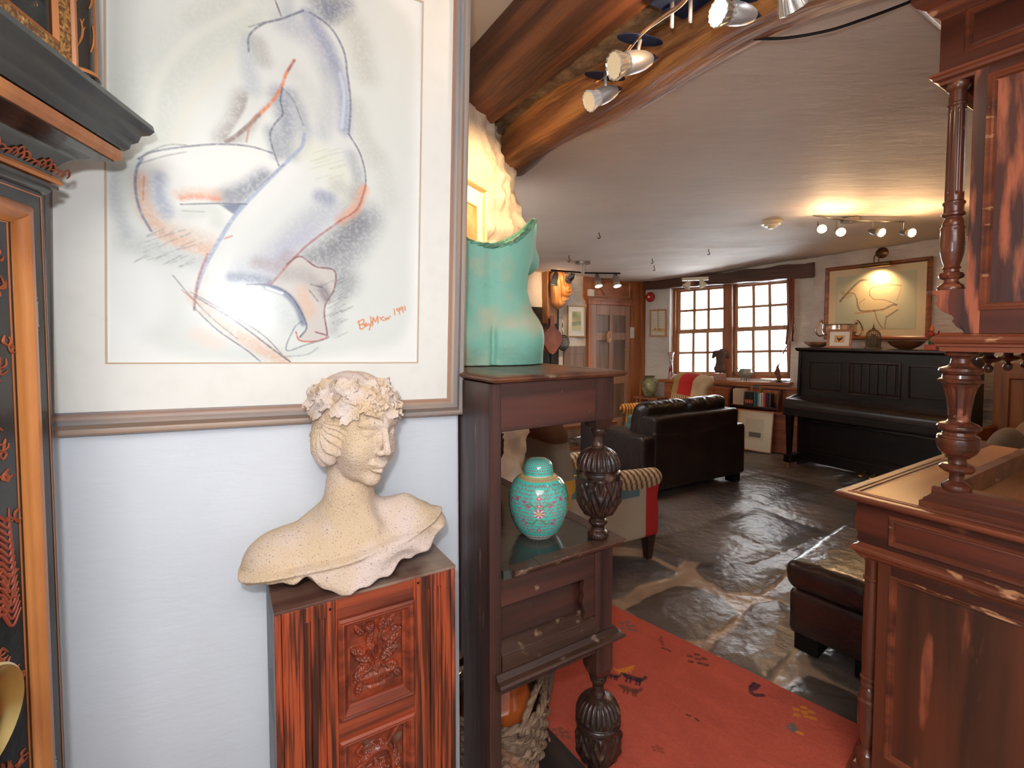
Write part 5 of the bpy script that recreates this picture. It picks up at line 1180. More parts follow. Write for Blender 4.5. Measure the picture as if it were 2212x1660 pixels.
# ---------------------------------------------------------------- jug in its basket under the cupboard
JB = G(1110, 1600, .12); bx, by = CUP.wor(.17, .30)[:2]
t = thing('storage_jar', 'glossy orange-brown stoneware jar sitting in a wicker basket under the cupboard', 'jar', (bx, by, .03))
BRG = M('brown_glaze', srgb(190, 96, 44), srgb(150, 70, 34), ns=7, rough=.12, coat=.6, third=(srgb(96, 58, 40), 2.2, .62, .72))
pj = smoothp([(.08, 0), (.115, .03), (.13, .10), (.122, .18), (.100, .25), (.070, .31), (.045, .35), (.032, .372), (.030, .40)], 8); MB().lathe(pj, seg=56).build('jar_body', BRG, t, smooth=True)
MB().lathe([(.030, .392), (.034, .40), (.034, .418), (.028, .424), (.024, .412)], seg=40).build('neck_ring', M('dark_brown_glaze', srgb(74, 46, 34), rough=.2, coat=.5), t, smooth=40)
m = MB(); m.tube(crom([(.030, .0, .405), (.055, 0, .410), (.060, 0, .385), (.052, 0, .355)], 5), .008, 10); m.build('ear_handle', BRG, t, smooth=True)
WICK = M('split_willow', srgb(150, 122, 98), srgb(96, 74, 58), ns=18, st=(1, 1, 4), rough=.75, bump=.5, bs=60, third=(srgb(176, 104, 66), 8, .6, .72))
t = thing('wicker_basket', 'rough grey-brown wicker basket with twisted rope handles, holding the brown jar', 'basket', (bx, by, 0))
m = MB(); seg = 160; nz_ = 90; TH, ZZ = np.meshgrid(np.linspace(0, 2*pi, seg), np.linspace(.0, .225, nz_), indexing='ij')
R0 = .150+.018*np.sin(ZZ/.225*pi*.8); R = R0+.006*np.sin(TH*22+(np.floor(ZZ/.018) % 2)*pi)*1.0+.004*abs(np.sin(ZZ/.018*pi)); m.grid(R*np.cos(TH), R*np.sin(TH), ZZ)
m.grid((R0-.012)*np.cos(TH), (R0-.012)*np.sin(TH), ZZ, flip=True); m.lathe([(.15, .0), (.15, .012)], seg=40); m.build('basket_weave', WICK, t, smooth=True)
m = MB()
for q in range(3): m.tube([((.158+.007*cos(a*9+q*2.1))*cos(a), (.158+.007*cos(a*9+q*2.1))*sin(a), .226+.007*sin(a*9+q*2.1)) for a in np.linspace(0, 2*pi, 130)], .0075, 7)
m.build('twisted_border', WICK, t, smooth=True)
for k_, a0 in enumerate((-.45, 2.7)):
    m = MB()
    for q in range(3):
        pts = []
        for u in np.linspace(0, 1, 60):
            a = a0+(u-.5)*1.25; rr_ = .166; z = .20+.145*sin(pi*u)**.7; tw = u*26+q*2.1; pts.append((rr_*cos(a)+.0065*cos(tw), rr_*sin(a)+.0065*cos(tw), z+.0065*sin(tw)))
        m.tube(pts, .0072, 7)
    m.build('rope_handle', WICK, t, smooth=True)
rr = random.Random(8); m = MB()
for i in range(46):
    a = rr.uniform(0, 2*pi); z = rr.uniform(.03, .21); da = rr.uniform(.15, .5)*rr.choice((-1, 1)); m.tube([((.175+.006*sin(q))*cos(a+da*q/4), (.175+.006*sin(q))*sin(a+da*q/4), z+rr.uniform(-.006, .006)+.006*q) for q in range(5)], rr.uniform(.003, .006), 5)
tag(m.build('loose_withy', WICK, t, smooth=True), kind='stuff')
# dark low chest edge behind the basket and dark bentwood hoop
gA = G(1200, 1602, .04); gB = G(1262, 1668, .04)
dv = gB-gA; dv /= np.linalg.norm(dv); o = MB().box(-.35, .5, -.13, 0, .0, .05).build('floor_board', wood('black_oak_board', srgb(50, 38, 34), srgb(30, 26, 26), 0, 12, .4), bev=.004, loc=(gA[0], gA[1], 0.013), rz=atan2(dv[1], dv[0])); tag(o, 'black oak board lying on the rug beside the wicker basket', 'board')
hb = CUP.wor(.245, .33)
m = MB(); m.tube(crom([(.0, 0, 0), (.035, 0, .12), (.045, 0, .25), (.03, 0, .37), (-.03, 0, .455), (-.11, 0, .47)], 8), .014, 10); o = m.build('horn', M('dark_polished_horn', srgb(70, 58, 50), srgb(120, 106, 92), ns=6, st=(4, 4, .5), rough=.3), smooth=True, loc=(hb[0]+.11, hb[1]+.10, .026), rz=CUP.rz-.5); tag(o, 'curved dark horn standing behind the wicker basket under the cupboard', 'horn')
# ---------------------------------------------------------------- far end of the long room
def quad(fr, pts, y):      # BL, BR, TR, TL pixels -> bilinear map (u,v)->(x,z)
    c = [np.array(fr.hit(*p, y)) for p in pts]
    return lambda u, v: (c[0]*(1-u)*(1-v)+c[1]*u*(1-v)+c[2]*u*v+c[3]*(1-u)*v)
def qbox(m, q, u0, u1, v0, v1, y0, y1):
    B = [q(u0, v0), q(u1, v0), q(u1, v1), q(u0, v1)]
    return m.hexa([(b[0], y0, b[1]) for b in B], [(b[0], y1, b[1]) for b in B])
YW = .16
WSH = wood('sunlit_pine_sash', srgb(206, 160, 118), srgb(180, 130, 88), 2, 14, .45)
mull = quad(WWL, [(1448, 816), (1714, 818), (1710, 596), (1450, 620)], YW)
xL = mull(0, .5)[0]; xR = mull(1, .5)[0]
def uof(px, py=715): return (WWL.hit(px, py, YW)[0]-xL)/(xR-xL)
for n_, (pa, pb2) in enumerate(((1462, 1567), (1586, 1706))):
    t = thing('window_%d' % (n_+1), 'x', 'x', WWL.o, WWL.rz)
    for k in ('label', 'category'): del t[k]
    t['kind'] = 'structure'
    a, b = uof(pa), uof(pb2)
    m = MB(); qbox(m, mull, a-.035, a, 0, 1, YW-.05, YW+.08); qbox(m, mull, b, b+.03, 0, 1, YW-.05, YW+.08); qbox(m, mull, a, b, .955, 1, YW-.04, YW+.08); qbox(m, mull, a, b, 0, .03, YW-.06, YW+.08)
    m.build('window_frame', PINE, t)
    for (v0, v1, y0) in ((.49, .955, YW+.03), (.03, .50, YW)):
        w = b-a; q0 = a; m = MB(); st_ = .06*w
        qbox(m, mull, q0, q0+st_, v0, v1, y0, y0+.03); qbox(m, mull, b-st_, b, v0, v1, y0, y0+.03); qbox(m, mull, q0, b, v0, v0+.035, y0, y0+.03); qbox(m, mull, q0, b, v1-.022, v1, y0, y0+.03)
        for k in (1, 2): c = q0+st_+(w-2*st_)*k/3; qbox(m, mull, c-.026*w, c+.026*w, v0, v1, y0+.004, y0+.026)
        c = (v0+.02+v1-.01)/2; qbox(m, mull, q0, b, c-.013, c+.013, y0+.004, y0+.026)
        s_ = m.build('sash', WSH, t)
        qbox(MB(), mull, 0, 1, 0, 1, 0, 1)
        g = MB(); qbox(g, mull, q0+st_*.5, b-st_*.5, v0+.01, v1-.01, y0+.014, y0+.016); g.build('panes', PANE, s_)
m = MB(); qbox(m, mull, uof(1567), uof(1586), 0, 1, YW-.08, YW+.1); tag(m.build('trim_2', PINE, loc=WWL.o, rz=WWL.rz), kind='structure')
t = WWL
lint = quad(WWL, [(1385, 627), (1757, 598), (1757, 566), (1385, 609)], -.07)
m = MB()
for k in range(24):
    u0, u1 = k/24, (k+1)/24; w0 = .06*sin(k*1.3); w1 = .06*sin((k+1)*1.3)
    B = [lint(u0, 0+w0*.5), lint(u1, 0+w1*.5), lint(u1, 1+w1), lint(u0, 1+w0)]; m.hexa([(c[0], -.07, c[1]) for c in B], [(c[0], .24, c[1]) for c in B])
tag(m.build('lintel_beam', wood('smoky_brown_beam', srgb(112, 74, 56), srgb(72, 46, 36), 0, 9, .6, bump=.8, third=(srgb(160, 104, 66), 3, .58, .7)), loc=WWL.o, rz=WWL.rz), 'rough dark timber lintel beam above the two sash windows', 'beam')
# sill board, panelling and ledge
zl = WWL.hit(1420, 821, -.14)[1]; zr = WWL.hit(1704, 829, -.14)[1]; xl_ = WWL.hit(1420, 821, -.14)[0]; xr_ = WWL.hit(1706, 829, -.14)[0]
def zsill(x): return zl+(zr-zl)*(x-xl_)/(xr_-xl_)+.012
m = MB(); m.hexa([(xl_, -.14, zl-.03), (xr_, -.14, zr-.03), (xr_, -.14, zr+.01), (xl_, -.14, zl+.01)], [(xl_, .20, zl-.03), (xr_, .20, zr-.03), (xr_, .20, zr+.01), (xl_, .20, zl+.01)])
tag(m.build('trim_3', PINEX, bev=.005, loc=WWL.o, rz=WWL.rz), kind='structure')
m = MB(); m.box(xl_+.1, xr_+.35, -.11, -.03, 0, min(zl, zr)-.03)
for k in range(3): m.frame(xl_+.2+k*.62, xl_+.75+k*.62, .50, .80, [(0, 0), (0, .012), (.03, .012), (.04, 0)], y=-.11)
tag(m.build('trim_4', PINEX, bev=.003, loc=WWL.o, rz=WWL.rz), kind='structure')
lz = WWL.hit(1688, 893, -.34)[1]
m = MB(); m.box(xl_+.35, xr_+.25, -.36, -.11, lz-.035, lz); m.box(xl_+.4, xr_+.2, -.33, -.11, 0, lz-.03)
tag(m.build('trim_5', wood('reddish_pine_bench', srgb(168, 96, 66), srgb(136, 70, 48), 0, 12, .4), bev=.005, loc=WWL.o, rz=WWL.rz), kind='structure')

# book rack with its books
RX0 = WWL.hit(1577, 885, -.3)[0]; RX1 = WWL.hit(1678, 885, -.3)[0]
RK = wood('dark_mahogany_rack', srgb(84, 40, 30), srgb(54, 28, 22), 0, 12, .35)
t = thing('book_rack', 'dark mahogany book rack with curved ends, on the ledge below the window', 'rack', WWL.wor(0, 0, lz), WWL.rz)
m = MB(); m.box(RX0, RX1, -.31, -.15, .03, .05); m.build('rack_shelf', RK, t)
m = MB(); m.box(RX0, RX1, -.165, -.15, .0, .10); m.build('rack_back', RK, t)
for x0, s_ in ((RX0-.02, 1), (RX1, 1)):
    m = MB(); m.prism([(-.33, 0), (-.15, 0), (-.15, .27), (-.20, .28), (-.25, .255), (-.30, .19), (-.33, .10)], 0, x0, x0+.022); m.build('rack_end', RK, t, bev=.003)
rr = random.Random(12)
bks = [((214, 196, 170), .20, 1583, 1606, 'large cream covered book at the left end of the book rack'), ((36, 34, 36), .175, 1609, 1613, None), ((40, 34, 34), .175, 1613.5, 1617.5, None), ((44, 36, 34), .175, 1618, 1622, None), ((38, 34, 36), .175, 1622.5, 1626.5, None),
       ((60, 118, 140), .17, 1628, 1631.5, 'narrow teal book, first beside the five dark spines'), ((44, 92, 104), .165, 1632.5, 1636, 'dark teal paperback in the book rack'), ((120, 170, 166), .16, 1636.5, 1639, 'pale aqua paperback beside the white books'), ((226, 222, 214), .165, 1640, 1643.5, 'white paperback between the aqua and the grey books'), ((150, 150, 160), .16, 1644, 1646.5, 'thin grey paperback in the book rack'), ((196, 56, 60), .18, 1648.5, 1653.5, 'bright red book near the right end of the rack'),
       ((232, 226, 220), .172, 1646.8, 1648.3, 'thin white booklet pressed against the red book'), ((34, 36, 44), .178, 1655, 1659.5, 'black book right of the red one'), ((58, 50, 52), .17, 1660.5, 1665, 'brown-black book, last in the rack')]
for k, (c, h_, p0, p1, lab) in enumerate(bks):
    x0 = WWL.hit(p0, 870, -.3)[0]; x1 = WWL.hit(p1, 870, -.3)[0]; d = .012
    m = MB(); m.box(x0, x1, -.30, -.185, 0, h_); bm_ = M('book_%d_%d_%d' % c, srgb(*c), rough=.45)
    t = thing('book', lab or '%s of the four matching black volumes with an orange band' % ['leftmost', 'second from the left', 'third from the left', 'rightmost'][k-1], 'book', WWL.wor(0, 0, lz+.0505), WWL.rz, 'matching black volumes in the rack' if lab is None else 'books in the rack')
    cm = MB(); cm.box(x0, x0+.0018, -.30, -.185, 0, h_); cm.box(x1-.0018, x1, -.30, -.185, 0, h_); cm.box(x0, x1, -.302, -.299, 0, h_); cm.build('cover', bm_, t)
    MB().box(x0+.002, x1-.002, -.298, -.19, .003, h_-.003).build('pages', M('book_pages', srgb(226, 216, 196), rough=.9), t)
    if lab is None: MB().box(x0+.001, x1-.001, -.3028, -.302, .03, .075).build('spine_band', M('orange_band', srgb(206, 104, 62), rough=.5), t)

# framed print leaning under the ledge
a = WWL.hit(1617, 960, -.42)[0]; b = WWL.hit(1668, 975, -.42)[0]; H2 = .50
t = thing('leaning_print', 'pale framed print with a small dark block, leaning on the floor below the window', 'picture', WWL.wor(b, -.46, .004), WWL.rz); t.rotation_euler = (radians(-9), 0, WWL.rz)
W2 = .42
MB().frame(-W2, 0, 0, H2, [(0, 0), (0, .018), (.010, .018), (.012, 0)]).build('frame', WSH, t)
MB().box(-W2+.01, -.01, -.008, 0, .01, H2-.01).build('mount', M('cream_print_mount', srgb(222, 210, 186), rough=.9), t)
MB().box(-W2+.10, -.10, -.010, -.0085, .14, H2-.10).build('sheet', M('pale_sheet', srgb(206, 196, 172), rough=.9), t)
MB().box(-W2+.15, -.13, -.0115, -.0102, .17, .23).build('printed_block', M('grey_block', srgb(116, 104, 92), rough=.9), t)

# daylight portals in the window openings
for pa, pb2 in ((1462, 1567), (1586, 1706)):
    a = WWL.hit((pa+pb2)/2, 710, YW+.25); o = lamp('window_portal', 'AREA', WWL.wor(a[0], YW+.25, a[1]), 1, (1, 1, 1), .8, WWL.wor(a[0], -1, a[1])); o.data.shape = 'RECTANGLE'; o.data.size = .8; o.data.size_y = 1.35; o.data.cycles.is_portal = True
# things on the window sill
def onsill(px, y): x = WWL.hit(px, 815, y)[0]; return WWL.wor(x, y, zsill(x))
o = onsill(1449, -.05)
VG = M('swirled_red_white_glass', srgb(226, 222, 222), srgb(150, 36, 62), ns=6, st=(3, 3, 1.2), lo=.47, hi=.53, rough=.1, coat=.5, dist=3)
t = MB().lathe(smoothp([(.052, 0), (.050, .012), (.036, .05), (.030, .13), (.026, .24), (.030, .33), (.036, .37), (.044, .40)], 6)+[(.038, .40), (.030, .37)], seg=40, fn=lambda th, z, r: .006*np.cos(5*th)*sstep(.33, .4, z)).build('glass_vase', VG, smooth=50, loc=o); tag(t, 'tall swirled red and white glass vase, on the left end of the window sill', 'vase')
CLAY = M('brown_clay', srgb(112, 84, 72), srgb(86, 62, 54), ns=14, rough=.7, bump=.5, bs=40)
def smalltorso(X, Y, Z):
    ax_ = abs(X); zz = [0, .05, .11, .17, .23, .28, .32, .36]; hw = [.060, .072, .070, .056, .062, .080, .078, .030]
    W_ = np.interp(Z, zz, hw); k = np.sqrt((X/W_)**2+(Y/(W_*.62))**2); d = (k-1)*W_*.6
    d = smin(d, sd_cap(ax_, Y, Z, (.078, 0, .30), (.104, -.005, .235), .028, .020), .02)
    d = smin(d, sd_ell(ax_, Y, Z, (.035, .028, .075), (.038, .04, .04)), .02)
    d = smax(d, Z-(.335+.02*(X > 0)), .01); d = smax(d, .018+.02*np.abs(np.sin(X*60))-Z, .004)
    return d+.003*fbm(X*30, Y*30, Z*30, 3)
t = thing('clay_torso', 'dark clay torso of a man on a square block, on the window sill', 'sculpture', onsill(1555, -.02), WWL.rz+radians(50))
sculpt('torso', smalltorso, (-.14, -.07, .0), (.14, .08, .40), .006, CLAY, t); t.children[0].location = (0, 0, .085)
MB().box(-.066, .066, -.05, .05, 0, .095).build('block', M('pinkish_wood_block', srgb(186, 148, 132), srgb(160, 120, 106), ns=9, rough=.7), t, bev=.003)
MB().tube([(0, 0, .08), (0, 0, .13)], .006, 8).build('peg', BLACKIRON, t)
PEW = M('grey_pewter_glaze', srgb(170, 176, 166), srgb(140, 142, 132), ns=12, rough=.3, metal=.25)
t = thing('three_legged_bowl', 'grey two-handled bowl on little legs, on the sill before the right window', 'bowl', onsill(1610, -.05), WWL.rz)
MB().lathe(smoothp([(.02, .045), (.055, .055), (.078, .085), (.082, .115), (.070, .145), (.066, .155), (.072, .162)], 6)+[(.064, .16), (.06, .14)], seg=36, fn=lambda th, z, r: .003*np.cos(12*th)).build('bowl', PEW, t, smooth=50)
for s_ in (-1, 1): MB().tube(crom([(s_*.066, 0, .10), (s_*.10, 0, .115), (s_*.112, 0, .15), (s_*.092, 0, .168), (s_*.068, 0, .155)], 6), .007, 8).build('handle', PEW, t, smooth=True)
for k in range(4): a_ = k*pi/2+.6; MB().tube(crom([(.04*cos(a_), .04*sin(a_), .06), (.05*cos(a_), .05*sin(a_), .035), (.045*cos(a_), .045*sin(a_), .018), (.058*cos(a_), .058*sin(a_), .004)], 5), [.012, .011, .010, .009, .009, .008, .008, .007, .007, .007, .007, .007, .007, .007, .007, .008][:16], 8).build('leg', PEW, t, smooth=True)
t = thing('carved_figure', 'carved brown wooden figure holding two long rods, at the right end of the sill', 'sculpture', onsill(1681, -.07), WWL.rz)
DW = M('carved_brown_wood', srgb(122, 74, 50), srgb(84, 50, 36), ns=16, rough=.5, bump=.4, bs=40)
def fig(X, Y, Z):
    d = sd_cap(X, Y, Z, (.01, 0, .03), (-.004, 0, .14), .026, .019); d = smin(d, sd_cap(X, Y, Z, (-.004, 0, .14), (-.012, 0, .185), .024, .016), .015)
    d = smin(d, sd_cap(X, Y, Z, (-.02, -.012, .16), (-.032, -.014, .12), .010, .012), .01); d = smin(d, sd_ell(X, Y, Z, (-.022, -.016, .10), (.014, .012, .02)), .01)
    d = smin(d, sd_cap(X, Y, Z, (-.01, 0, .19), (.012, 0, .235), .008, .006), .012); d = smin(d, sd_cap(X, Y, Z, (.012, 0, .235), (.03, 0, .245), .005, .003), .006); d = smin(d, sd_cap(X, Y, Z, (-.008, 0, .20), (-.02, 0, .232), .006, .003), .008)
    return d+.002*fbm(X*60, Y*60, Z*60, 2)
sculpt('figure', fig, (-.06, -.05, .0), (.06, .05, .26), .004, DW, t)
MB().lathe([(.045, .018), (.046, .028), (.03, .036), (.02, .036)], seg=30).build('base', BRASS, t, smooth=40)
MB().lathe([(.03, .0), (.085, .012), (.10, .018), (.08, .019), (.02, .014)], seg=36).build('slate_dish', M('dark_slate', srgb(64, 60, 58), rough=.5), t, smooth=40)
for q in ((0, .008, .78), (.055, .10, .60)):
    MB().tube([(-.008+q[0], 0, .22 if q[0] == 0 else .36), (.06+q[1], 0, q[2]), (.075+q[1]*1.1, 0, q[2]+.12)], [.004 if q[0] == 0 else .009, .003, .002], 8).build('rod', DW, t)
t = MB().lathe([(.02, 0), (.045, .006), (.05, .016), (.044, .016), (.02, .008)], seg=30).build('wooden_dish', DW, smooth=40, loc=onsill(1511, -.07)); tag(t, 'little shallow wooden dish on the sill before the left window', 'dish')
# bundle of bows and sticks beside the right window
t = thing('stick_bundle', 'bundle of reddish sticks hanging against the wall right of the windows', 'sticks', WWL.o, WWL.rz)
for k, (p0, p1) in enumerate((((1702, 600), (1712, 738)), ((1706, 600), (1713, 720)), ((1710, 602), (1714, 700)), ((1714, 600), (1711, 735)), ((1705, 640), (1698, 745)))):
    a = WWL.hit(*p0, -.09-.012*k); b = WWL.hit(*p1, -.09-.012*k); MB().tube([(a[0], -.09-.012*k, a[1]), ((a[0]+b[0])/2+.01, -.095-.012*k, (a[1]+b[1])/2), (b[0], -.09-.012*k, b[1])], .011, 8).build('stick', M('red_brown_stick', srgb(140, 78, 56), rough=.5), t, smooth=True)

# outside: pale house across the lane, wall with windows
FC = M('white_render_outside', srgb(240, 240, 236), rough=.9); oo = WWL.wor(0, 5.5)
m = MB(); m.box(-7, 9, 0, .3, -1, 3.1); HO = thing('house_across_lane', 'white rendered house seen across the lane through the windows', 'house', oo, WWL.rz); m.build('wall', FC, HO)
MB().box(-7.2, 9.2, -.3, .5, 3.1, 3.3).build('eaves', M('slate_roof', srgb(120, 124, 130), rough=.7), HO)
for cx_, z0, w_, h__ in ((1.2, .75, 1.0, 1.1), (-.6, -.3, .9, .9), (3.5, .5, .9, 1.3), (5.2, .9, .9, 1.1), (5.4, -.5, .9, 1.0), (3.4, 2.2, .9, .6)):
    f_ = MB().box(cx_-w_/2, cx_+w_/2, -.03, .02, z0, z0+h__).build('window', M('grey_outside_pane', srgb(52, 60, 68), srgb(64, 72, 78), ns=3, rough=.7, spec=.1), HO)
    m = MB(); m.frame(cx_-w_/2-.06, cx_+w_/2+.06, z0-.06, z0+h__+.06, [(0, 0), (0, .06), (.07, .06), (.07, 0)], y=-.0); m.build('window_surround', FC, HO)

# picture left of the windows, fire bell
t = thing('framed_abstract', 'small light-framed abstract picture on the wall left of the windows', 'picture', WWL.o, WWL.rz)
a = WWL.hit(1404, 728, -.02); b = WWL.hit(1441, 668, -.02); MB().frame(a[0], b[0], a[1], b[1], [(0, 0), (0, .02), (.022, .02), (.024, .008), (.024, 0)], y=-.022).build('frame', WSH, t)
c = Canvas(60, 100, (226, 222, 204)); c.stroke([(28, 0), (30, 50), (29, 75)], 5, (150, 140, 110), .7); c.stroke([(30, 55), (31, 75)], 6, (214, 190, 90), .8); c.poly([(6, 74), (50, 70), (52, 84), (10, 82)], (222, 176, 90), .8, 2); c.blob((16, 72), 3, (190, 70, 60), .8); c.blob((34, 76), 3, (120, 70, 110), .8)
for k in range(6): c.stroke([(4, 12+k*10), (54, 10+k*10)], 1.5, (180, 180, 170), .6)
c.mesh('print', a[0]+.022, b[0]-.022, a[1]+.022, b[1]-.022, -.028, PAPER, t)
t = thing('fire_bell', 'round red fire alarm bell on the wall above the small abstract picture', 'alarm bell', WWL.o, WWL.rz)
a = WWL.hit(1403, 642, -.07); m = MB(); m.lathe(smoothp([(.074, 0), (.076, .015), (.066, .038), (.04, .052), (.012, .056)], 6), seg=36); m.rot(0, pi/2).mv(a[0], -.035, a[1]); m.build('gong', M('signal_red', srgb(186, 40, 44), rough=.25, coat=.4), t, smooth=True)
m = MB(); m.lathe([(.018, 0), (.018, .006), (.012, .008)], seg=20); m.rot(0, pi/2).mv(a[0], -.089, a[1]); m.build('centre_cap', PWHITE, t, smooth=40); MB().box(a[0]-.03, a[0]+.03, -.04, -.0, a[1]-.03, a[1]+.03).build('back_box', BLACKIRON, t)

# ---------------------------------------------------------------- door wall
def dr(px, py, y=0): return DWL.hit(px, py, y)
xd0, xd1 = dr(1272, 700)[0], dr(1356, 700)[0]; zt = 1.90
t = thing('door_1', 'x', 'x', DWL.o, DWL.rz); del t['label']; del t['category']; t['kind'] = 'structure'
m = MB(); m.box(xd0, xd1, -.035, -.005, .01, zt); m.build('door_leaf', BROWNP, t)
pn = [(0, 0), (0, .004), (.010, .002), (.016, -.014), (.0, -.014)]
wd_ = xd1-xd0; cols_ = ((xd0+.10, xd0+wd_*.46), (xd0+wd_*.54, xd1-.10))
m = MB()
for i in range(3):
    x0, x1 = ((xd0, xd0+.10), (xd0+wd_*.46, xd0+wd_*.54), (xd1-.10, xd1))[i]; m.box(x0, x1, -.048, -.034, .01, zt)
for z0, z1 in ((zt-.15, zt), (1.38, 1.49), (.72, .86), (.01, .2)):
    for x0, x1 in cols_: m.box(x0, x1, -.048, -.034, z0, z1)
m.build('door_rails', wood('brown_door_rail', srgb(182, 142, 114), srgb(156, 116, 92), 2, 14, .45), t, bev=.004)
a = dr(1351, 757, -.05); m = MB(); m.tube([(a[0], -.05, a[1]), (a[0], -.09, a[1])], .010, 10); m.tube([(a[0], -.09, a[1]), (a[0]-.09, -.095, a[1]+.006)], .009, 10); m.build('door_handle', BRASS, t, smooth=40)
t = thing('shell_ornament', 'pale carved face ornament hanging on the brown door', 'ornament', DWL.o, DWL.rz); a = dr(1314, 728, -.06)
def mask(X, Y, Z): 
    d = sd_ell(X, Y, Z, (0, 0, 0), (.045, .03, .09)); d = smin(d, sd_ell(X, Y, Z, (.01, -.02, .02), (.02, .02, .03)), .01); d = smax(d, -sd_ell(X, Y, Z, (.0, -.03, -.05), (.03, .012, .01)), .005); return smax(d, -sd_ell(X, Y, Z, (.005, -.03, -.025), (.03, .01, .006)), .005)
sculpt('carved_face', mask, (-.07, -.06, -.11), (.07, .04, .11), .006, M('pale_carved_shell', srgb(216, 172, 136), srgb(190, 140, 104), ns=20, rough=.5), t); t.children[0].location = (a[0], -.075, a[1])
# door surround, overdoor panel, tall post
m = MB(); m.box(xd0-.06, xd0, -.06, 0, 0, zt+.06); m.box(xd1, xd1+.05, -.06, 0, 0, zt+.06); m.box(xd0-.08, xd1+.07, -.075, 0, zt, zt+.07); m.box(xd0-.10, xd1+.09, -.09, 0, zt+.06, zt+.085); tag(m.build('trim_6', PINE, bev=.004, loc=DWL.o, rz=DWL.rz), kind='structure')
m = MB(); m.box(xd0-.12, xd1+.14, -.03, 0, zt+.08, 2.33); m.frame(xd0+.06, xd1+.02, zt+.11, 2.27, [(0, 0), (0, .015), (.03, .02), (.04, .005), (.11, .018), (.115, .02), (.30, .02)], y=-.03); tag(m.build('trim_7', PINEX, bev=.003, loc=DWL.o, rz=DWL.rz), kind='structure')
m = MB(); m.box(xd1+.05, -.0, -.05, 0, 0, 2.33); m.box(-.09, .0, -.075, 0, 0, 2.33); tag(m.build('trim_8', PINE, bev=.004, loc=DWL.o, rz=DWL.rz), kind='structure')
x = dr(1366, 712, -.06)[0]
for py, lb in ((713, 'square white light switch on the pine post, the upper of two'), (725, 'square white light switch on the pine post, the lower of two')):
    z = dr(1366, py, -.06)[1]; t = thing('light_switch', lb, 'switch', DWL.o, DWL.rz, 'switches beside the far door'); MB().box(x-.045, x+.045, -.062, -.05, z-.042, z+.042).build('face_plate', PWHITE, t, bev=.004); MB().box(x-.01, x+.01, -.067, -.062, z-.015, z+.015).build('rocker', PWHITE, t, bev=.002)
a = dr(1275, 633, -.04); t = MB().box(a[0]-.05, a[0]+.05, -.075, -.03, a[1]-.05, a[1]+.05).build('alarm_sensor', PWHITE, bev=.006, loc=DWL.o, rz=DWL.rz); tag(t, 'small white box sensor fixed above the left of the far door', 'sensor')
# low brown panelling and a flat dark sheet painted as the shaded hearth recess left of the door
m = MB(); x0, x1 = dr(1216, 760)[0], xd0-.06; m.box(x0, x1, -.03, 0, .0, dr(1240, 748)[1]); m.frame(x0+.08, x1-.06, .30, dr(1240, 748)[1]-.10, pn, y=-.03); tag(m.build('trim_9', BROWNP, bev=.004, loc=DWL.o, rz=DWL.rz), kind='structure')
HEARTH_DARK = M('dark_hearth_recess', srgb(38, 34, 32), srgb(58, 50, 46), ns=5, rough=.9, bump=.8, bs=20)
m = MB(); x0, x1 = dr(1120, 760)[0], dr(1205, 760)[0]; zt2 = dr(1165, 664)[1]; m.box(x0-1.2, x1, -.02, .0, 0, zt2); tag(m.build('trim_10', HEARTH_DARK, loc=DWL.o, rz=DWL.rz), kind='structure')
OAKP = wood('golden_oak_post', srgb(160, 104, 54), srgb(116, 70, 36), 2, 9, .55, bump=.6)
xa_ = dr(1180, 640, -.1)[0]; xb_ = dr(1202, 640, -.1)[0]; m = MB(); m.box(xa_, xb_, -.12, 0, dr(1190, 700, -.1)[1], 2.34); tag(m.build('oak_post', OAKP, bev=.01, loc=DWL.o, rz=DWL.rz), 'upright golden oak post beside the hearth carrying the carving', 'post')
t = thing('wood_carving', 'big golden carved wooden scroll on the oak post, lit by the track lights', 'carving', DWL.o, DWL.rz)
ca = dr(1212, 628, -.22)
def carv(X, Y, Z):
    d = sd_cap(X, Y, Z, (-.06, 0, .16), (-.09, 0, -.16), .10, .055); d = smin(d, sd_cap(X, Y, Z, (-.09, 0, -.16), (-.06, 0, -.22), .05, .03), .03)
    d = smin(d, sd_ell(X, Y, Z, (.05, -.03, .02), (.09, .09, .11)), .04); d = smin(d, sd_ell(X, Y, Z, (.10, -.03, -.02), (.05, .06, .055)), .03); d = smin(d, sd_cap(X, Y, Z, (.03, 0, .18), (.05, -.02, .11), .07, .04), .04); d = smin(d, sd_cap(X, Y, Z, (.09, -.02, -.07), (-.03, -.02, -.17), .035, .05), .03)
    rr_ = np.hypot(X-.05, Z-.02); d = d+.007*np.sin(X*95+Z*22)*(X < .0)+.007*np.sin(rr_*120)*(X >= .0); return d
sculpt('carved_scroll', carv, (-.22, -.16, -.28), (.19, .14, .34), .008, M('golden_carved_oak', srgb(184, 128, 72), srgb(150, 98, 52), ns=8, st=(3, 3, .6), rough=.45), t); t.children[0].location = (ca[0], -.22, ca[1])
t = thing('bellows', 'brown leather fireside bellows hanging nozzle down by the hearth', 'bellows', DWL.o, DWL.rz); a = dr(1189, 732, -.16)
out = crom([(-.03, .30), (-.035, .20), (-.06, .14), (-.15, .07), (-.165, -.02), (-.10, -.13), (-.03, -.20), (.03, -.20), (.10, -.13), (.165, -.02), (.15, .07), (.06, .14), (.035, .20), (.03, .30)], 5)
m = MB(); m.prism([(x, z) for x, z in out], 1, -.02, .0); m.prism([(x*.98, z) for x, z in out], 1, -.075, -.055); m.mv(a[0], -.13, a[1]); m.pieces('board', M('chestnut_board', srgb(150, 84, 54), srgb(126, 64, 42), ns=7, rough=.4), t, bev=.004)
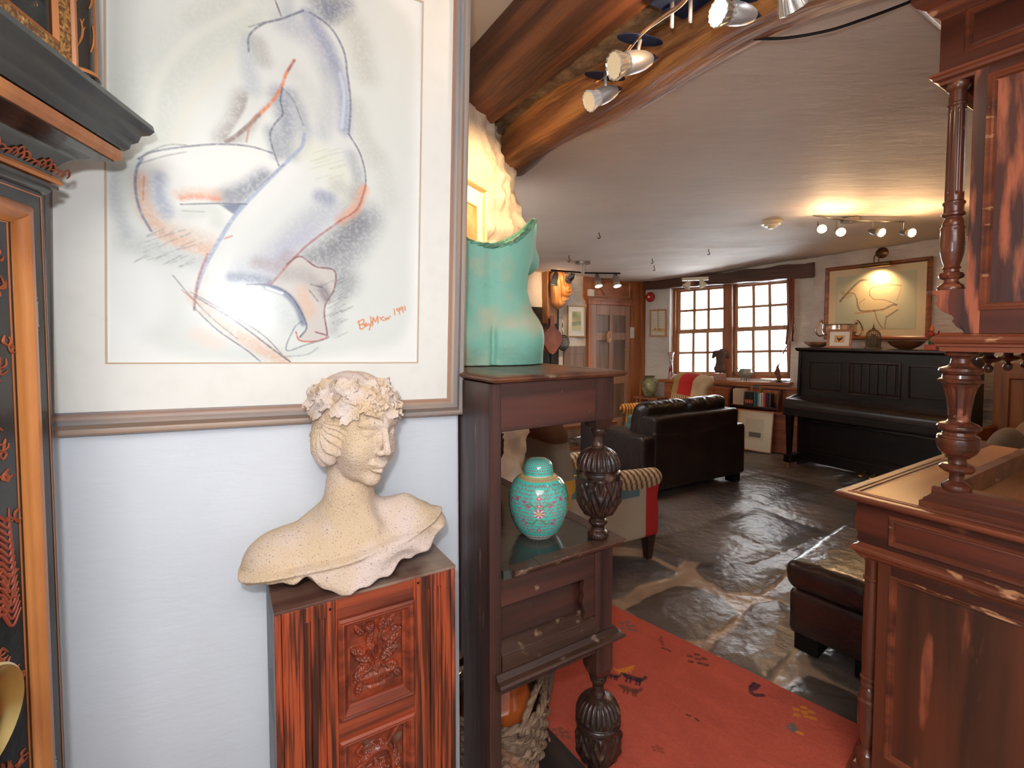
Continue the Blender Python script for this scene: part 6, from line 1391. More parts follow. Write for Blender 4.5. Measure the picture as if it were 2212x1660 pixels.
m = MB(); m.prism([(x*.93, z*.9) for x, z in out], 1, -.056, -.018); m.mv(a[0], -.13, a[1]); m.build('leather', M('dark_leather_gusset', srgb(60, 36, 28), rough=.5), t)
m = MB(); m.lathe([(.022, 0), (.018, -.04), (.010, -.16)], seg=16); m.mv(a[0], -.17, a[1]-.19); m.build('nozzle', BLACKIRON, t, smooth=40)
t = thing('skimmer', 'round black perforated skimmer hanging beside the bellows', 'skimmer', DWL.o, DWL.rz); a = dr(1217, 741, -.1)
m = MB()
R_ = .105; nr = 200
X, Z = np.meshgrid(np.linspace(-R_, R_, nr), np.linspace(-R_, R_, nr), indexing='ij'); keep = (np.hypot(X, Z) < R_)
hole = np.zeros(X.shape, bool)
for k, r_ in enumerate((0, .016, .032, .048, .064, .088)):
    n_ = max(1, int(2*pi*r_/.016))
    for j in range(n_): a2_ = 2*pi*j/n_; hole |= np.hypot(X-r_*cos(a2_), Z-r_*sin(a2_)) < .0048
keep &= ~hole; idx = np.arange(nr*nr).reshape(nr, nr); kk = keep[:-1, :-1] & keep[1:, 1:] & keep[1:, :-1] & keep[:-1, 1:]; q = np.stack([idx[:-1, :-1], idx[1:, :-1], idx[1:, 1:], idx[:-1, 1:]], -1)[kk]
Yb = -.012*np.sqrt(np.clip(1-(np.hypot(X, Z)/R_)**2, 0, 1)); m.add(np.stack([X+a[0], Yb-.10, Z+a[1]], -1).reshape(-1, 3), q.tolist()); m.build('perforated_bowl', BLACKIRON, t)
m = MB(); m.tube([(a[0]+R_*cos(k*pi/16), -.10, a[1]+R_*sin(k*pi/16)) for k in range(33)], .005, 6); m.build('rim', BLACKIRON, t)
zc_ = a[1]+R_
for k in range(5): MB().tube([(a[0]-.012+.011*cos(q)*(1 if k % 2 else .3), -.10+.011*cos(q)*(.3 if k % 2 else 1), zc_+.03+k*.052+.032*sin(q)) for q in np.linspace(0, 2*pi, 13)], .004, 5).build('chain_link', M('bright_chain', srgb(200, 190, 170), rough=.35, metal=1), t)
t = thing('framed_landscape', 'cream-mounted green landscape picture in a thin gold frame, left of the door', 'picture', DWL.o, DWL.rz)
a = dr(1226, 728, -.03); b = dr(1265, 662, -.03); GF = M('thin_gold_frame', srgb(186, 146, 90), rough=.35, metal=.4)
MB().frame(a[0], b[0], a[1], b[1], [(0, 0), (0, .018), (.012, .018), (.014, 0)], y=-.02).build('frame', GF, t); MB().box(a[0]+.01, b[0]-.01, -.026, -.02, a[1]+.01, b[1]-.01).build('mount', MOUNT, t)
c = Canvas(60, 90, (206, 206, 170)); c.blob((18, 18), 18, (120, 144, 104), .8); c.blob((44, 30), 16, (150, 164, 120), .7); c.blob((26, 38), 8, (212, 150, 140), .7); c.poly([(0, 50), (60, 44), (60, 62), (0, 66)], (128, 146, 118), .8, 3); c.blob((40, 74), 12, (214, 208, 160), .8)
w2 = b[0]-a[0]; h2 = b[1]-a[1]; c.mesh('painting', a[0]+w2*.24, b[0]-w2*.24, a[1]+h2*.2, b[1]-h2*.18, -.0275, PAPER, t)
# ---------------------------------------------------------------- upright piano and what stands on it
PN = Fr(2.95, 5.29, -61)
EB = wood('black_brown_piano', srgb(32, 22, 18), srgb(20, 15, 13), 0, 12, .38, bump=.03, coat=.05, spec=.35, k=.1)
EBL = wood('brown_piano_lid', srgb(48, 32, 25), srgb(32, 22, 19), 0, 12, .3, bump=.02, coat=.1, spec=.4, k=.1)
PLn = 1.47; zt = 1.315
t = thing('upright_piano', 'black-brown upright piano against the rough white wall, lid closed', 'piano', PN.o, PN.rz)
m = MB(); m.box(.02, PLn-.02, .30, .60, .06, 1.275); m.build('case', EB, t, bev=.004)
m = MB(); m.mould([(-.0, .62), (-.0, .275), (PLn, .275), (PLn, .62)], [(-.05, zt-.04), (.0, zt-.04), (.012, zt-.032), (.02, zt-.02), (.02, zt-.004), (.012, zt), (-.05, zt)]); m.box(.03, PLn-.03, .31, .62, zt-.04, zt-.001); m.build('top_lid', EBL, t, smooth=30)
for x0 in (0, PLn-.03): MB().prism([(.02, .58), (.02, .70), (.06, .76), (.27, .80), (.29, 1.275), (.60, 1.275), (.60, .0), (.30, .0), (.30, .58)], 0, x0, x0+.03).build('side_panel', EB, t, bev=.004)
m = MB(); m.box(.03, PLn-.03, .025, .31, .585, .655); m.build('key_bed', EB, t, bev=.006)
m = MB(); m.prism([(.015, .66), (.015, .70), (.022, .735), (.05, .757), (.10, .765), (.285, .785), (.285, .66)], 0, .012, PLn-.012); m.build('key_lid', EBL, t, smooth=50)
for x0, x1 in ((.12, .44), (PLn-.44, PLn-.12)):
    MB().frame(x0, x1, .86, 1.17, [(0, 0), (0, .008), (.008, .010), (.014, 0)], y=.30).build('upper_panel_moulding', EBL, t)
m = MB(); m.frame(.50, PLn-.50, .84, 1.19, [(0, 0), (0, .014), (.02, .014), (.03, .002)], y=.30)
m.build('music_desk_frame', EBL, t, bev=.002)
for k in range(6): x = .55+k*(PLn-1.1)/5; MB().box(x-.008, x+.008, .288, .30, .87, 1.16).build('music_desk_slat', EBL, t, bev=.002)
MB().frame(.16, PLn-.16, .20, .52, [(0, 0), (0, .008), (.01, .010), (.018, 0)], y=.30).build('lower_panel_moulding', EBL, t)
m = MB(); m.box(.03, PLn-.03, .285, .30, .06, .17); m.build('bottom_rail', EB, t, bev=.003)
for x0 in (.045, PLn-.045):
    m = MB(); m.hexa([(x0-.020, .065, .14), (x0+.020, .065, .14), (x0+.020, .105, .14), (x0-.020, .105, .14)], [(x0-.032, .05, .58), (x0+.032, .05, .58), (x0+.032, .115, .58), (x0-.032, .115, .58)]); m.build('leg', EB, t, bev=.003)
    l_ = MB().box(x0-.04, x0+.04, .04, .30, .06, .145).build('toe_block', EB, t, bev=.006); MB().lathe([(.004, .0), (.016, .004), (.016, .03), (.01, .036), (.01, .06)], x0, .075, 0, seg=14).build('caster', BRASS, l_, smooth=40)
for x0 in (.70, .79): MB().tube(crom([(x0, .30, .09), (x0, .24, .075), (x0, .18, .05)], 4), [.010, .011, .012, .014, .017, .020, .023, .023, .020], 10, flat=.5).build('pedal', BRASS, t, smooth=True)
def onp(px, py, y): x = PN.hit(px, py, y)[0]; return PN.wor(x, y, zt+.0005)
FAWN = M('fawn_shell_wood', srgb(176, 132, 98), srgb(140, 96, 70), ns=10, rough=.5)
t = MB().lathe(smoothp([(.02, .0), (.06, .008), (.105, .035), (.125, .062)], 5)+[(.118, .062), (.06, .016), (.001, .01)], seg=48, fn=lambda th, z, r: .016*np.cos(5*th)*sstep(.02, .06, z)).build('shell_bowl', FAWN, smooth=True, loc=onp(1764, 740, .46)); tag(t, 'scalloped fawn shell-shaped bowl on the left end of the piano', 'bowl')
t = thing('framed_cockerel', 'small square wooden frame with a tiny dark cockerel, standing on the piano', 'picture', onp(1812, 745, .32), PN.rz); t.rotation_euler = (radians(-8), 0, PN.rz+radians(8))
MB().frame(-.115, .115, 0, .20, [(0, 0), (0, .014), (.020, .014), (.024, .004), (.024, 0)]).build('frame', wood('light_brown_frame', srgb(190, 124, 82), srgb(160, 98, 62), 0, 18, .45), t); MB().box(-.095, .095, -.004, 0, .02, .18).build('mount', MOUNT, t)
c = Canvas(50, 44, (222, 176, 128)); K_ = (52, 40, 38); c.poly([(12, 8), (20, 18), (34, 12), (40, 6), (38, 22), (28, 30), (24, 38), (20, 30), (14, 22)], K_, .95, 1); c.stroke([(24, 30), (23, 40)], 2, K_); c.stroke([(12, 8), (14, 14)], 3, (150, 50, 40)); c.mesh('picture', -.045, .045, .06, .135, -.0048, PAPER, t)
SILV = M('old_silver', srgb(214, 190, 170), rough=.16, metal=1)
t = thing('silver_rose_bowl', 'silver punch bowl with scrolled handles, standing on the piano behind the little frame', 'bowl', onp(1812, 740, .50), PN.rz+radians(55))
MB().lathe(smoothp([(.075, .0), (.078, .01), (.05, .03), (.04, .07), (.06, .10), (.125, .125), (.155, .165), (.158, .20), (.155, .245), (.164, .255)], 5)+[(.15, .25), (.14, .17)], seg=56).build('bowl', SILV, t, smooth=50)
for s_ in (-1, 1): MB().tube(crom([(s_*.15, 0, .14), (s_*.20, 0, .13), (s_*.235, 0, .17), (s_*.23, 0, .23), (s_*.20, 0, .285), (s_*.175, 0, .295), (s_*.165, 0, .27), (s_*.185, 0, .262)], 6), .009, 8).build('handle', SILV, t, smooth=True)
t = thing('domed_cage', 'small domed wire cage lantern with a finial, in the middle of the piano top', 'cage', onp(1886, 745, .44), PN.rz)
CG = M('tarnished_wire', srgb(120, 104, 84), rough=.5, metal=.5)
MB().lathe([(.075, 0), (.075, .012), (.06, .016)], seg=32).build('base', CG, t, smooth=40)
m = MB()
for k in range(22):
    a = 2*pi*k/22; m.tube([(.060*cos(a), .060*sin(a), .01), (.062*cos(a), .062*sin(a), .07), (.064*cos(a), .064*sin(a), .12), (.056*cos(a), .056*sin(a), .155), (.036*cos(a), .036*sin(a), .182), (.006*cos(a), .006*sin(a), .196)], .0035, 5)
for z_, r_ in ((.05, .061), (.10, .063), (.145, .058)): m.tube([(r_*cos(q), r_*sin(q), z_) for q in np.linspace(0, 2*pi, 33)], .003, 5)
m.build('wire_dome', CG, t); MB().lathe([(.012, .19), (.016, .205), (.006, .212), (.008, .225), (.003, .24), (.001, .265)], seg=16).build('finial', CG, t, smooth=40)
MB().lathe(smoothp([(.04, .016), (.05, .05), (.045, .10), (.02, .14), (.004, .15)], 4), seg=24).build('inner_pot', M('dusky_pot', srgb(110, 100, 84), rough=.6), t, smooth=True)
t = MB().lathe(smoothp([(.05, .0), (.06, .006), (.11, .035), (.15, .08)], 5)+[(.142, .08), (.09, .035), (.001, .012)], seg=48, fn=lambda th, z, r: .004*np.cos(9*th)*sstep(.04, .08, z)).build('wooden_bowl', M('turned_brown_bowl', srgb(140, 92, 60), srgb(100, 64, 44), ns=9, st=(1, 1, 5), rough=.4), smooth=40, loc=onp(1956, 745, .44)); tag(t, 'wide turned brown wooden bowl on the piano, right of the cage', 'bowl')
t = thing('painted_figure', 'little red and green painted figure at the right end of the piano', 'figurine', onp(2012, 750, .40), PN.rz)
m = MB(); m.box(-.045, .045, -.03, .03, 0, .05); m.build('box', M('red_lacquer_box', srgb(176, 62, 40), rough=.4), t, bev=.003)
m = MB(); m.lathe(smoothp([(.022, .05), (.024, .08), (.016, .10), (.02, .13), (.024, .155), (.008, .17)], 5), seg=18); m.tube([(.015, 0, .14), (.05, -.01, .15), (.06, -.02, .175)], .007, 7); m.tube([(-.015, 0, .14), (-.045, -.01, .12)], .007, 7); m.build('body', M('green_paint', srgb(46, 110, 72), srgb(176, 50, 40), ns=14, lo=.48, hi=.52, rough=.4), t, smooth=50)
m = MB(); m.ball((0, 0, .185), .018, 14, 10); m.lathe([(.018, .195), (.002, .235)], seg=14); m.build('head', M('orange_paint', srgb(214, 120, 76), rough=.4), t, smooth=50)

# picture on the piano wall, with its lamp
q_ = [PWL.hit(*p, -.035) for p in ((1781, 737), (2010, 731), (2016, 556), (1785, 578))]
x0 = (q_[0][0]+q_[3][0])/2; x1 = (q_[1][0]+q_[2][0])/2; z0 = (q_[0][1]+q_[1][1])/2; z1 = (q_[2][1]+q_[3][1])/2
t = thing('framed_drawing', 'brown-framed drawing of a reclining nude under a brass lamp, above the piano', 'picture', PWL.o, PWL.rz)
RF = wood('red_brown_frame', srgb(164, 96, 58), srgb(120, 66, 42), 0, 20, .35)
MB().frame(x0, x1, z0, z1, [(0, 0), (0, .02), (.012, .026), (.03, .022), (.044, .010), (.046, 0)], y=-.035).build('frame', RF, t)
MB().box(x0+.04, x1-.04, -.045, -.035, z0+.04, z1-.04).build('mount', M('buff_mount', srgb(230, 210, 176), rough=.9), t)
c = Canvas(330, 220, (206, 204, 176)); sc_ = lambda P_: [((x-630)/850*330, (y-740)/540*220) for x, y in P_]
c.A *= (1+.05*c.N2[..., None]); c.blob((190, 40), 60, (236, 214, 160), .5); c.blob((60, 180), 60, (186, 192, 170), .5)
c.poly(sc_([(700, 960), (760, 890), (850, 830), (930, 790), (1000, 830), (1010, 900), (1040, 980), (1150, 1000), (1290, 1050), (1300, 1100), (1200, 1150), (1060, 1100), (900, 1100), (870, 1000), (840, 920)]), (226, 206, 162), .8, 3)
for P_, w, col, a in (([(680, 990), (740, 930), (830, 850), (900, 800), (970, 795)], 8, (96, 76, 72), .8), ([(700, 960), (770, 915), (835, 920), (870, 980)], 3, (110, 90, 76), .8), ([(1010, 950), (1010, 900), (1060, 870), (1200, 860), (1330, 875)], 3, (140, 110, 76), .8), ([(870, 980), (885, 1060), (930, 1100), (1060, 1100)], 6, (120, 96, 84), .8), ([(860, 1120), (1000, 1110), (1060, 1105)], 5, (190, 120, 72), .7), ([(1060, 1100), (1160, 1090), (1240, 1055), (1290, 1055)], 6, (110, 92, 84), .8), ([(1300, 1100), (1250, 1130), (1190, 1165)], 5, (96, 88, 84), .8), ([(1070, 1110), (1100, 1200), (1170, 1285), (1180, 1230), (1190, 1160)], 4, (150, 100, 70), .8), ([(1330, 875), (1310, 960), (1290, 1010)], 4, (196, 140, 90), .6), ([(1010, 950), (1060, 990), (1160, 1000), (1290, 1050)], 3, (120, 100, 84), .7), ([(960, 980), (900, 1020), (900, 1080)], 3, (160, 120, 90), .6), ([(700, 900), (760, 950), (800, 930)], 14, (176, 150, 120), .5)): c.stroke(sc_(P_), w, col, a, .6, .2)
wd = x1-x0; hd2 = z1-z0; c.mesh('drawing', x0+wd*.12, x1-wd*.12, z0+hd2*.14, z1-hd2*.14, -.0462, PAPER, t)
t = thing('picture_light', 'bronze picture light on a curved bracket, above the framed nude by the piano', 'picture light', PWL.o, PWL.rz)
a = PWL.hit(1893, 572, -.17); b = PWL.hit(1903, 546, -.03); BRZ = M('bronze', srgb(128, 96, 66), rough=.35, metal=.9)
m = MB(); m.lathe([(.001, -.14), (.026, -.135), (.026, .135), (.001, .14)], seg=20); m.rot(1, pi/2).mv(a[0], -.17, a[1]); m.build('shade', BRZ, t, smooth=40)
m = MB(); m.lathe([(.06, 0), (.06, .008), (.03, .025), (.01, .03)], seg=26); m.rot(0, pi/2).mv(b[0], -.0, b[1]); m.build('wall_rose', BRZ, t, smooth=40)
for s_ in (-1, 1): MB().tube(crom([(b[0], -.03, b[1]), (b[0]-.02*s_, -.10, b[1]+.0), (a[0]+.02*s_, -.17, b[1]-.05), (a[0]+.02*s_, -.17, a[1])], 6), .006, 7).build('arm', BRZ, t, smooth=True)
w_ = PWL.wor(a[0], -.16, a[1]-.03); lamp('picture_lamp', 'SPOT', w_, 9, WARM, .03, PWL.wor(a[0]-.05, .05, a[1]-.50), 130, .8)

# panelled settle right of the piano, brown sofa in front of it
GP = wood('golden_panelling', srgb(150, 90, 46), srgb(112, 64, 34), 2, 12, .4)
t = thing('panelled_settle', 'golden brown panelled wooden settle at the right of the piano', 'settle', PN.wor(1.56, .30), PN.rz)
m = MB(); m.box(0, .95, .20, .26, 0, 1.22); m.build('high_back', GP, t, bev=.004); m = MB(); m.frame(.05, .90, .62, 1.14, [(0, 0), (0, .02), (.05, .02), (.06, 0)], y=.20); m.build('back_frame', GP, t); m = MB(); m.box(-.0, .95, -.22, .21, .40, .44); m.build('seat', GP, t, bev=.004)
for x0 in (0, .91): MB().box(x0, x0+.04, -.22, .2, 0, .68).build('end', GP, t, bev=.006)
CO = M('dusty_brown_velour', srgb(112, 92, 78), srgb(90, 72, 62), ns=6, rough=.9, bump=.3, bs=12)
SFB = Fr(*CAB.wor(.18, 1.95)[:2], 32)
t = thing('velour_sofa', 'brown velour sofa half hidden behind the sideboard worktop', 'sofa', SFB.o, SFB.rz)
def softbox(c_, h_, r_, wr=.006, f_=14):
    def fn(X, Y, Z):
        d = sd_box(X, Y, Z, c_, h_, r_); return d+wr*fbm(X*f_, Y*f_, Z*f_, 3)
    return fn
sculpt('base', softbox((.66, .42, .24), (.63, .40, .18), .06), (-.05, -.05, .0), (1.38, .9, .5), .02, CO, t)
sculpt('backrest', softbox((.66, .10, .50), (.63, .10, .32), .08), (-.05, -.05, .1), (1.38, .3, .9), .02, CO, t)
for x0 in (1.24,): sculpt('armrest', softbox((x0, .42, .36), (.10, .42, .30), .08), (x0-.14, -.05, .0), (x0+.14, .9, .72), .02, CO, t)
for k, (x0, c_) in enumerate(((.40, (96, 84, 76)), (.92, (118, 96, 80)))):
    q = thing('scatter_cushion', ['grey-brown velvet cushion at the left end of the velour sofa', 'tan-brown velvet cushion at the right end of the velour sofa', 'grey-brown velvet cushion at the hidden right end of the velour sofa'][k], 'cushion', SFB.wor(x0, .30, .43), SFB.rz, 'cushions on the velour sofa')
    sculpt('cushion_cover', lambda X, Y, Z: sd_ell(X, Y, Z, (0, 0, .23), (.25, .10, .24))*.9+.006*fbm(X*9, Y*9, Z*9, 3), (-.3, -.15, -.05), (.3, .15, .5), .015, M('velvet_%d' % c_[0], srgb(*c_), rough=.95, bump=.3, bs=14), q)

# ---------------------------------------------------------------- black leather sofa seen from behind
LEA = M('dark_brown_leather', srgb(36, 24, 21), srgb(24, 17, 15), ns=4, rough=.36, bump=.35, bs=26, coat=.08)
SF = Fr(1.125, 4.118, 29)
t = thing('leather_sofa', 'dark brown leather two-seater sofa seen from behind, facing the window', 'sofa', SF.o, SF.rz)
SW_, SDp = 1.38, .92
sculpt('back', lambda X, Y, Z: sd_box(X, Y, Z, (SW_/2, .10, .41), (SW_/2-.13, .10, .33), .03)+.004*fbm(X*4, Y*4, Z*4, 3)-.006*np.exp(-((Z-.60+.05*np.sin(X*3))/.008)**2)*(Y < .05), (.0, -.04, .03), (SW_, .25, .79), .012, LEA, t)
for x0 in (.10, SW_-.10): sculpt('arm', lambda X, Y, Z, x0=x0: sd_box(X, Y, Z, (x0, .46, .33+0*Y), (.10, .45, .25), .035)+.004*fbm(X*5, Y*5, Z*5, 3), (x0-.13, -.03, .04), (x0+.13, .95, .64), .012, LEA, t)
sculpt('seat', softbox((SW_/2, .52, .28), (SW_/2-.16, .38, .17), .05), (.1, .1, .05), (SW_-.1, .95, .5), .02, LEA, t)
for k, x0 in enumerate((.40, .97)):
    def cush(X, Y, Z, x0=x0, k=k):
        yy = Y-.25+.25*(Z-.6); d = sd_box(X, yy, Z, (x0, 0, .665), (.285, .10, .19), .09); return d+.012*fbm(X*6+k*3, Y*6, Z*9, 3)+.013*np.abs(fbm(X*20, Y*8, Z*8+k, 2))*sstep(.6, .85, Z)
    sculpt('back_cushion', cush, (x0-.33, .0, .42), (x0+.33, .52, .90), .010, LEA, t)
for x0 in (.10, SW_-.10):
    for y0 in (.08, .84): MB().box(x0-.05, x0+.05, y0-.05, y0+.05, 0, .10).build('foot', BLACKIRON, t, bev=.004)

# leather footstool
OT = Fr(1.245, 2.200, 38)
t = thing('leather_footstool', 'low dark brown leather footstool with a shiny seamed top, beside the sideboard', 'footstool', OT.o, OT.rz)
LEB = M('chestnut_leather', srgb(58, 36, 30), srgb(40, 26, 24), ns=5, rough=.30, bump=.45, bs=30, coat=.2)
ow, oh = .74, .385
def otop(X, Y, Z):
    d = sd_box(X, Y, Z, (ow/2, -.205, .355), (ow/2, .200, .065), .05); pil = .018*np.sqrt(np.clip(np.sin(pi*np.clip(X/ow, 0, 1))*np.sin(pi*np.clip(-Y/.41, 0, 1)), 0, 1))
    d = d-pil*(Z > .35); e = np.minimum(np.minimum(X, ow-X), np.minimum(-Y, .41+Y)); return d+.004*fbm(X*12, Y*12, Z*12, 3)*1.0+.006*abs(fbm(X*26, Y*9, Z*9, 2))*sstep(.12, .0, e)
sculpt('seat_cushion', otop, (-.04, -.45, .26), (ow+.04, .04, .46), .008, LEB, t)
sculpt('box_base', lambda X, Y, Z: sd_box(X, Y, Z, (ow/2, -.205, .185), (ow/2-.02, .185, .105), .03)+.003*fbm(X*8, Y*8, Z*8, 3), (-.02, -.43, .05), (ow+.02, .02, .32), .010, LEB, t)
for x0 in (.11, ow-.11):
    for y0 in (-.09, -.33): MB().box(x0-.06, x0+.06, y0-.05, y0+.05, 0, .095).build('foot', BLACKIRON, t, bev=.004)

# ---------------------------------------------------------------- patchwork armchairs
FAB = M('patchwork_cloth', (0, 0, 0), vc=True, rough=.92, spec=.15, bump=.5, bs=180)
DKW = wood('dark_chair_leg', srgb(60, 36, 30), srgb(40, 26, 22), 2, 12, .35)
C_ = {k: np.array(srgb(*v)) for k, v in dict(red=(176, 46, 46), beige=(176, 160, 140), teal=(92, 120, 124), tan=(192, 166, 134), brn=(104, 72, 50), yel=(206, 156, 66), gry=(142, 128, 112), oli=(150, 128, 82), org=(206, 138, 64)).items()}
def pick(conds, default):
    o = np.tile(C_[default], (len(conds[0][0]), 1))
    for m_, c in conds: o[m_] = C_[c] if isinstance(c, str) else c[m_]
    return o
def stripes(x, a, b, f_): k = sstep(-.2, .5, np.sin(x*f_))[:, None]; return C_[a]*(1-k)+C_[b]*k
def armchair(name, label, loc, rz, arm_col, back_col, seat_col):
    t = thing(name, label, 'armchair', loc, rz, 'patchwork armchairs')
    Dp, Wd = .80, .74
    for yy in (.10, Wd-.10):
        def arm(X, Y, Z, yy=yy):
            d = sd_box(X, Y, Z, (-Dp/2+.02, yy, .36), (Dp/2-.04, .055, .20), .03)
            d = smin(d, sd_cap(X, Y, Z, (-Dp+.16, yy, .560), (-.035, yy, .530), .060, .060), .02)
            return smax(d, -sd_cap(X, Y, Z, (.05, yy-.2, .40), (.05, yy+.2, .40), .08, .08), .03)
        sculpt('arm', arm, (-Dp-.02, yy-.12, .12), (.06, yy+.12, .66), .009, FAB, t, arm_col)
    def back(X, Y, Z):
        xx = X+Dp-.10+.20*(Z-.45); d = sd_box(xx, Y, Z, (0, Wd/2, .56), (.055, Wd/2-.05, .36), .05); d = smin(d, sd_cap(xx, Y, Z, (-.03, .08, .90), (-.03, Wd-.08, .90), .065, .065), .04)
        return d-.015*np.sin(np.clip(Y/Wd, 0, 1)*pi)
    sculpt('back', back, (-Dp-.22, -.02, .15), (-Dp+.30, Wd+.02, 1.0), .009, FAB, t, back_col)
    sculpt('seat', lambda X, Y, Z: smin(sd_box(X, Y, Z, (-Dp/2+.04, Wd/2, .26), (Dp/2-.06, Wd/2-.12, .10), .03), sd_box(X, Y, Z, (-Dp/2+.06, Wd/2, .40), (Dp/2-.09, Wd/2-.15, .07), .05), .01), (-Dp, .05, .13), (.05, Wd-.05, .5), .011, FAB, t, seat_col)
    for x0, y0 in ((-.07, .10), (-.07, Wd-.10), (-Dp+.10, .10), (-Dp+.10, Wd-.10)):
        m = MB(); m.hexa([(x0-.020, y0-.020, 0), (x0+.020, y0-.020, 0), (x0+.020, y0+.020, 0), (x0-.020, y0+.020, 0)], [(x0-.036, y0-.036, .17), (x0+.036, y0-.036, .17), (x0+.036, y0+.036, .17), (x0-.036, y0+.036, .17)]); m.build('leg', DKW, t, bev=.002)
    return t
AC = Fr(.995, 3.06, 29)
def ac1(V): x, y, z = V.T; top = z > .505+.02*np.sin(x*9); return pick([(x > -.145, 'red'), (top & (x <= -.36), 'teal'), (top & (x > -.36), stripes(x+z*.3, 'tan', 'brn', 150)), ((x < -.2) & (z > .44) & ~top & (x > -.5), 'teal')], 'beige')
def ab1(V): x, y, z = V.T; return pick([(z < .50, 'red'), ((z < .62) & (z > .34) & (y < .3), 'yel'), ((z > .84), 'brn')], 'gry')
armchair('patchwork_armchair', 'patchwork armchair of grey, teal and red cloth, nearest, behind the carved cupboard', AC.o, AC.rz, ac1, ab1, lambda V: pick([(V[:, 0] > -.3, 'red'), (V[:, 1] > .4, 'yel')], 'beige'))
def ac2(V): x, y, z = V.T; return pick([(x > -.22, stripes(x*1.0, 'org', 'brn', 170)), ((x <= -.22) & (x > -.5), 'teal')], 'red')
def ab2(V): x, y, z = V.T; lo_ = z < .72; return pick([(~lo_ & (y < .52) & (y > .22), 'red'), (~lo_ & (y <= .22), 'oli'), (lo_ & (y > .45), 'org'), (lo_ & (y <= .45), stripes(y, 'tan', 'brn', 150))], 'tan')
armchair('patchwork_armchair', 'patchwork armchair with red, tan and mustard squares, far off by the windows', (1.36, 6.18, 0), radians(192), ac2, ab2, lambda V: pick([(V[:, 0] > -.3, 'teal')], 'org'))

# coffee table between the sofa and the hearth
TB = Fr(.45, 5.05, 29)
t = thing('coffee_table', 'low brown wooden coffee table with a shelf underneath, beyond the leather sofa', 'table', TB.o, TB.rz)
TW = wood('red_brown_table', srgb(150, 92, 62), srgb(112, 64, 44), 0, 12, .3)
MB().box(0, .85, 0, .50, .44, .48).build('table_top', TW, t, bev=.004); MB().box(.04, .81, .04, .46, .20, .23).build('lower_shelf', TW, t, bev=.003)
for x0 in (.03, .77):
    for y0 in (.03, .42): MB().box(x0, x0+.05, y0, y0+.05, 0, .44).build('leg', TW, t, bev=.003)
for k, (x0, w_, c_, lb) in enumerate(((.08, .26, (206, 150, 96), 'orange-covered magazine on the coffee table shelf'), (.40, .22, (196, 190, 176), 'pale magazine on the coffee table shelf'))):
    o = MB().box(0, w_, 0, .30, 0, .018).build('magazine', M('mag_%d' % k, srgb(*c_), srgb(90, 70, 60), ns=14, rough=.4), bev=.002, loc=TB.wor(x0, .10, .2305), rz=TB.rz+.1*k); tag(o, lb, 'magazine', 'magazines on the coffee table shelf')
t = thing('pine_cupboard', 'orange pine cupboard seen through the open stage of the carved cupboard', 'cupboard', (-.42, 3.75, 0), radians(31.5)); MB().box(0, .58, 0, .40, 0, .98).build('carcass', PINE, t, bev=.005); d_ = MB().box(.04, .54, -.018, 0, .08, .92).build('door', PINE, t, bev=.004); MB().frame(.10, .48, .14, .86, [(0, 0), (0, .008), (.01, .008), (.014, 0)], y=-.018).build('door_panel', PINEX, d_)
# pot on a shelf in the corner by the far door
g_ = WWL.wor(.32, -.26); t = thing('corner_stand', 'low reddish wooden stand in the corner left of the windows', 'stand', g_, WWL.rz); MB().box(-.2, .2, -.16, .16, .50, .53).build('stand_top', TW, t, bev=.003)
for x0 in (-.17, .13):
    for y0 in (-.14, .10): MB().box(x0, x0+.04, y0, y0+.04, 0, .50).build('leg', TW, t)
gz = M('mottled_green_glaze', srgb(150, 156, 120), srgb(106, 104, 76), ns=12, rough=.25, coat=.3)
t = thing('green_pot', 'mottled green two-handled pot standing left of the far armchair', 'pot', WWL.wor(.30, -.26, .5305), WWL.rz); MB().lathe(smoothp([(.06, 0), (.08, .03), (.115, .12), (.105, .20), (.065, .25), (.06, .285), (.085, .31)], 6)+[(.075, .305), (.05, .28)], seg=40).build('pot_body', gz, t, smooth=50)
for s_ in (-1, 1): MB().tube(crom([(s_*.065, 0, .27), (s_*.12, 0, .26), (s_*.135, 0, .21), (s_*.105, 0, .17)], 6), .010, 8).build('handle', gz, t, smooth=True)

# ---------------------------------------------------------------- ceiling fittings
NAVY = M('dark_blue_glass_disc', srgb(30, 38, 64), rough=.15, coat=.5)
BULB = M('lit_lamp_face', srgb(255, 240, 210), emit=(1, .80, .52), es=14)
BULBD = M('lamp_lens', srgb(226, 206, 170), rough=.2, emit=(1, .8, .5), es=.12)
def spothead(parent, loc, dirv, s=1., face=BULB, colm=None, frosted=False):
    """a bullet shaped spot; dirv = where it points"""
    from mathutils import Vector
    R = Vector(dirv).to_track_quat('Z', 'Y').to_matrix(); R = np.array(R)
    def put(m): m.V = [v*s@R.T+np.array(loc) for v in m.V]; return m
    m = MB(); m.lathe([(.003, -.055), (.012, -.045), (.018, -.030), (.0215, -.01), (.0225, .01), (.0215, .016)], seg=28); h = put(m).build('lamp_body', colm or CHROME, parent, smooth=40)
    m = MB(); m.lathe([(.001, -.068), (.006, -.058), (.010, -.049), (.010, -.046)], seg=18); put(m).build('tail_cap', NAVY if colm is None else colm, h, smooth=40)
    m = MB(); m.lathe([(.017, .010), (.019, .022), (.026, .040), (.028, .046), (.026, .048), (.024, .045)], seg=30, fn=lambda th, z, r: .0012*np.cos(15*th)); put(m).build('reflector', M('milky_glass', srgb(232, 228, 222), rough=.25) if frosted else M('ribbed_reflector', srgb(206, 200, 190), rough=.2, metal=.8), h, smooth=50)
    m = MB(); m.lathe([(.0245, .0445), (.0245, .0455)], seg=28); put(m).build('lens', face, h)
    return h
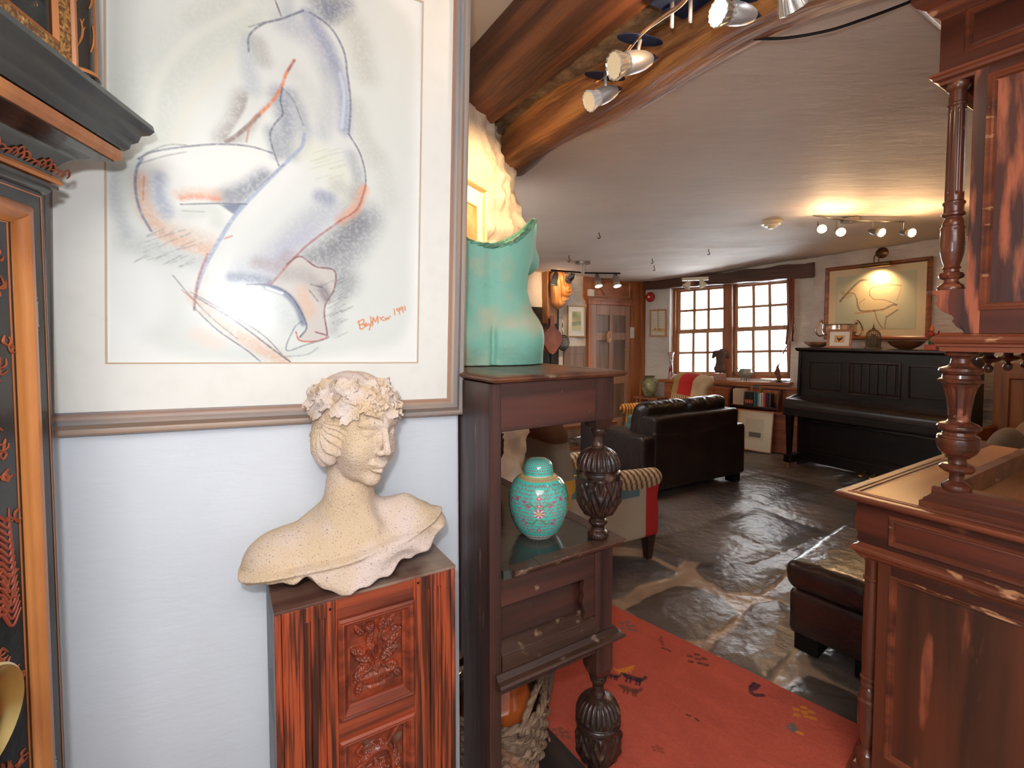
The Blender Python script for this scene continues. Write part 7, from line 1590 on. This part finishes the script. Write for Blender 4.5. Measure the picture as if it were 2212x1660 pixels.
# bar of spots on the beams
t = thing('beam_spotlight_bar', 'curved satin bar of four spotlights with blue discs, fixed between the oak beams', 'light fitting')
zb = 2.335
pts = [G(*p, zb) for p in ((1500, -28), (1470, 10), (1430, 38), (1392, 66), (1362, 100), (1334, 138), (1308, 162), (1287, 178))]
MB().tube(crom(pts, 4), .0065, 10).build('bar', M('copper_tinted_bar', srgb(206, 170, 140), rough=.3, metal=1), t, smooth=True)
cc = G(1470, -4, 2.41); m = MB(); m.box(-.07, .07, -.05, .05, -.012, .0); m.rot(2, .5).mv(*cc); m.build('canopy', NAVY, t, bev=.002)
for a in ((1452, 5), (1492, -8)): p = G(*a, 2.40); q = G(*a, 2.34); MB().tube([p, [p[0], p[1], 2.33]], .006, 8).build('post', CHROME, t, smooth=True)
for k, (disc, hd_, dirn, fc_, fr_) in enumerate((((1307, 165), (1302, 207), (-.8, -.25, -.42), BULBD, True), ((1383, 86), (1366, 135), (-.85, -.30, -.30), BULBD, False), ((1586, -12), (1590, 30), (-.9, -.30, -.12), BULB, False), ((1700, -75), (1698, -35), (.5, .4, -.6), BULB, False))):
    p = G(*disc, zb-.004); h = P(*hd_, p[1]*1.0)
    m = MB(); X_ = [.075*cos(a) for a in np.linspace(0, 2*pi, 24, endpoint=False)]; Y_ = [.026*sin(a)*(1) for a in np.linspace(0, 2*pi, 24, endpoint=False)]
    m.prism(list(zip(X_, Y_)), 2, -.0015, .0015)
    m.rot(2, radians(15)).mv(p[0], p[1], p[2]); m.build('glass_disc', NAVY, t)
    MB().tube([p, [h[0]+.012, h[1], h[2]+.012]], .006, 8).build('stem', CHROME, t, smooth=True)
    spothead(t, [h[0], h[1], h[2]], dirn, 1.25 if k != 1 else 1.45, fc_, None, fr_)
p3 = G(1590, 30, 2.30)
lamp('beam_lamp', 'SPOT', P(1546, 34, p3[1]-.02), 14, WARM, .02, (-.25, 1.5, 2.75), 120, .9)
lamp('added_wall_spot', 'SPOT', P(1268, 214, 1.58), 26, WARM, .025, (-.12, 2.15, 1.95), 70, .7)  # added warm spot at an unlit head, standing in for a hidden picture light
# black cable slung under the ceiling
m = MB(); m.tube(crom([G(*p, z) for p, z in (((1628, 84), 2.375), ((1700, 82), 2.365), ((1790, 66), 2.36), ((1870, 40), 2.37), ((1940, 14), 2.39), ((2010, -14), 2.41))], 6), .0045, 8)
tag(m.build('black_cable', BLACKIRON, smooth=True), 'black cable slung under the ceiling from the log beam to the sideboard', 'cable')
# ceiling bar of four lit spots over the piano end
t = thing('ceiling_spotlight_bar', 'ceiling bar of four brightly lit spotlights near the piano', 'light fitting')
Yb = 3.98
def zc_at(px, Y): x = (px-1106)/FPX*Y; return float(fceil(np.array(x), np.array(Y)))
cz = zc_at(1838, 4.05); cp = P(1838, 468, 4.05)
MB().lathe([(.07, -.035), (.072, -.005), (.06, 0), (.06, .03)], cp[0], cp[1], cz, seg=30).build('canopy', STEEL, t, smooth=40)
zbar = P(1838, 475, Yb)[2]
MB().tube([P(1757, 465, Yb), P(1800, 470, Yb)+[0, .02, 0], P(1838, 476, Yb), P(1900, 478, Yb), P(1952, 479, Yb)], .008, 8).build('bar', STEEL, t, smooth=True)
MB().tube([[cp[0], cp[1], cz-.03], P(1838, 476, Yb)], .008, 8).build('post', STEEL, t)
for k, (px, py, dr_) in enumerate(((1772, 494, (-.35, -.9, -.25)), (1812, 500, (-.3, -.9, -.3)), (1892, 501, (.15, -.9, -.3)), (1958, 503, (.0, -.9, -.2)))):
    h = P(px, py, Yb); MB().tube([P(px-5, 478, Yb), [h[0], h[1]+.03, h[2]+.01]], .006, 8).build('stem', STEEL, t); spothead(t, h, dr_, 1.25, BULB, STEEL)
    d = np.array(dr_); d = d/np.linalg.norm(d); s0 = h+d*.09
    lamp('ceiling_spot_lamp', 'SPOT', s0, 5.0, WARM, .03, s0+d*np.array([1, 1, 1]), 150, .9)
    lamp('ceiling_spot_glow', 'POINT', s0+[0, 0, -.02], 1.6, WARM, .03)
# track in front of the far door
t = thing('ceiling_track', 'dark ceiling track with four small spotlights before the far door', 'light fitting')
Yt = 5.9; cz = zc_at(1259, Yt)
MB().lathe([(.09, -.03), (.09, .0), (.05, .03)], P(1259, 580, Yt)[0], Yt, cz, seg=28).build('canopy', STEEL, t, smooth=40)
for a, b in ((((1190, 584), (1256, 589))), (((1262, 590), (1340, 591)))): MB().tube([P(*a, Yt), P(*b, Yt)], .010, 8).build('track_bar', BLACKIRON, t)
for px in (1255, 1262): MB().tube([P(px, 590, Yt), [P(px, 590, Yt)[0], Yt, cz]], .009, 8).build('post', STEEL, t)
for k, (px, py, dr_) in enumerate(((1199, 602, (-.2, -.1, -.95)), (1234, 600, (-.3, .85, -.3)), (1291, 606, (.1, -.35, -.9)), (1331, 606, (.1, -.35, -.9)))):
    h = P(px, py, Yt); MB().tube([P(px, 590, Yt), h], .007, 8).build('stem', BLACKIRON, t); spothead(t, h, dr_, 1.7, BULB if k else BULBD, STEEL)
    if k == 1: lamp('carving_lamp', 'SPOT', h+np.array([-.05, .12, -.03]), 7, WARM, .03, DWL.wor(ca[0], -.1, ca[1]+.0), 95, .8)
    if k > 1: lamp('track_lamp', 'SPOT', h+np.array([.02, -.05, -.16]), 12, WARMW, .03, h+np.array([.05, .25, -1]), 100, .8)
# two-headed fitting by the lintel
t = thing('window_spotlight', 'cream two-headed spotlight rail on the ceiling before the windows', 'light fitting')
Yw = 6.35; MB().box(0, .32, -.03, .03, -.02, .02).build('rail', M('cream_metal', srgb(206, 196, 172), rough=.4), t, bev=.004, loc=P(1473, 604, Yw), rz=radians(-20))
for px, py in ((1485, 616), (1517, 613)):
    h = P(px, py, Yw-.05); m = MB(); m.lathe([(.015, .05), (.030, .02), (.055, -.04), (.050, -.042)], seg=28); m.rot(1, .6 if px < 1500 else -.5).mv(*h); m.build('lamp_cone', M('cream_metal', (0, 0, 0)), t, smooth=40); MB().tube([h, [h[0], h[1], h[2]+.07]], .006, 6).build('stem', CHROME, t)
# smoke detector
sp = G(1666, 488, 2.39); t = thing('smoke_detector', 'round cream smoke detector on the ceiling', 'smoke detector', (sp[0], sp[1], float(fceil(sp[0], sp[1]))))
CRM = M('aged_cream_plastic', srgb(222, 208, 182), rough=.4); MB().lathe([(.078, .02), (.082, 0), (.082, -.018), (.074, -.026), (.05, -.028)], seg=40).build('base', CRM, t, smooth=40); MB().lathe([(.058, -.026), (.052, -.042), (.030, -.046), (.028, -.058), (.02, -.062), (.0, -.062)], seg=32, cap=False).build('sensor_cap', CRM, t, smooth=40)
for k, (px, py, lb) in enumerate(((1294, 508, 'iron hook in the ceiling, nearest the turquoise torso'), (1409, 565, 'iron hook in the ceiling, farther of the pair left of the windows'), (1413, 581, 'iron hook in the ceiling just before the lintel beam'), (1531, 545, 'iron hook in the ceiling above the left window'), (1229, 560, 'iron hook in the ceiling above the landscape picture'))):
    p = G(px, py-6, 2.40); z = float(fceil(p[0], p[1])); p = G(px, py-6, z); m = MB(); m.tube(crom([(0, 0, .01), (0, 0, -.02), (.012, 0, -.045), (0, 0, -.06), (-.014, 0, -.05)], 5), .004, 6); tag(m.build('ceiling_hook', BLACKIRON, smooth=True, loc=p), lb, 'hook', 'hooks in the ceiling')

# picture on the rough wall end
SP = Fr(-.235, 2.03, 66)
t = thing('gilt_framed_picture', 'gilt framed picture glowing in lamplight on the rough wall behind the torso', 'picture', SP.o, SP.rz)
x1_, z1_ = SP.hit(1046, 412, -.06); x0_ = x1_-.36; z0_ = z1_-.5
MB().frame(x0_, x1_, z0_, z1_, [(0, 0), (0, .018), (.008, .022), (.014, .016), (.018, .004), (.018, 0)], y=-.055).build('frame', M('pale_gilt_frame', srgb(222, 190, 130), rough=.4, metal=.3), t)
MB().box(x0_+.01, x1_-.01, -.06, -.055, z0_+.01, z1_-.01).build('mount', MOUNT, t); MB().frame(x0_+.085, x1_-.075, z0_+.09, z1_-.085, [(0, 0), (0, .006), (.006, .006), (.006, 0)], y=-.060).build('inner_frame', M('pale_gilt_frame', (0, 0, 0)), t)
MB().box(x0_+.088, x1_-.078, -.0625, -.060, z0_+.092, z1_-.088).build('print', M('buff_print', srgb(214, 176, 128), srgb(176, 130, 90), ns=10, rough=.8), t)
